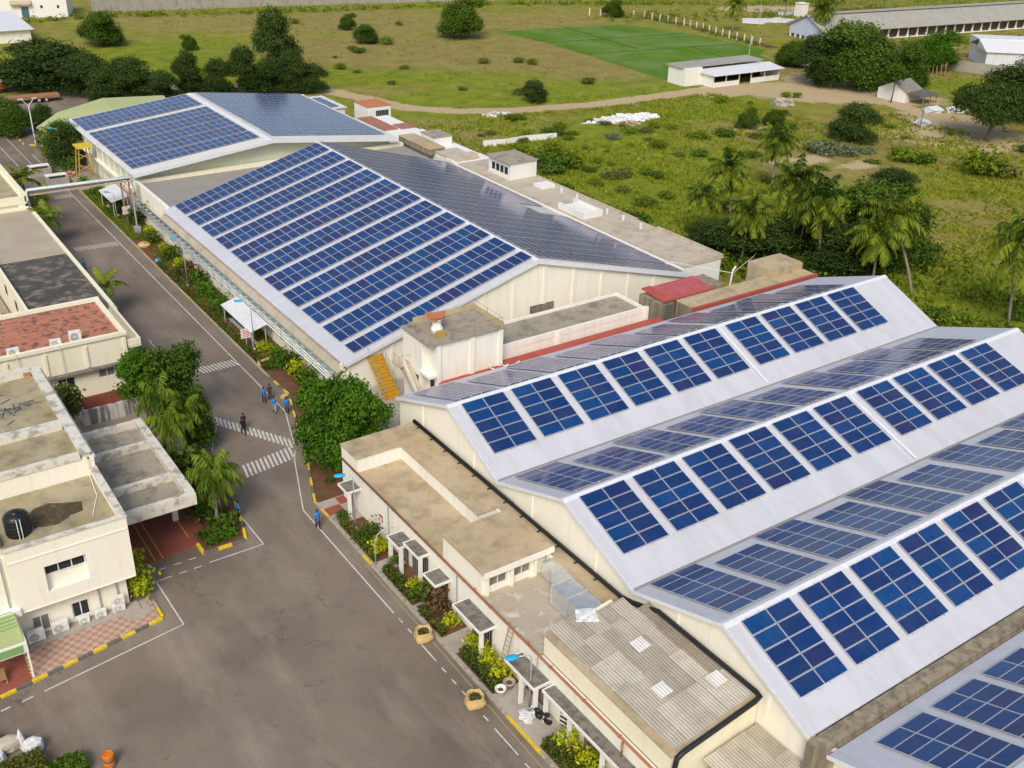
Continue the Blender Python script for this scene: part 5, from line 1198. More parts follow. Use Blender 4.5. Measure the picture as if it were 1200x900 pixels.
# dark row of trees beyond the far hall and other background trees
umb = [tree_proto('dark_tree', [(rr_[0],rr_[1],rr_[2],rr_[3],rr_[3],rr_[3]*.5) for rr_ in ((0,0,6.6,3.0),(2,1,5.2,2.6),(-2.2,.6,5.0,2.6),(.6,-2,4.0,2.5),(-.6,2.2,5.4,2.3),(2.4,-1.5,2.8,2.4),(-2,-1.6,2.4,2.4),(0,-2.6,1.5,2.3),(2.6,.6,1.5,2.2),(-2.7,.4,1.4,2.2))], 1500, 11, .36, LF['dark'], [(0,0,0),(.2,0,2.2),(0,.1,4.6)], 'x', spread=.45, seed=51, rad=.28, low=-.3),
       tree_proto('dark_tree', [(rr_[0],rr_[1],rr_[2],rr_[3],rr_[3],rr_[3]*.8) for rr_ in ((0,0,7,2.3),(1.5,1,5.2,2.3),(-1.4,.6,4.8,2.2),(.6,-1.5,3.6,2.3),(-1.4,-1.0,2.6,2.0),(1.6,-.4,1.8,2.0),(-.4,-1.8,1.4,1.9))], 1400, 11, .34, LF['dark'], [(0,0,0),(.2,0,2.2),(0,.1,4.6)], 'x', spread=.42, seed=52, rad=.25)]
rnd_ = tree_proto('round_tree', rblobs(61, 12, 4.6, -.4, 8.5, (.35, .5), .9), 2300, 11, .38, LF['mid'], [(0,0,0),(.1,0,2),(0,.2,4)], 'x', spread=.45, seed=61, rad=.35)
seen_t = set()
def bg(proto, x, y, s, lab, group='trees beyond the plant', mat=None, rz=None):
    o = proto if proto.name not in seen_t else dup(proto, (0,0,0))
    seen_t.add(proto.name)
    o['label'] = lab; o['group'] = group; place(o, x, y, rz if rz is not None else x*1.7, s)
    return o
A_, B_, C_ = umb[0], umb[1], rnd_
bg(A_, 47, 243, (2.1, 2.1, 1.15), 'broad dark spreading tree at the left edge below the grey roof'); bg(A_, 53, 229, (1.2, 1.2, 1.05), 'dark layered tree behind the truck yard'); bg(A_, 60, 224, (1.25, 1.25, 1.0), 'dark layered tree left of the yellow crate stack'); bg(B_, 55, 221.5, (1.1, 1.1, .8), 'low dark tree just above the green awning'); bg(A_, 65, 219.5, .72, 'small dark tree hugging the awning end')
bg(B_, 71.5, 221.5, (.8, .8, 1.02), 'upright dark tree right of the yellow crate stack'); bg(A_, 77, 219, (.75, .75, .9), 'dark tree second in the row behind the far hall'); bg(B_, 82, 217, (.95, .95, 1.12), 'dark tree in the middle of the row behind the far hall'); bg(A_, 87, 215.5, (.72, .72, .92), 'dark tree fourth in the row behind the far hall'); bg(B_, 91.5, 214, (.85, .85, 1.0), 'dark tree near the right end of the row behind the far hall'); bg(A_, 95.5, 213, .72, 'small dark tree at the right end of the row behind the far hall')
bg(B_, 93, 226, (1.35, 1.35, 1.75), 'tall dark tree towering over the row behind the far hall')
bg(C_, 71.5, 287.5, (1.15, 1.15, .95), 'round green tree in the open field at the upper left'); bg(C_, 89, 272, (.42, .42, .42), 'small round tree standing alone in the upper left field'); bg(C_, 161, 257, (1.25, 1.25, 1.28), 'big dark round tree standing alone at the top centre'); bg(C_, 134, 262, (.75, .75, .55), 'low round bush-like tree left of the big lone tree'); bg(C_, 139, 283, (.5, .5, .5), 'small tree above the low round one at the top'); bg(B_, 133.2, 183, (.75, .75, .5), 'small dark tree standing by the dirt track')
bg(C_, 211, 160, (1.85, 1.85, 1.65), 'huge dark spreading tree beside the white farm shed'); bg(C_, 219, 153, (1.15, 1.15, 1.2), 'dark tree merging with the right of the huge spreading tree'); bg(B_, 203.5, 166, (1.5, 1.5, 1.3), 'dark tree at the left flank of the huge spreading tree')
o = bg(C_, 246, 165, (1.35, 1.35, 1.05), 'bright green rounded tree in front of the long shed'); o.children[0].data = o.children[0].data.copy(); o.children[0].data.materials[0] = LF['bright']
bg(C_, 216, 184.5, (.95, .95, .75), 'round dark tree between the white farm shed and the pale blue gable')
place(tree_proto('spreading_tree', [(0,0,7.2,4,4,2.2),(4,1,6.2,3.4,3.4,2),(-4,1.5,6.0,3.4,3.4,2),(1,-4,5.4,3.2,3.2,1.8),(-1,4,6.6,3.4,3.4,2),(4.5,-3,4.6,2.6,2.6,1.5),(-4.5,-2.5,4.8,2.8,2.8,1.6)], 1500, 11, .42, LF['dark'], [(-1.5,-.5,0),(-.6,-.2,1.6),(0,0,3.4)], 'spreading dark tree with a bare leaning trunk at the right edge', spread=.4, seed=77, rad=.45, low=-.5), 194.5, 114, 0, 1.1); bg(B_, 215, 120, (2.2, 2.2, 1.35), 'tall dark tree cut by the right edge behind the spreading one')
o = bg(C_, 118.5, 81, (1.35, 1.35, 1.25), 'dense dark green tree among the coconut palms', rz=.4); bg(B_, 110, 80, (1.3, 1.3, .75), 'dark low tree in the shade under the coconut palms'); bg(B_, 105, 91, (1.4, 1.4, .62), 'dark undergrowth tree left of the palm grove'); bg(A_, 101, 94, (1.0, 1.0, .6), 'low dark tree behind the back strip corner'); bg(B_, 114, 90, (1.2, 1.2, .6), 'low dark tree behind the tallest coconut palm')
bg(C_, 226.8, 270, (.7, .7, .6), 'small dark tree by the far fence'); bg(A_, 168.9, 126.5, (1.0, 1.0, .85), 'loose grey-green tree in the middle of the meadow'); bg(B_, 147.3, 101, (1.0, 1.0, .42), 'low grey-green spreading bush tree right of the sandy hump'); bg(C_, 157.7, 143.8, (.5, .5, .42), 'small round tree left of two on the sandy slope'); bg(C_, 164.3, 142.7, (.5, .5, .36), 'small round tree right of two on the sandy slope')
bg(B_, 36.6, 181, (.85, .85, .8), 'dark tree beside the yellow scaffold'); bg(C_, 33.0, 205, (.75, .75, .72), 'green tree by the yellow kerb at the far left'); bg(C_, 28.5, 208, (.8, .8, .75), 'green tree at the left edge above the road'); bg(B_, 38.2, 203, .6, 'small dark tree behind the twin-armed lamp')
pm = tree_proto('lollipop_tree', [(0,0,5.6,1.5,1.5,1.4),(.5,.3,6.4,1.1,1.1,1),(-.6,0,6.2,1,1,1)], 200, 9, .55, LF['mid'], [(0,0,0),(.15,0,2.5),(0,0,5)], 'slender tree with a small round crown near the tiled hut', spread=.35, seed=71, rad=.16)
place(pm, 204.2, 152.8 - 8, 0, 1.1)

# bushes in the meadow
def bush_proto(name, R_, H, n, size, mat, label, seed, cat='bush'):
    rr = np.random.default_rng(seed); b = rblobs(seed, 5, R_, .0, H, (.4, .6), .8)
    t = thing(name, label, cat); P, T, O = crown_points(b, n, 8, size*.9, rr, -.1); P[:, 2] = np.abs(P[:, 2])
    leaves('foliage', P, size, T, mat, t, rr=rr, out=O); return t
mb_ = [bush_proto('meadow_bush', 1.6, 1.7, 90, .42, LF['weed'], 'x', 81), bush_proto('meadow_bush', 1.9, 1.3, 100, .45, LF['mid'], 'x', 82), bush_proto('meadow_bush', 1.5, 1.1, 80, .4, LF['olive'], 'x', 83), bush_proto('meadow_bush', 1.8, 1.4, 90, .42, LF['pale'], 'x', 84)]
KL = ['leafy green bush growing in the open meadow beyond the halls', 'dark green bush growing in the open meadow beyond the halls', 'dry olive bush growing in the open meadow beyond the halls', 'pale grey-green bush growing in the sandy part of the meadow']
ub = set(); rr = random.Random(17); spots = []
while len(spots) < 150:
    k = rr.random()
    if k < .5: x, y = rr.uniform(97, 145), rr.uniform(88, 165)
    elif k < .7: x, y = rr.uniform(98, 125), rr.uniform(50, 95)
    elif k < .88: x, y = rr.uniform(140, 200), rr.uniform(85, 165)
    else: x, y = rr.uniform(110, 160), rr.uniform(190, 300)
    if seg_dist(np.array([x]), np.array([y]), DIRT)[0] < 6: continue
    if abs(x-183) < 24 and abs(y-178) < 12: continue
    spots.append((x, y, rr.choices([0, 1, 2], [5, 2, 3])[0], rr.uniform(.35, .95)))
spots += [(155.3,122.2,3,1.5),(157.5,119.8,3,1.2),(163,119.2,3,1.0),(160.5,121,3,.9),(128,150,3,.8),(106.7,140.9,1,1.6),(109.5,139,0,1.3),(104.5,137.5,1,1.1),(164.2,112,0,1.2),(166.3,109.6,1,1.1),(170,99.5,0,1.9),(173,97,2,1.5),(120,171.5,1,.9),(99,128,1,.9),(98.5,122,2,.9),(99,110,1,1.1)]
for x, y, k, s in spots:
    o = mb_[k] if k not in ub else dup(mb_[k], (0,0,0))
    ub.add(k); o['label'] = KL[k]; o['group'] = ['leafy green meadow bushes', 'dark meadow bushes', 'dry meadow bushes', 'pale meadow bushes'][k]; place(o, x, y, rr.random()*6, (s*1.1, s*1.1, s*rr.uniform(.7, 1.0)))
# far hedge line and scrub = uncountable
P, T = [], []
r_ = np.random.default_rng(91)
def scrub(line, n, w, h):
    a = np.array(line[:-1]); b = np.array(line[1:]); L = np.linalg.norm(b-a, axis=1); k = r_.choice(len(a), n, p=L/L.sum()); f = r_.random((n, 1))
    c = a[k]*(1-f)+b[k]*f+r_.normal(0, w, (n, 2)); hh = h*r_.uniform(.3, 1, n)
    q = np.repeat(np.c_[c, hh*.5], 14, 0)+r_.normal(0, 1, (n*14, 3))*np.c_[np.repeat(hh, 14)*.6, np.repeat(hh, 14)*.6, np.repeat(hh, 14)*.33]; q[:, 2] = np.abs(q[:, 2])
    P.append(q); T.append(np.repeat(r_.uniform(.05, .7, n), 14)+r_.normal(0, .1, n*14))
scrub([(84,334),(121,324),(165,316),(213,307),(270,282),(330,258)], 420, 1.6, 2.2); scrub([(60,332),(80,334)], 40, 1.5, 1.6)
scrub([(224,268),(290,246),(340,238)], 220, 4, 1.8); scrub([(235,262),(236,246),(231,208)], 60, 1, 1.5); scrub([(270,196),(300,182),(330,176)], 160, 4, 1.4); scrub([(300,270),(400,232)], 160, 8, 4)
scrub([(98,97),(101,86),(104,76),(107,64),(109,54)], 260, 2.2, 2.0); scrub([(112,100),(118,88),(122,72),(120,60)], 200, 4, 1.6); scrub([(94,165),(97,140),(97,118),(98,100)], 200, 1.4, .9)
P = np.concatenate(P); T = np.concatenate(T)
stuff(leaves('scrub', P, .6, T, LF['weed'], rr=r_), 'rough green scrub along the far field edge and under the palm grove', 'scrub')
# meadow grass
N = 52000
x = np.concatenate([r_.uniform(96, 200, N*6//10), r_.uniform(96, 250, N*4//10)]); y = np.concatenate([r_.uniform(48, 175, N*6//10), r_.uniform(60, 330, N*4//10)])
dm = seg_dist(x, y, DIRT); patch = np.sin(x*.21+np.sin(y*.13)*2)*np.sin(y*.17+np.sin(x*.11)*2)+.5*np.sin(x*.53+y*.41)
keep = (dm > 3.2) & ((y < 182) | (r_.random(len(x)) < .12)) & (patch+r_.normal(0, .6, len(x)) > -.35) & ~((x > 173) & (x < 232) & (y > 170) & (y < 264)) & ~((x > 175) & (x < 225) & (y > 138) & (y < 178)); x, y, patch = x[keep], y[keep], patch[keep]
n = len(x); az = r_.uniform(0, 6.28, (n, 3)); h = (r_.uniform(.18, .55, n)*(1+.4*np.clip(patch, 0, 1)))[:, None]; w = r_.uniform(.12, .28, (n, 3))
bx = x[:, None]+r_.normal(0, .22, (n, 3)); by = y[:, None]+r_.normal(0, .22, (n, 3)); lx = r_.normal(0, .22, (n, 3)); ly = r_.normal(0, .22, (n, 3))
V = np.empty((n, 3, 3, 3)); z0 = np.zeros((n, 3))-.05
V[:, :, 0] = np.stack([bx+np.cos(az)*w, by+np.sin(az)*w, z0], -1); V[:, :, 1] = np.stack([bx-np.cos(az)*w, by-np.sin(az)*w, z0], -1); V[:, :, 2] = np.stack([bx+lx, by+ly, z0+h], -1)
tint = np.clip(.45+.2*patch+r_.normal(0, .15, n), 0, 1)
stuff(rawmesh('meadow_grass', V.reshape(-1, 3), 3, np.repeat(tint, 9), LF['tuft']), 'rough tufted grass covering the meadow beyond the halls', 'grass')

# garden planting near the buildings
def hedge(x0, x1, y0, y1, h, label, mat='hedge', z=.1, dens=150, size=.16):
    r2 = np.random.default_rng(int(x0*31+y0*7) % 9999); n = int(dens*((x1-x0)*(y1-y0)+2*h*((x1-x0)+(y1-y0))))
    f = r2.random((n, 3)); q = np.c_[x0+f[:, 0]*(x1-x0), y0+f[:, 1]*(y1-y0), z+f[:, 2]*h]
    k = r2.random(n); q[k < .5, 2] = z+h*(1-.12*r2.random((k < .5).sum())**2)
    a = (k >= .5) & (k < .75); q[a, 0] = np.where(f[a, 2] < 2, np.where(r2.random(a.sum()) < .5, x0, x1), 0); b = k >= .75; q[b, 1] = np.where(r2.random(b.sum()) < .5, y0, y1)
    q += r2.normal(0, .05, q.shape); t = thing('hedge', label, 'hedge', ((x0+x1)/2, (y0+y1)/2, z)); q -= np.array(t.location)
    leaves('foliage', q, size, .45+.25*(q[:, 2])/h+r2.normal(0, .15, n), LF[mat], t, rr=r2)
    m = MB(); m.box(x0+.08, x1-.08, y0+.08, y1-.08, z, z+h*.85); m.build('core', LF['dark'], t)
hedge(29.05, 29.6, 58.9, 64.3, .55, 'clipped hedge strip nearest the round tree along the annex pavement'); hedge(29.0, 29.75, 52.8, 57.2, .6, 'clipped hedge block beside the second annex canopy'); hedge(29.0, 29.55, 50.5, 51.8, .55, 'small square hedge left of the straw sack'); hedge(29.0, 29.5, 48.6, 49.9, .5, 'small square hedge just right of the straw sack')
hedge(29.05, 29.85, 42.2, 46.2, .75, 'clipped hedge below the yellow shrubs by the ladder'); hedge(29.05, 30.0, 30.5, 36.5, .75, 'clipped hedge at the bottom edge of the picture')
for a, b, l_ in ((121.8,128.6,'first'),(108.6,120.6,'second'),(102.6,108.2,'third'),(98.3,102.0,'fourth')): hedge(34.65, 35.25, a, b, .4, 'low hedge strip along the hall garden kerb, %s from the far end' % l_, 'hedge')
hedge(34.7, 35.5, 139.5, 164, .35, 'low grassy hedge strip along the far garden kerb', 'weed'); hedge(34.7, 35.4, 93.5, 97.8, .4, 'low hedge strip hidden beside the round tree')
stuff_p = []
P, T = [], []
for a, b, n in (((35.3,92),(38.2,129),900),((35.4,129.5),(38.0,165),900)):
    c = np.c_[r_.uniform(a[0], b[0], n), r_.uniform(a[1], b[1], n)]; q = np.repeat(np.c_[c, np.full(n, .2)], 6, 0)+r_.normal(0, .14, (n*6, 3)); q[:, 2] = .1+np.abs(q[:, 2]-.1); P.append(q); T.append(np.repeat(r_.uniform(.1, .9, n), 6))
stuff(leaves('ground_cover', np.concatenate(P), .17, np.concatenate(T), LF['weed'], rr=r_), 'low green ground cover in the garden beds along the hall wall', 'ground cover')
ys_ = bush_proto('yellow_shrub', .75, 1.5, 46, .26, LF['lime'], 'x', 95, 'shrub'); gs_ = bush_proto('garden_shrub', .85, 1.5, 52, .28, LF['mid'], 'x', 96, 'shrub'); ws_ = bush_proto('garden_shrub', .7, 1.3, 46, .26, LF['bright'], 'x', 97, 'shrub'); ms_ = bush_proto('maroon_shrub', .7, 1.5, 46, .26, LF['maroon'], 'x', 98, 'shrub')
us = set()
def sh(p, x, y, s, lab, z=.1):
    o = p if p.name not in us else dup(p, (0,0,0)); us.add(p.name); o['label'] = lab; place(o, x, y, x*3+y, s, z)
sh(ys_, 30.0, 59.6, 0.98, 'yellow-green shrub beside the second annex canopy'); sh(ys_, 29.95, 53.9, 0.86, 'yellow-green shrub in front of the dark grille door'); sh(ys_, 30.2, 49.2, 0.74, 'small yellow-green shrub between the straw sack and the annex wall')
sh(ys_, 30.3, 46.3, 0.98, 'tall yellow shrub left of the ladder foot'); sh(ys_, 30.3, 44.6, 0.90, 'yellow shrub at the ladder foot'); sh(ys_, 30.25, 42.9, 0.94, 'yellow-green shrub right of the ladder foot near the white pots'); sh(ys_, 30.35, 35.6, 1.01, 'yellow-green shrub by the zigzag doorway at the bottom'); sh(ys_, 30.4, 33.8, 0.98, 'yellow-green shrub nearest the bottom edge'); sh(ys_, 30.4, 32.2, 0.86, 'yellow-green shrub cut by the bottom edge')
sh(ms_, 30.3, 51.2, 1.35, 'maroon shrub between two annex canopies'); sh(gs_, 30.2, 52.3, 1.2, 'dark green shrub left of the maroon one'); sh(gs_, 30.1, 61.5, 1.0, 'dark spiky shrub under the red wall notice'); sh(gs_, 29.5, 64.9, .65, 'small dark shrub at the foot of the first lamp'); sh(ws_, 30.3, 57.7, .6, 'small green shrub at the curved pole')
for x, y, p, s, lab in ((36.9,129.7,gs_,1.3,'dark round shrub at the far end of the hall garden'),(37.1,133.4,ys_,.8,'yellow shrub above the yellow sack in the hall garden'),(36.9,126.2,ys_,1.0,'yellow shrub left of the blue litter in the hall garden'),(36.4,124,ws_,1.2,'green shrub beside the yellow shrub in the hall garden'),(36.6,121.5,ms_,1.5,'brownish shrub at the midway garden lamp'),(36.9,119.5,gs_,1.4,'large dark shrub right of the midway garden lamp'),(36.3,115.8,ws_,1.4,'broad-leaved shrub along the wall, first after the lamp'),(36.5,113.2,ws_,1.3,'broad-leaved shrub along the wall, second after the lamp'),(36.4,110.9,ws_,1.35,'broad-leaved shrub at the far end of the long canopy'),(36.2,109.0,gs_,1.1,'dark shrub tucked under the long canopy'),(36.3,97.9,ys_,.85,'small yellow shrub at the foot of the canopy lamp'),(36.9,96.6,ys_,.7,'small yellow shrub against the wall near the canopy lamp'),(36.4,94.2,ws_,1.5,'large-leaved shrub near the round tree'),(37.2,92.6,gs_,1.3,'dark shrub between the round tree and the wall'),(36.9,90.6,ys_,1.3,'yellow-green shrub peeking out behind the round tree'),(37.3,88.5,ws_,1.4,'green shrub hidden behind the round tree'),
 (36.4,158.5,gs_,1.3,'dark shrub beyond the pipe bridge canopy'),(36.2,151.2,gs_,1.5,'dark shrub under the pipe bridge canopy'),(37.4,145.4,gs_,1.9,'tall dark shrub behind the trestle'),(37.5,140.6,ys_,.9,'yellow-tipped shrub right of the trestle'),(36.7,137.0,gs_,1.2,'dark round shrub right of the trestle base'),(36.2,162,ws_,1.2,'green shrub near the yellow scaffold'),(35.8,167.5,ws_,1.2,'green shrub at the foot of the yellow scaffold'),(36.0,176,gs_,1.7,'dark shrub behind the yellow scaffold'),(36.0,191.5,gs_,1.9,'dark shrub below the twin-armed lamp')): sh(p, x, y, s, lab)
sh(ys_, 12.95, 64.5, (1.35, 1.35, 1.6), 'rounded yellow shrub at the office corner by the stacked air conditioners'); sh(ys_, 13.2, 67.2, (1.0, 1.0, 1.7), 'taller yellow-green shrub behind it against the porch')
sh(gs_, 20.1, 71.5, (1.5, 2.2, 1.3), 'dark mass of low planting under the island palm'); sh(ws_, 21.0, 67.6, .7, 'low flowering plant at the island kerb'); sh(ws_, 19.4, 67.5, .65, 'low plant at the left corner of the island'); sh(gs_, 20.9, 69.0, (1.3, 1.3, 1.0), 'dark leafy clump between the two island palms'); sh(ws_, 20.0, 67.9, .9, 'green clump at the foot of the island palm'); sh(gs_, 19.2, 68.3, .8, 'dark clump left of the island palm foot'); sh(gs_, 20.8, 75, 1.7, 'dark shrub along the porch side of the island'); sh(gs_, 21.6, 78.5, 1.8, 'dark shrub at the far end of the island')
sh(gs_, 34.2, 70.3, .6, 'small plant on bare soil beside the annex end wall'); sh(gs_, 31.0, 70.6, .45, 'tiny plant in the red soil near the kerb')
hedge(.2, 3.2, 50.6, 52.3, 1.1, 'loose dark hedge at the bottom left corner below the bundles', 'hedge', 0, 130, .3); hedge(3.3, 5.3, 49.8, 51.0, .9, 'lower dark hedge at the bottom edge beside the orange barrel', 'mid', 0, 130, .26)
# ================================================================ BACKGROUND BUILDINGS
s1 = thing('farm_shed', 'white open-fronted farm shed with a pale sheet roof beside the rice field', 'shed', (190, 181, 0))
# footprint is turned; built in a local frame u (along front), v (depth)
def frame(o, ang):
    c, s = math.cos(ang), math.sin(ang)
    return lambda u, v, z: (o[0]+u*c-v*s, o[1]+u*s+v*c, z)
def fbox(mb, F_, u0, u1, v0, v1, z0, z1, m=0, z1b=None):
    z1b = z1 if z1b is None else z1b
    mb.add([F_(u0,v0,z0),F_(u1,v0,z0),F_(u1,v1,z0),F_(u0,v1,z0),F_(u0,v0,z1),F_(u1,v0,z1),F_(u1,v1,z1b),F_(u0,v1,z1b)], [(0,3,2,1),(4,5,6,7),(0,1,5,4),(1,2,6,5),(2,3,7,6),(3,0,4,7)], m)
F1 = frame((178.7,175.1), math.atan2(-.6, 21.5))
w = MB(); fbox(w, F1, 0, .25, 0, 10, 0, 2.4, 0, 3.6); fbox(w, F1, 21.3, 21.55, 0, 10, 0, 2.4, 0, 3.6); fbox(w, F1, .25, 21.3, 9.7, 10, 0, 3.5)
fbox(w, F1, .25, 8.2, 0, .2, 0, 1.1); fbox(w, F1, 12.3, 21.3, 0, .2, 0, 1.2)
for u in (4, 8.2, 12.1, 16.5): fbox(w, F1, u, u+.2, .02, .22, 0, 2.6)
fbox(w, F1, -5.2, -.01, 4.0, 10, 0, 4.0); w.build('wall', MT['white'], s1)
r = MB(); fbox(r, F1, -.6, 22.2, -1.0, 4.6, 2.75, 2.85, 0, 3.5); r.build('front_roof', MT['sheetw'], s1)
r = MB(); r.add([F1(-.6,-1.0,2.74),F1(22.2,-1.0,2.74),F1(22.2,4.6,3.39),F1(-.6,4.6,3.39)], [(0,1,2,3)]); fbox(r, F1, -5.6, 20.5, 4.7, 10.6, 3.95, 4.1, 0, 4.2); r.build('rear_roof', MT['shedroof'], s1)
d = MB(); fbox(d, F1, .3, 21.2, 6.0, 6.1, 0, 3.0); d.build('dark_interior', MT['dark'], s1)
ls = thing('long_shed', 'very long grey-roofed open-sided shed with a pale blue gable at the top right', 'shed', (300, 205, 0))
F2 = frame((251.5,205.3), math.atan2(-10.3, 85.0))
w = MB(); L2 = 150
w.add([F2(0,0,1.0),F2(0,14,1.0),F2(0,14,3.4),F2(0,7,6.6),F2(0,0,3.4),F2(.3,0,1.0),F2(.3,14,1.0),F2(.3,14,3.4),F2(.3,7,6.6),F2(.3,0,3.4)], [(0,4,3,2,1),(5,6,7,8,9),(0,1,6,5),(1,2,7,6),(2,3,8,7),(3,4,9,8),(4,0,5,9)]); w.build('gable_wall', MT['bluewall'], ls)
w = MB()
for k in range(7): fbox(w, F2, -.02, .28, k*2.2+.1, k*2.2+.6, 0, 1.0)
for k in range(37): fbox(w, F2, 2+k*4, 2.28+k*4, -.15, .15, .81, 3.3); fbox(w, F2, 1.85+k*4, 2.45+k*4, -.25, .25, 0, .8)
fbox(w, F2, .3, L2, 0, .15, 0, .3); w.build('column', MT['white'], ls)
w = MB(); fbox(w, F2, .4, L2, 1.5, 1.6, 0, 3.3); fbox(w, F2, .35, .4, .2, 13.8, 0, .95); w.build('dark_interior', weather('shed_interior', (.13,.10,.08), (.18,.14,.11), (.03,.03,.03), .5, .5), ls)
for a, b, za, zb in ((-1.0, 7, 3.1, 6.8), (15, 7, 3.1, 6.8)):
    r = MB(); r.add([F2(-.6,a,za),F2(L2,a,za),F2(L2,b,zb),F2(-.6,b,zb),F2(-.6,a,za-.15),F2(L2,a,za-.15),F2(L2,b,zb-.15),F2(-.6,b,zb-.15)], [(0,1,2,3),(7,6,5,4),(0,4,5,1),(0,3,7,4),(1,5,6,2)]); r.build('roof', MT['shedroof'], ls)
r = MB(); fbox(r, F2, 8, L2, 6.2, 7.8, 6.9, 7.3); r.build('ridge_vent', MT['shedroof'], ls)
th = thing('tiled_hut', 'small whitewashed hut with old grey tiled roof and dark lean-to', 'hut', (209, 139, 0))
F3 = frame((206.5,142.9), R(6))
w = MB(); w.add([F3(0,0,0),F3(0,7,0),F3(0,7,2.4),F3(0,3.5,4.1),F3(0,0,2.4)], [(0,4,3,2,1)]); fbox(w, F3, 0.01, 6.5, 0, .2, 0, 2.4); fbox(w, F3, 0.01, 6.5, 6.8, 7, 0, 2.4); w.build('wall', MT['white'], th)
for a, b in ((-.4, 3.5), (7.4, 3.5)):
    r = MB(); za = 2.25; r.add([F3(-.3,a,za),F3(6.8,a,za),F3(6.8,b,4.25),F3(-.3,b,4.25)], [(0,1,2,3)]); r.build('roof', MT['oldtile'], th)
r = MB(); fbox(r, F3, .5, 6.8, -4.2, -.3, 1.9, 2.0, 0, 2.4); r.build('lean_to', weather('dark_thatch', (.12,.115,.105), (.17,.16,.145), (.05,.05,.045), .5, .7), th)
p = MB()
for u in (.8, 3.6, 6.4): fbox(p, F3, u, u+.15, -4.0, -3.85, 0, 1.95)
p.build('post', MT['wood'], th)
wb = thing('white_shed', 'pale blue-white sheet-clad shed cut by the right edge of the picture', 'shed', (275, 155, 0))
F4 = frame((262.5,160.0), math.atan2(-10, 12)); w = MB(); fbox(w, F4, 0, 34, 0, 14, 0, 4.2, 0, 4.2); w.build('wall', weather('pale_sheet_wall', (.62,.64,.68), (.68,.69,.72), (.4,.4,.42), .5, .5, True), wb)
r = MB(); fbox(r, F4, -.5, 34.5, -.6, 7, 4.0, 4.15, 0, 6.2); fbox(r, F4, -.5, 34.5, 7.01, 14.6, 6.2, 6.3, 0, 4.1); r.build('roof', MT['sheetw'], wb)
cw = MB(); F5 = frame((250.5,163), math.atan2(-15, 6)); fbox(cw, F5, 0, 22, 0, .3, 0, 2.6); tag(cw.build('compound_wall', MT['stonewall']), 'grey compound wall in front of the pale sheet-clad shed at the right', 'wall')
hh = thing('small_hut', 'tiny white hut with a brown roof peeping between the farm shed and the huge tree', 'hut', (222, 186, 0))
w = MB(); w.box(219, 226, 184, 189, 0, 2.6); w.box(220.6, 221.6, 183.9, 183.99, .6, 1.8, 1); w.build('wall', [MT['white'], MT['dark']], hh); r = MB(); r.ext([(183.3,2.4),(186.5,4.2),(189.7,2.4),(186.5,4.0)], 0, 218.6, 226.5); r.build('roof', MT['oldtile'], hh)
hr = thing('red_tiled_hut', 'little orange-tiled hut at the right foot of the huge dark tree', 'hut', (247, 172, 0))
w = MB(); w.box(245, 250, 171, 175, 0, 2.2); w.build('wall', MT['white'], hr); r = MB(); r.add([(244.5,170.5,2.1),(250.5,170.5,2.1),(250.5,175.5,2.1),(244.5,175.5,2.1),(247.5,173,4.4)], [(0,1,4),(1,2,4),(2,3,4),(3,0,4)]); r.build('roof', MT['terracotta'], hr)
# top left
wt_ = thing('white_building', 'white windowless-looking two-storey building at the top left corner', 'building', (66, 340, 0))
F6 = frame((75.3,337), math.atan2(4.6, -18))
F6 = frame((54,344.8), math.atan2(-7.8, 21.3))
w = MB(); fbox(w, F6, -12, 22.7, 0, 12, 0, 7.6); w.build('wall', MT['white'], wt_)
d = MB(); fbox(d, F6, 10.2, 12.2, -.06, -.01, 0, 3.0); d.build('door', plain('teal_door', (.07,.13,.17), .5), wt_)
d = MB(); fbox(d, F6, 7.5, 13.2, -1.2, -.02, 3.6, 4.0, 0, 4.8); d.build('door_hood', weather('straw_hood', (.46,.38,.24), (.52,.44,.3), (.3,.25,.16), .5, .8), wt_)
for u in (4, 15.5, 20):
    d = MB(); fbox(d, F6, u, u+.6, -.06, -.01, 2.6, 3.4); d.build('window', MT['dark'], wt_)
for u in (-2, 3, 8, 14):
    d = MB(); fbox(d, F6, u, u+1.3, -.06, -.01, 5.6, 6.4); d.build('window', MT['kdark'], wt_)
gr = thing('grey_roof_shed', 'shed with a light grey sheet roof at the left edge below the white building', 'shed', (52, 312, 0))
w = MB(); w.box(36, 57.2, 300.5, 323.5, 0, 3.0); w.build('wall', MT['creamw'], gr); r = MB(); r.ext([(299.5,3.1),(324.5,4.3),(324.5,4.45),(299.5,3.25)], 0, 35, 58); r.build('roof', MT['sheetw'], gr)
cw = MB(); pts = [(84,343),(119,337.5),(165,328.5),(219,317),(275,295),(300,283)]
for a, b in zip(pts[:-1], pts[1:]):
    a = Vector(a); b = Vector(b); c = (a+b)/2; cw.obox((c.x,c.y,1.9), ((b-a).length/2,.2,1.9), math.atan2(b.y-a.y, b.x-a.x))
    n = int((b-a).length/7)
    for k in range(n): q = a+(b-a)*(k/n); cw.obox((q.x,q.y,2.0), (.3,.32,2.05), math.atan2(b.y-a.y, b.x-a.x))
tag(cw.build('boundary_wall', MT['stonewall']), 'long grey boundary wall across the top edge of the fields', 'wall')
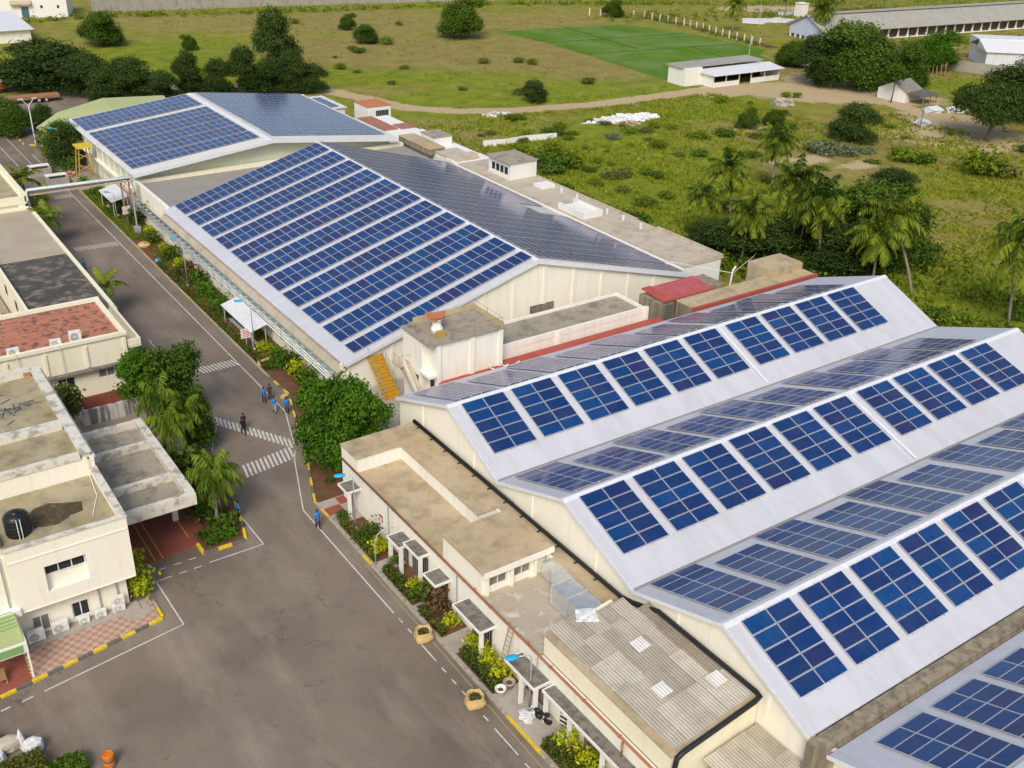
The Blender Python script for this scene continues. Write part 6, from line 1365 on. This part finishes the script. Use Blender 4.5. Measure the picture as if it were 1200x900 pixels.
# fence along the rice field
fn = thing('field_fence', 'line of pale concrete posts with wire round the far side of the rice field', 'fence', (233, 230, 0))
pts = [(222,276),(235,264),(236.5,247),(233,224),(231,207)]
k = 0
for a, b in zip(pts[:-1], pts[1:]):
    a = Vector(a); b = Vector(b); n = int((b-a).length/3.0)
    for i in range(n):
        q = a+(b-a)*(i/n); p = MB(); p.box(q.x-.13, q.x+.13, q.y-.13, q.y+.13, 0, 2.1); p.build('post', MT['white'], fn); k += 1
    p = MB()
    for z in (.6, 1.2, 1.8): p.tube([(*a,z),(*b,z)], .035, 4)
    p.build('wire', MT['rust'], fn)
m = MB(); m.prism([(234,266),(238,266),(240,247),(237,224),(235,206),(231.5,206),(234,224),(236.8,247)], -.2, .02); struct(m.build('brown_bank', MT['soil']))
for x, y, h, l_ in ((212.8,196.7,6.4,'thin pole at the rice field edge behind the farm shed'),(189.8,126.6,5.2,'thin dark pole by the sheets lying near the tiled hut'),(258,236,7,'white pole left of the pale blue gable'),(252,166,6.5,'white pole behind the grey compound wall')):
    p = MB(); p.tube([(x,y,0),(x,y,h)], [.12,.08], 6); tag(p.build('pole', MT['pole'] if x > 200 else MT['kdark']), l_, 'pole')
p = MB(); rr = random.Random(5)
for k in range(9): p.tube([(241+k*.2,166-k*1.0,0),(240.5+k*.3,167-k*1.1,rr.uniform(2,3.4))], .12, 5)
tag(p.build('pole_stack', MT['wood']), 'loose upright timber poles beside the orange-tiled hut', 'poles')
# rubble heap and white strip wall
def rubble(name, cx, cy, rx, ry, h, n, mats, label, sz=(.2,.8), seed=1, cat='rubble heap'):
    r_ = random.Random(seed); m = MB()
    for k in range(n):
        a = r_.random()*2*PI; q = math.sqrt(r_.random()); x = cx+rx*q*math.cos(a); y = cy+ry*q*math.sin(a); s = r_.uniform(*sz)
        z = h*(1-q)*r_.uniform(.5, 1)+.05; m.obox((x,y,z), (s*r_.uniform(.4,1),s*r_.uniform(.3,.8),s*r_.uniform(.15,.4)), r_.random()*3, r_.randrange(len(mats)), r_.uniform(-.5,.5))
    return tag(m.build(name, mats), label, cat)
rubble('rubble_heap', 139, 160.5, 9.5, 2.6, 1.2, 230, [MT['tarp'], MT['sheetw'], MT['white']], 'heap of white broken sheets and rubble in the middle of the meadow', (.25,1.0), 1)
rubble('brick_heap', 137.5, 157.2, 3.6, 2.0, 1.1, 260, [MT['terracotta'], weather('pinkish_rubble', (.44,.32,.25), (.5,.38,.3), (.3,.2,.15), .5, 1), MT['roofpale']], 'pinkish brick rubble in front of the white rubble heap', (.12,.4), 2)
rubble('stone_heap', 119.5, 177, 3.4, 1.6, .5, 60, [MT['sheetw'], MT['roofpale']], 'scatter of pale stones at the edge of the dirt track', (.2,.6), 3)
rubble('thatch_heap', 181, 155.5, 3.0, 2.0, 1.3, 50, [MT['oldtile'], MT['roofpale']], 'low brownish heap in front of the farm shed yard', (.4,1.0), 4)
for x, y, rz, l_ in ((192.5,128.5,.4,'stack of bluish sheets leaning near the dark pole'),(204.5,134.6,-.5,'pale blue sheets lying beside the tiled hut lean-to'),(209.5,132.2,-.7,'pale sheets lying right of the tiled hut lean-to')):
    m = MB(); r_ = random.Random(int(x))
    for k in range(5): m.obox((x+k*.25,y-k*.1,.25+.12*k), (1.6,1.1,.03), rz+.1*k, 0, .25)
    tag(m.build('sheet_stack', MT['sheetw']), l_, 'sheet stack')
rubble('slab_pile', 200, 106, 4, 2, .8, 30, [MT['roofpale'], MT['sheetw']], 'pile of pale slabs under the spreading tree at the right edge', (.6,1.4), 6)
m = MB(); pts = [(103.5,157.5),(108,156.6),(112.5,156.8),(119,155.6)]
for a, b in zip(pts[:-1], pts[1:]):
    a = Vector(a); b = Vector(b); c = (a+b)/2; m.obox((c.x,c.y,.5), ((b-a).length/2-.05,.12,.55), math.atan2(b.y-a.y, b.x-a.x))
tag(m.build('low_wall', MT['white']), 'short low white wall standing alone in the grass behind the penthouse', 'wall')
m = MB(); m.box(283, 291, 248, 251, 0, 1.0); m.prism([(258,243),(262,238),(267,240),(272,237),(279,240),(277,245),(270,246),(264,249)], 0, .3)
tag(m.build('sand_heap', MT['tarp']), 'flat white sand heap beyond the far fence near the palms', 'heap')
m = MB(); m.box(286.2, 289.5, 244, 247, 0, 4.0); m.box(286,289.7,243.8,247.2,4.01,4.2); tag(m.build('water_cistern', MT['white']), 'small white cistern block beside the flat white heap', 'cistern')
m = MB(); r_ = random.Random(8)
for k in range(60):
    x = r_.uniform(61.5, 70); m.tube([(x,230+r_.uniform(0,3),0.1),(x+r_.uniform(-.4,.4),230+r_.uniform(0,3),r_.uniform(1.8,3.2))], .13, 4, r_.randrange(2))
    m.tube([(61.5,230+r_.uniform(0,3),.3+k*.045),(70,230+r_.uniform(0,3),.3+k*.045)], .1, 4, r_.randrange(2))
tag(m.build('crate_stack', [MT['wood'], MT['yscaf']]), 'stack of yellowish timber crates behind the dark tree row', 'crate stack')
m = MB(); m.box(62, 74, 223.5, 226.8, 0, .9); tag(m.build('loading_platform', MT['roofconc']), 'flat concrete platform in front of the yellowish crates', 'platform')
# truck
tr = thing('flatbed_truck', 'brown flatbed lorry with a white cab parked at the left edge beyond the road', 'truck', (38, 229, 0))
F7 = frame((36,230.5), -.06)
m = MB(); fbox(m, F7, 0, 11, -1.3, 1.3, 1.15, 1.4); fbox(m, F7, 0, 11, -1.25, -1.1, .9, 1.15); m.build('deck', MT['truckdeck'], tr)
m = MB(); fbox(m, F7, -3.0, -.2, -1.25, 1.25, .7, 1.7); fbox(m, F7, -2.6, -.2, -1.2, 1.2, 1.7, 3.0); m.build('cab', MT['sheetw'], tr)
m = MB(); fbox(m, F7, -2.7, -.3, -1.27, -1.205, 1.9, 2.7); m.build('cab_window', MT['glass'], tr)
for u in (-2, 7, 8.4):
    for v in (-1.05, 1.05):
        m = MB(); c = F7(u, v-.15, .52); m.lathe(c, [(.3,0),(.52,.02),(.52,.28),(.3,.3)], 14, 0, 'Y'); wh = m.build('wheel', MT['rubber'], tr, True)
        m = MB(); m.lathe(F7(u, v-.16, .52), [(.1,0),(.28,.005)], 12, 0, 'Y'); m.build('hub', MT['pole'], wh)
rt = thing('red_lorry', 'red lorry with a pale canopy behind the brown flatbed at the left edge', 'truck', (32, 242, 0))
m = MB(); m.box(27, 39, 240.7, 243.2, 1.0, 2.4); m.build('body', MT['truckred'], rt); m = MB(); m.box(27, 39.2, 240.6, 243.3, 2.41, 2.75); m.build('canopy', MT['creamw'], rt)
for x in (30, 37):
    m = MB(); m.lathe((x,240.65,.5), [(.3,0),(.5,.02),(.5,.3),(.3,.32)], 14, 0, 'Y'); m.build('wheel', MT['rubber'], rt, True)

# ================================================================ SMALL THINGS
def sack(x, y, label):
    t = thing('straw_sack', label, 'sack', (x, y, 0)); r_ = random.Random(int(x*10+y))
    b = MB(); n = 28; ph = r_.uniform(0, 6)
    prof = [(.52,0),(.68,.08),(.73,.28),(.66,.50),(.57,.70),(.60,.82),(.55,.85),(.48,.74),(.42,.5)]
    b.lathe((0,0,.01), prof, n)
    nv = []
    for vx, vy, vz in b.v:
        a = math.atan2(vy, vx); q = 1+.05*math.cos(4*a+ph)+.05*math.cos(3*a+2*ph)+.05*math.sin(7*a+vz*5)+.03*math.sin(13*a+vz*3); top = max(0, vz-.6)
        nv.append((vx*q+x, vy*q+y, vz*(1-.16*top*(1+math.sin(3*a+ph)))+top*.16*math.sin(5*a)))
    b.v = nv
    b.build('bag', MT['jute'], t, True)
    r2 = np.random.default_rng(int(x*7+y)); a = r2.uniform(0, 6.28, 160); q = np.sqrt(r2.random(160))*.38
    P = np.c_[q*np.cos(a), q*np.sin(a), .58+.12*r2.random(160)]
    leaves('clippings', P, .16, r2.uniform(.1, .7, 160), LF['hedge'], t, rr=r2)
sack(27.95, 49.2, 'straw-coloured sack of clippings opposite the canopy with the square hedges'); sack(27.6, 42.0, 'straw-coloured sack of clippings nearer the bottom, by the white pots')
t = thing('yellow_sack', 'crumpled yellow sack lying in the hall garden near the trestle', 'sack', (35.4, 136.4, .1)); b = MB(); b.lathe((35.4,136.4,.1), [(.8,0),(.9,.25),(.6,.5),(.1,.55)], 9); b.build('bag', MT['jute'], t)
m = MB(); m.lathe((35.3,130.2,.1), [(.5,0),(.4,.2),(.1,.3)], 7); tag(m.build('blue_litter', MT['blue']), 'small blue plastic bundle in the hall garden', 'litter')
m = MB(); m.obox((34.9,95.4,.25), (.7,.25,.15), 1.1, 0, .3); m.obox((35.4,95.2,.5), (.5,.2,.12), .3, 0, -.4); tag(m.build('yellow_rock', MT['jute']), 'angular yellowish rock at the kerb beside the canopy lamp', 'rock')
m = MB(); m.obox((34.0,87.0,.25), (.4,.22,.14), .5, 0, .2); tag(m.build('kerb_stone', MT['jute']), 'yellowish stone at the kerb left of the round tree', 'rock')
def pot(x, y, label, r=.36, h=.55, mt='white'):
    t = thing('plant_pot', label, 'pot', (x, y, .1)); b = MB(); b.lathe((x,y,.1), [(r*.75,0),(r,h*.8),(r*1.08,h*.82),(r*1.08,h),(r*.85,h),(r*.8,h*.75)], 16); b.build('pot', MT[mt], t, True)
    b = MB(); b.lathe((x,y,.1), [(r*.8,h*.72),(.01,h*.8)], 12); b.build('soil', MT['soil'], t)
pot(29.45, 41.75, 'round white pot nearest the road by the second straw sack'); pot(30.3, 42.0, 'round white pot against the wall by the second straw sack', .4, .5, 'pave'); pot(30.1, 36.3, 'tall white pot at the zigzag doorway', .25, .7)
z_ = MB(); z_.box(31.2, 31.24, 36.2, 37.6, .1, 2.2, 0)
for k in range(6): z_.add([(31.195,36.2,.1+.36*k),(31.195,36.9,.35+.36*k),(31.195,36.9,.53+.36*k),(31.195,36.2,.28+.36*k)], [(0,1,2,3)], 1); z_.add([(31.195,36.9,.35+.36*k),(31.195,37.6,.1+.36*k),(31.195,37.6,.28+.36*k),(31.195,36.9,.53+.36*k)], [(0,1,2,3)], 1)
tag(z_.build('striped_shutter', [MT['dark'], MT['wframe']]), 'black and white zigzag striped doorway shutter under the last canopy', 'shutter')
# motorbike
def motorbike(x, y, rz):
    t = thing('motorbike', 'dark motorbike parked on the pavement under the nearer annex street lamp', 'motorbike', (0, 0, 0))
    for u, nm in ((-.65,'wheel'),(.65,'wheel')):
        m = MB()
        ring = [(.30*1+0,0)]
        m.lathe((u,-.05,.31), [(.24,0),(.31,.02),(.31,.08),(.24,.1)], 18, 0, 'Y'); wh = m.build(nm, MT['rubber'], t, True)
        m = MB(); m.lathe((u,-.03,.31), [(.05,0),(.05,.06)], 8, 0, 'Y')
        for k in range(6): a = k*PI/3; m.tube([(u,0,.31),(u+.25*math.cos(a),0,.31+.25*math.sin(a))], .012, 4)
        m.build('spokes', MT['pole'], wh)
    m = MB(); m.tube([(-.65,.07,.31),(-.1,.08,.42),(.2,.05,.5)], .035, 6); m.tube([(-.65,-.07,.31),(-.1,-.08,.42),(.2,-.05,.5)], .035, 6); m.tube([(.2,0,.5),(.42,0,.95)], .04, 6); m.tube([(-.3,0,.7),(.4,0,.85)], .04, 6); m.box(-.2,.22,-.14,.14,.28,.58); m.build('frame', MT['black'], t, True)
    m = MB(); b = MB(); b.lathe((0,0,0), [(.03,-.28),(.13,-.2),(.16,0),(.12,.22),(.03,.3)], 10, 0, 'X'); m.add([(v[0]+.15,v[1],v[2]*.8+.85) for v in b.v], b.f); m.build('fuel_tank', MT['black'], t, True)
    m = MB(); m.ext([(-.16,.76),(.16,.76),(.13,.85),(-.13,.85)], 0, -.75, -.1); m.build('saddle', MT['tankb'], t)
    m = MB(); m.tube([(.42,.05,.95),(.65,.06,.31)], .025, 6); m.tube([(.42,-.05,.95),(.65,-.06,.31)], .025, 6); m.build('fork', MT['pole'], t)
    m = MB(); m.tube([(.3,.36,1.02),(.42,.2,1.05),(.45,0,1.0),(.42,-.2,1.05),(.3,-.36,1.02)], .02, 6); m.build('handlebar', MT['black'], t)
    m = MB(); m.lathe((.5,0,.92), [(.09,-.06),(.1,.04),(.07,.07)], 10, 0, 'X'); m.build('headlight', MT['wframe'], t)
    m = MB(); m.tube([(.1,-.16,.35),(-.3,-.2,.3),(-.85,-.2,.38)], [.03,.045,.055], 7); m.build('exhaust', MT['pole'], t)
    m = MB(); m.box(-.9,-.6,-.08,.08,.55,.62); m.box(.45,.85,-.07,.07,.63,.66); m.build('mudguard', MT['greymet'], t)
    t.location = (x, y, .1); t.rotation_euler = (0, .0, rz)
    return t
motorbike(30.2, 38.5, R(115))
m = MB(); r_ = random.Random(3)
for k in range(8): m.obox((29.75+r_.uniform(-.25,.25),38.9+r_.uniform(-.4,.4),.15+.07*k), (.32,.28,.05), r_.random()*3, 0, .2)
tag(m.build('white_sacking', MT['tarp']), 'heap of white sacking lying beside the parked motorbike', 'sacking')
# orange barrel
t = thing('orange_barrel', 'orange and black traffic barrel at the bottom edge of the yard', 'barrel', (6.5, 49.7, 0))
m = MB(); m.lathe((6.5,49.7,0), [(.36,0),(.36,.25)], 18); m.lathe((6.5,49.7,0), [(.34,.52),(.34,.76)], 18); m.build('dark_band', MT['kdark'], t, True)
m = MB(); m.lathe((6.5,49.7,0), [(.352,.25),(.352,.52)], 18); m.lathe((6.5,49.7,0), [(.35,.76),(.35,.96),(.3,1.0),(.26,1.0),(.24,.97)], 18); m.build('orange_band', MT['orange'], t)
for x, y, s, mt, l_ in ((3.0,53.3,(.6,.5,.45),'tarp','white wrapped bundle at the right of the bottom left pile'),(1.7,54.3,(.8,.5,.4),'roofpale','tan and white bundle in the middle of the bottom left pile'),(.9,55.0,(.5,.5,.5),'blue','blue drum at the left of the bottom left pile'),(.8,53.6,(.7,.6,.35),'sheetw','pale bundle at the front of the bottom left pile')):
    m = MB(); m.lathe((0,0,0), [(.7,0),(1,.15),(1.02,.6),(.9,.92),(.5,1)], 10); r_ = random.Random(int(x*50))
    m.v = [((vx+r_.uniform(-.08,.08))*s[0]+x, (vy+r_.uniform(-.08,.08))*s[1]+y, vz*s[2]*2) for vx, vy, vz in m.v]; tag(m.build('bundle', MT[mt]), l_, 'bundle')
m = MB(); m.lathe((2.5,54.2,0), [(.3,0),(.25,.5),(.05,1.3)], 8); tag(m.build('wrapped_pole', MT['tarp']), 'white wrapped upright cone in the bottom left pile', 'bundle')
# chair in the booth
t = thing('plastic_chair', 'tan chair on the red pavement under the green booth', 'chair', (2.6, 60.3, .13))
m = MB(); m.box(2.3,2.9,60.0,60.6,.55,.6); m.build('seat', MT['wood'], t); m = MB(); m.box(2.3,2.9,60.55,60.6,.61,1.1); m.build('backrest', MT['wood'], t)
for x in (2.33,2.87):
    for y in (60.03,60.57): m = MB(); m.tube([(x,y,.13),(x,y,.55)], .025, 5); m.build('leg', MT['pole'], t)
m = MB()
for k in range(9): m.lathe((4.35,60.25,.13+.16*k), [(.07,0),(.07,.155)], 10, k % 2)
tag(m.build('striped_post', [MT['yellow'], MT['kdark']]), 'black and yellow striped post at the edge of the checkered pavement', 'post')
for x, y, l_ in ((31.47,177.5,'farther pale brick bin at the kerb near the yellow scaffold'),(32.6,171.0,'nearer pale brick bin at the kerb near the yellow scaffold')):
    t = thing('brick_bin', l_, 'bin', (x, y, 0)); m = MB(); ringwall(m, x-1.5, x+1.5, y-1.3, y+1.3, 0, 1.2, .2); m.build('wall', MT['pave'], t); m = MB(); m.box(x-1.6, x+1.6, y+.2, y+1.5, 1.21, 1.3); m.build('lid', MT['white'], t)
rubble('brick_litter', 35.6, 174.5, 1.2, 3, .6, 60, [MT['terracotta'], MT['roofpale'], MT['wood']], 'litter of bricks and planks between the bins and the scaffold', (.12,.4), 11)
m = MB(); ringwall(m, 16.0, 20.9, 91.6, 91.9, 0, 1.6, .12); m.box(16.0, 16.3, 91.91, 94.8, 0, 1.6); tag(m.build('yard_wall', weather('stained_white_wall', (.72,.70,.67), (.76,.74,.71), (.07,.06,.055), .9, .7, True, (.46,.56))), 'low white wall streaked with black stains in the gap behind the office', 'wall')
m = MB(); m.box(15.9, 21.2, 94.85, 95.1, 0, 1.25); tag(m.build('yard_ledge', MT['reds']), 'low reddish wall behind the stained white wall', 'wall')

# ================================================================ PEOPLE
SKIN = plain('skin', (.20, .11, .07), .55); HAIR = plain('black_hair', (.012, .011, .011), .5); SHOE = plain('dark_shoe', (.03, .028, .026), .5)
def skinmesh(name, V, E, Rr, mat, parent, sub=2, extra=None):
    me = bpy.data.meshes.new(name); me.from_pydata(V, E, []); o = bpy.data.objects.new(name, me); COL.objects.link(o)
    md = o.modifiers.new('s', 'SKIN'); md.use_smooth_shade = True
    for i, sv in enumerate(me.skin_vertices[0].data): sv.radius = (Rr[i], Rr[i]) if not isinstance(Rr[i], tuple) else Rr[i]; sv.use_root = (i == 0)
    s = o.modifiers.new('u', 'SUBSURF'); s.levels = sub; s.render_levels = sub
    dg = bpy.context.evaluated_depsgraph_get(); dg.update(); m2 = bpy.data.meshes.new_from_object(o.evaluated_get(dg)); bpy.data.objects.remove(o)
    m2.name = name
    if extra:
        bm = MB(); extra(bm); n0 = len(m2.vertices)
        vs = [tuple(v.co) for v in m2.vertices]+bm.v; fs = [list(p.vertices) for p in m2.polygons]+[[i+n0 for i in f] for f in bm.f]
        m2 = bpy.data.meshes.new(name); m2.from_pydata(vs, [], fs); m2.polygons.foreach_set('use_smooth', [True]*len(m2.polygons))
    m2.materials.clear(); m2.materials.append(mat); q = bpy.data.objects.new(name, m2); COL.objects.link(q); q.parent = parent; return q
def person(x, y, face, label, shirt, trousers, step=.2, swing=.2, s=1.0, arms=None, z=.005):
    t = thing('person', label, 'person', (0, 0, 0))
    hip = (0, 0, .92); kz = .50
    legs = []
    for sd, st in ((1, step), (-1, -step)):
        legs.append([(.0, .09*sd, .88), (st*.62+.03, .095*sd, kz), (st*1.0-.04, .09*sd, .09), (st*1.0+.11, .10*sd, .04)])
    sh = [(.01, .17*sd, 1.40) for sd in (1, -1)]
    A = []
    for sd, sw in ((1, -swing), (-1, swing)):
        if arms: A.append([(.01,.17*sd,1.39),(.06,.24*sd,1.15),(.26,.12*sd,1.12),(.33,.08*sd,1.13)])
        else: A.append([(.01,.17*sd,1.39),(sw*.35,.225*sd,1.13),(sw*.9+.05,.23*sd,.90),(sw*1.05+.08,.225*sd,.80)])
    V = [hip, (0,0,1.1), (0,0,1.30), (.005,0,1.42), (.015,0,1.50), (.03,0,1.58), (.03,0,1.69)]
    Rr = [(.15,.11), (.14,.10), (.165,.11), (.09,.075), .055, (.078,.09), (.07,.085)]; E = [(0,1),(1,2),(2,3),(3,4),(4,5),(5,6)]
    for L in legs:
        b = len(V); V += L; Rr += [.085, .06, .042, .035]; E += [(0,b),(b,b+1),(b+1,b+2),(b+2,b+3)]
    for a in A:
        b = len(V); V += a; Rr += [.055, .043, .03, (.036,.022)]; E += [(2,b),(b,b+1),(b+1,b+2),(b+2,b+3)]
    def extra(bm):
        for sd, a in zip((1, -1), A):
            w = Vector(a[3]); d = (w-Vector(a[2])).normalized(); side = Vector((1,0,0)) if abs(d.z) > .5 else Vector((0,1,0))
            for k, L in enumerate((.072, .082, .076, .06)):
                r0 = w+side*(-.024+.016*k); bm.tube([r0-d*.01, r0+d*L*.55, r0+d*L+Vector((.012,0,-.006))], [.0085,.008,.006], 6)
            bm.tube([w-d*.03+side*.025, w+side*.05+d*.01, w+side*.05+d*.04], [.01,.009,.007], 6)
        h = Vector((.03,0,1.66))
        bm.tube([h+Vector((.07,0,.0)), h+Vector((.105,0,-.03)), h+Vector((.08,0,-.045))], [.008,.014,.009], 6)
        for sd in (1, -1): bm.lathe(h+Vector((0,.082*sd,-.02)), [(.005,-.03),(.018,0),(.005,.03)], 6)
    skinmesh('body', V, E, Rr, SKIN, t, 2, extra)
    f = MB(); h = Vector((.03,0,1.66))
    for sd in (1, -1): f.lathe(h+Vector((.088,.033*sd,.01)), [(.004,-.008),(.011,0),(.004,.008)], 6)
    f.tube([h+Vector((.088,-.025,-.07)), h+Vector((.094,0,-.072)), h+Vector((.088,.025,-.07))], .006, 5); f.build('face_features', plain('dark_features', (.03,.015,.012), .5), t)
    # clothing
    V = [hip, (0,0,1.1), (0,0,1.30), (.005,0,1.41), (0,0,.80)]; Rr = [(.17,.128), (.158,.118), (.182,.126), (.10,.086), (.178,.135)]; E = [(0,1),(1,2),(2,3),(0,4)]
    for a in A:
        b = len(V); V += [a[0], a[1], tuple((Vector(a[1])*.75+Vector(a[2])*.25))]; Rr += [.072, .06, .058]; E += [(2,b),(b,b+1),(b+1,b+2)]
    skinmesh('shirt', V, E, Rr, shirt, t)
    V = [(0,0,.90)]; Rr = [(.158,.12)]; E = []
    for L in legs:
        b = len(V); V += [L[0], L[1], tuple(Vector(L[2])+Vector((0,0,.02)))]; Rr += [.1, .077, .066]; E += [(0,b),(b,b+1),(b+1,b+2)]
    skinmesh('trousers', V, E, Rr, trousers, t)
    for L in legs:
        m = MB(); c = Vector(L[2]); m.obox((c.x+.07, c.y, .04), (.14,.048,.04)); m.obox((c.x+.02, c.y, .085), (.07,.042,.03)); m.build('shoe', SHOE, t)
    m = MB(); b = MB(); b.lathe((0,0,0), [(.095,-.06),(.104,0),(.095,.05),(.06,.09),(.01,.105)], 12); m.add([(v[0]*1.05+.018, v[1]*.9, v[2]+1.69) for v in b.v], b.f); m.build('hair', HAIR, t, True)
    t.location = (x, y, z); t.rotation_euler = (0, 0, face); t.scale = (s, s, s); return t
BLUE = plain('bright_blue_shirt', (.015, .20, .62), .7, 0, .12, 8); NAVY = plain('navy_trousers', (.02, .022, .032), .8); GREYT = plain('pale_trousers', (.40, .40, .42), .8); BLK = plain('black_clothes', (.014, .014, .018), .8); BRN = plain('brown_shirt', (.05, .04, .038), .8)
person(27.43, 65.3, R(-95), 'person in a bright blue shirt walking alone along the white line by the annex', BLUE, NAVY)
person(29.7, 75.9 - 3.2 + 9.5, R(250), 'person in a bright blue shirt nearest the round tree, right of the group of four', BLUE, NAVY, .1) if 0 else person(33.06, 84.2, R(-100), 'person in a bright blue shirt nearest the round tree in the group of four', BLUE, NAVY, .12)
person(32.05, 84.9, R(-105), 'person in a bright blue shirt and pale trousers leading the group of four', BLUE, GREYT, .22)
person(32.0, 87.3, R(-100), 'person in a bright blue shirt at the left of the group of four', BLUE, NAVY, .18); person(32.75, 87.6, R(-110), 'person in dark brown clothes behind the blue shirts in the group of four', BRN, BRN, .15)
person(28.0, 82.6, R(-95), 'person in black clothes crossing at the zebra stripes, the nearer of the two', BLK, BLK, .25); person(28.35, 83.35, R(-95), 'person in black clothes right behind the other one at the zebra stripes', BLK, NAVY, .2)
person(26.3, 131.3, R(80), 'person in a blue shirt walking up the far road beside the dark roof', BLUE, NAVY, .2); person(22.55, 69.9, R(170), 'person in a blue shirt half hidden behind the island palm', BLUE, NAVY, .05)

# ================================================================ LIGHT AND CAMERA
w = bpy.data.worlds.new('World'); sc.world = w; w.use_nodes = True; nt = w.node_tree
SUN_EL, SUN_DIR = 44, (-.68, -.733)
sky = nt.nodes.new('ShaderNodeTexSky'); sky.sky_type = 'NISHITA'; sky.sun_disc = False
sky.sun_elevation = R(SUN_EL); sky.sun_rotation = math.atan2(SUN_DIR[0], SUN_DIR[1]); sky.air_density = 1.2; sky.dust_density = 4.0; sky.ozone_density = .8; sky.altitude = 200
bg_ = nt.nodes['Background']; bg_.inputs['Strength'].default_value = .15; nt.links.new(sky.outputs[0], bg_.inputs['Color'])
ld = bpy.data.lights.new('sun', 'SUN'); ld.energy = 2.2; ld.angle = R(24); ld.color = (1, .955, .88)
lo = bpy.data.objects.new('sun', ld); COL.objects.link(lo); lo.location = (0, 0, 80)
d = Vector((SUN_DIR[0]*math.cos(R(SUN_EL)), SUN_DIR[1]*math.cos(R(SUN_EL)), math.sin(R(SUN_EL)))); lo.rotation_euler = d.to_track_quat('Z', 'Y').to_euler()
cd = bpy.data.cameras.new('camera'); cam = bpy.data.objects.new('camera', cd); COL.objects.link(cam); sc.camera = cam
Rt, Dn, Fw = Vector((.823494,-.566678,.02709)), Vector((-.243804,-.396604,-.885022)), Vector((.512267,.722206,-.464759))
cam.matrix_world = Matrix.Translation((0, 0, 50)) @ Matrix((Rt, -Dn, -Fw)).transposed().to_4x4()
cd.sensor_width = 36; cd.lens = 36.517; cd.clip_start = .5; cd.clip_end = 6000
sc.view_settings.view_transform = 'Standard'; sc.view_settings.look = 'None'; sc.view_settings.exposure = 0
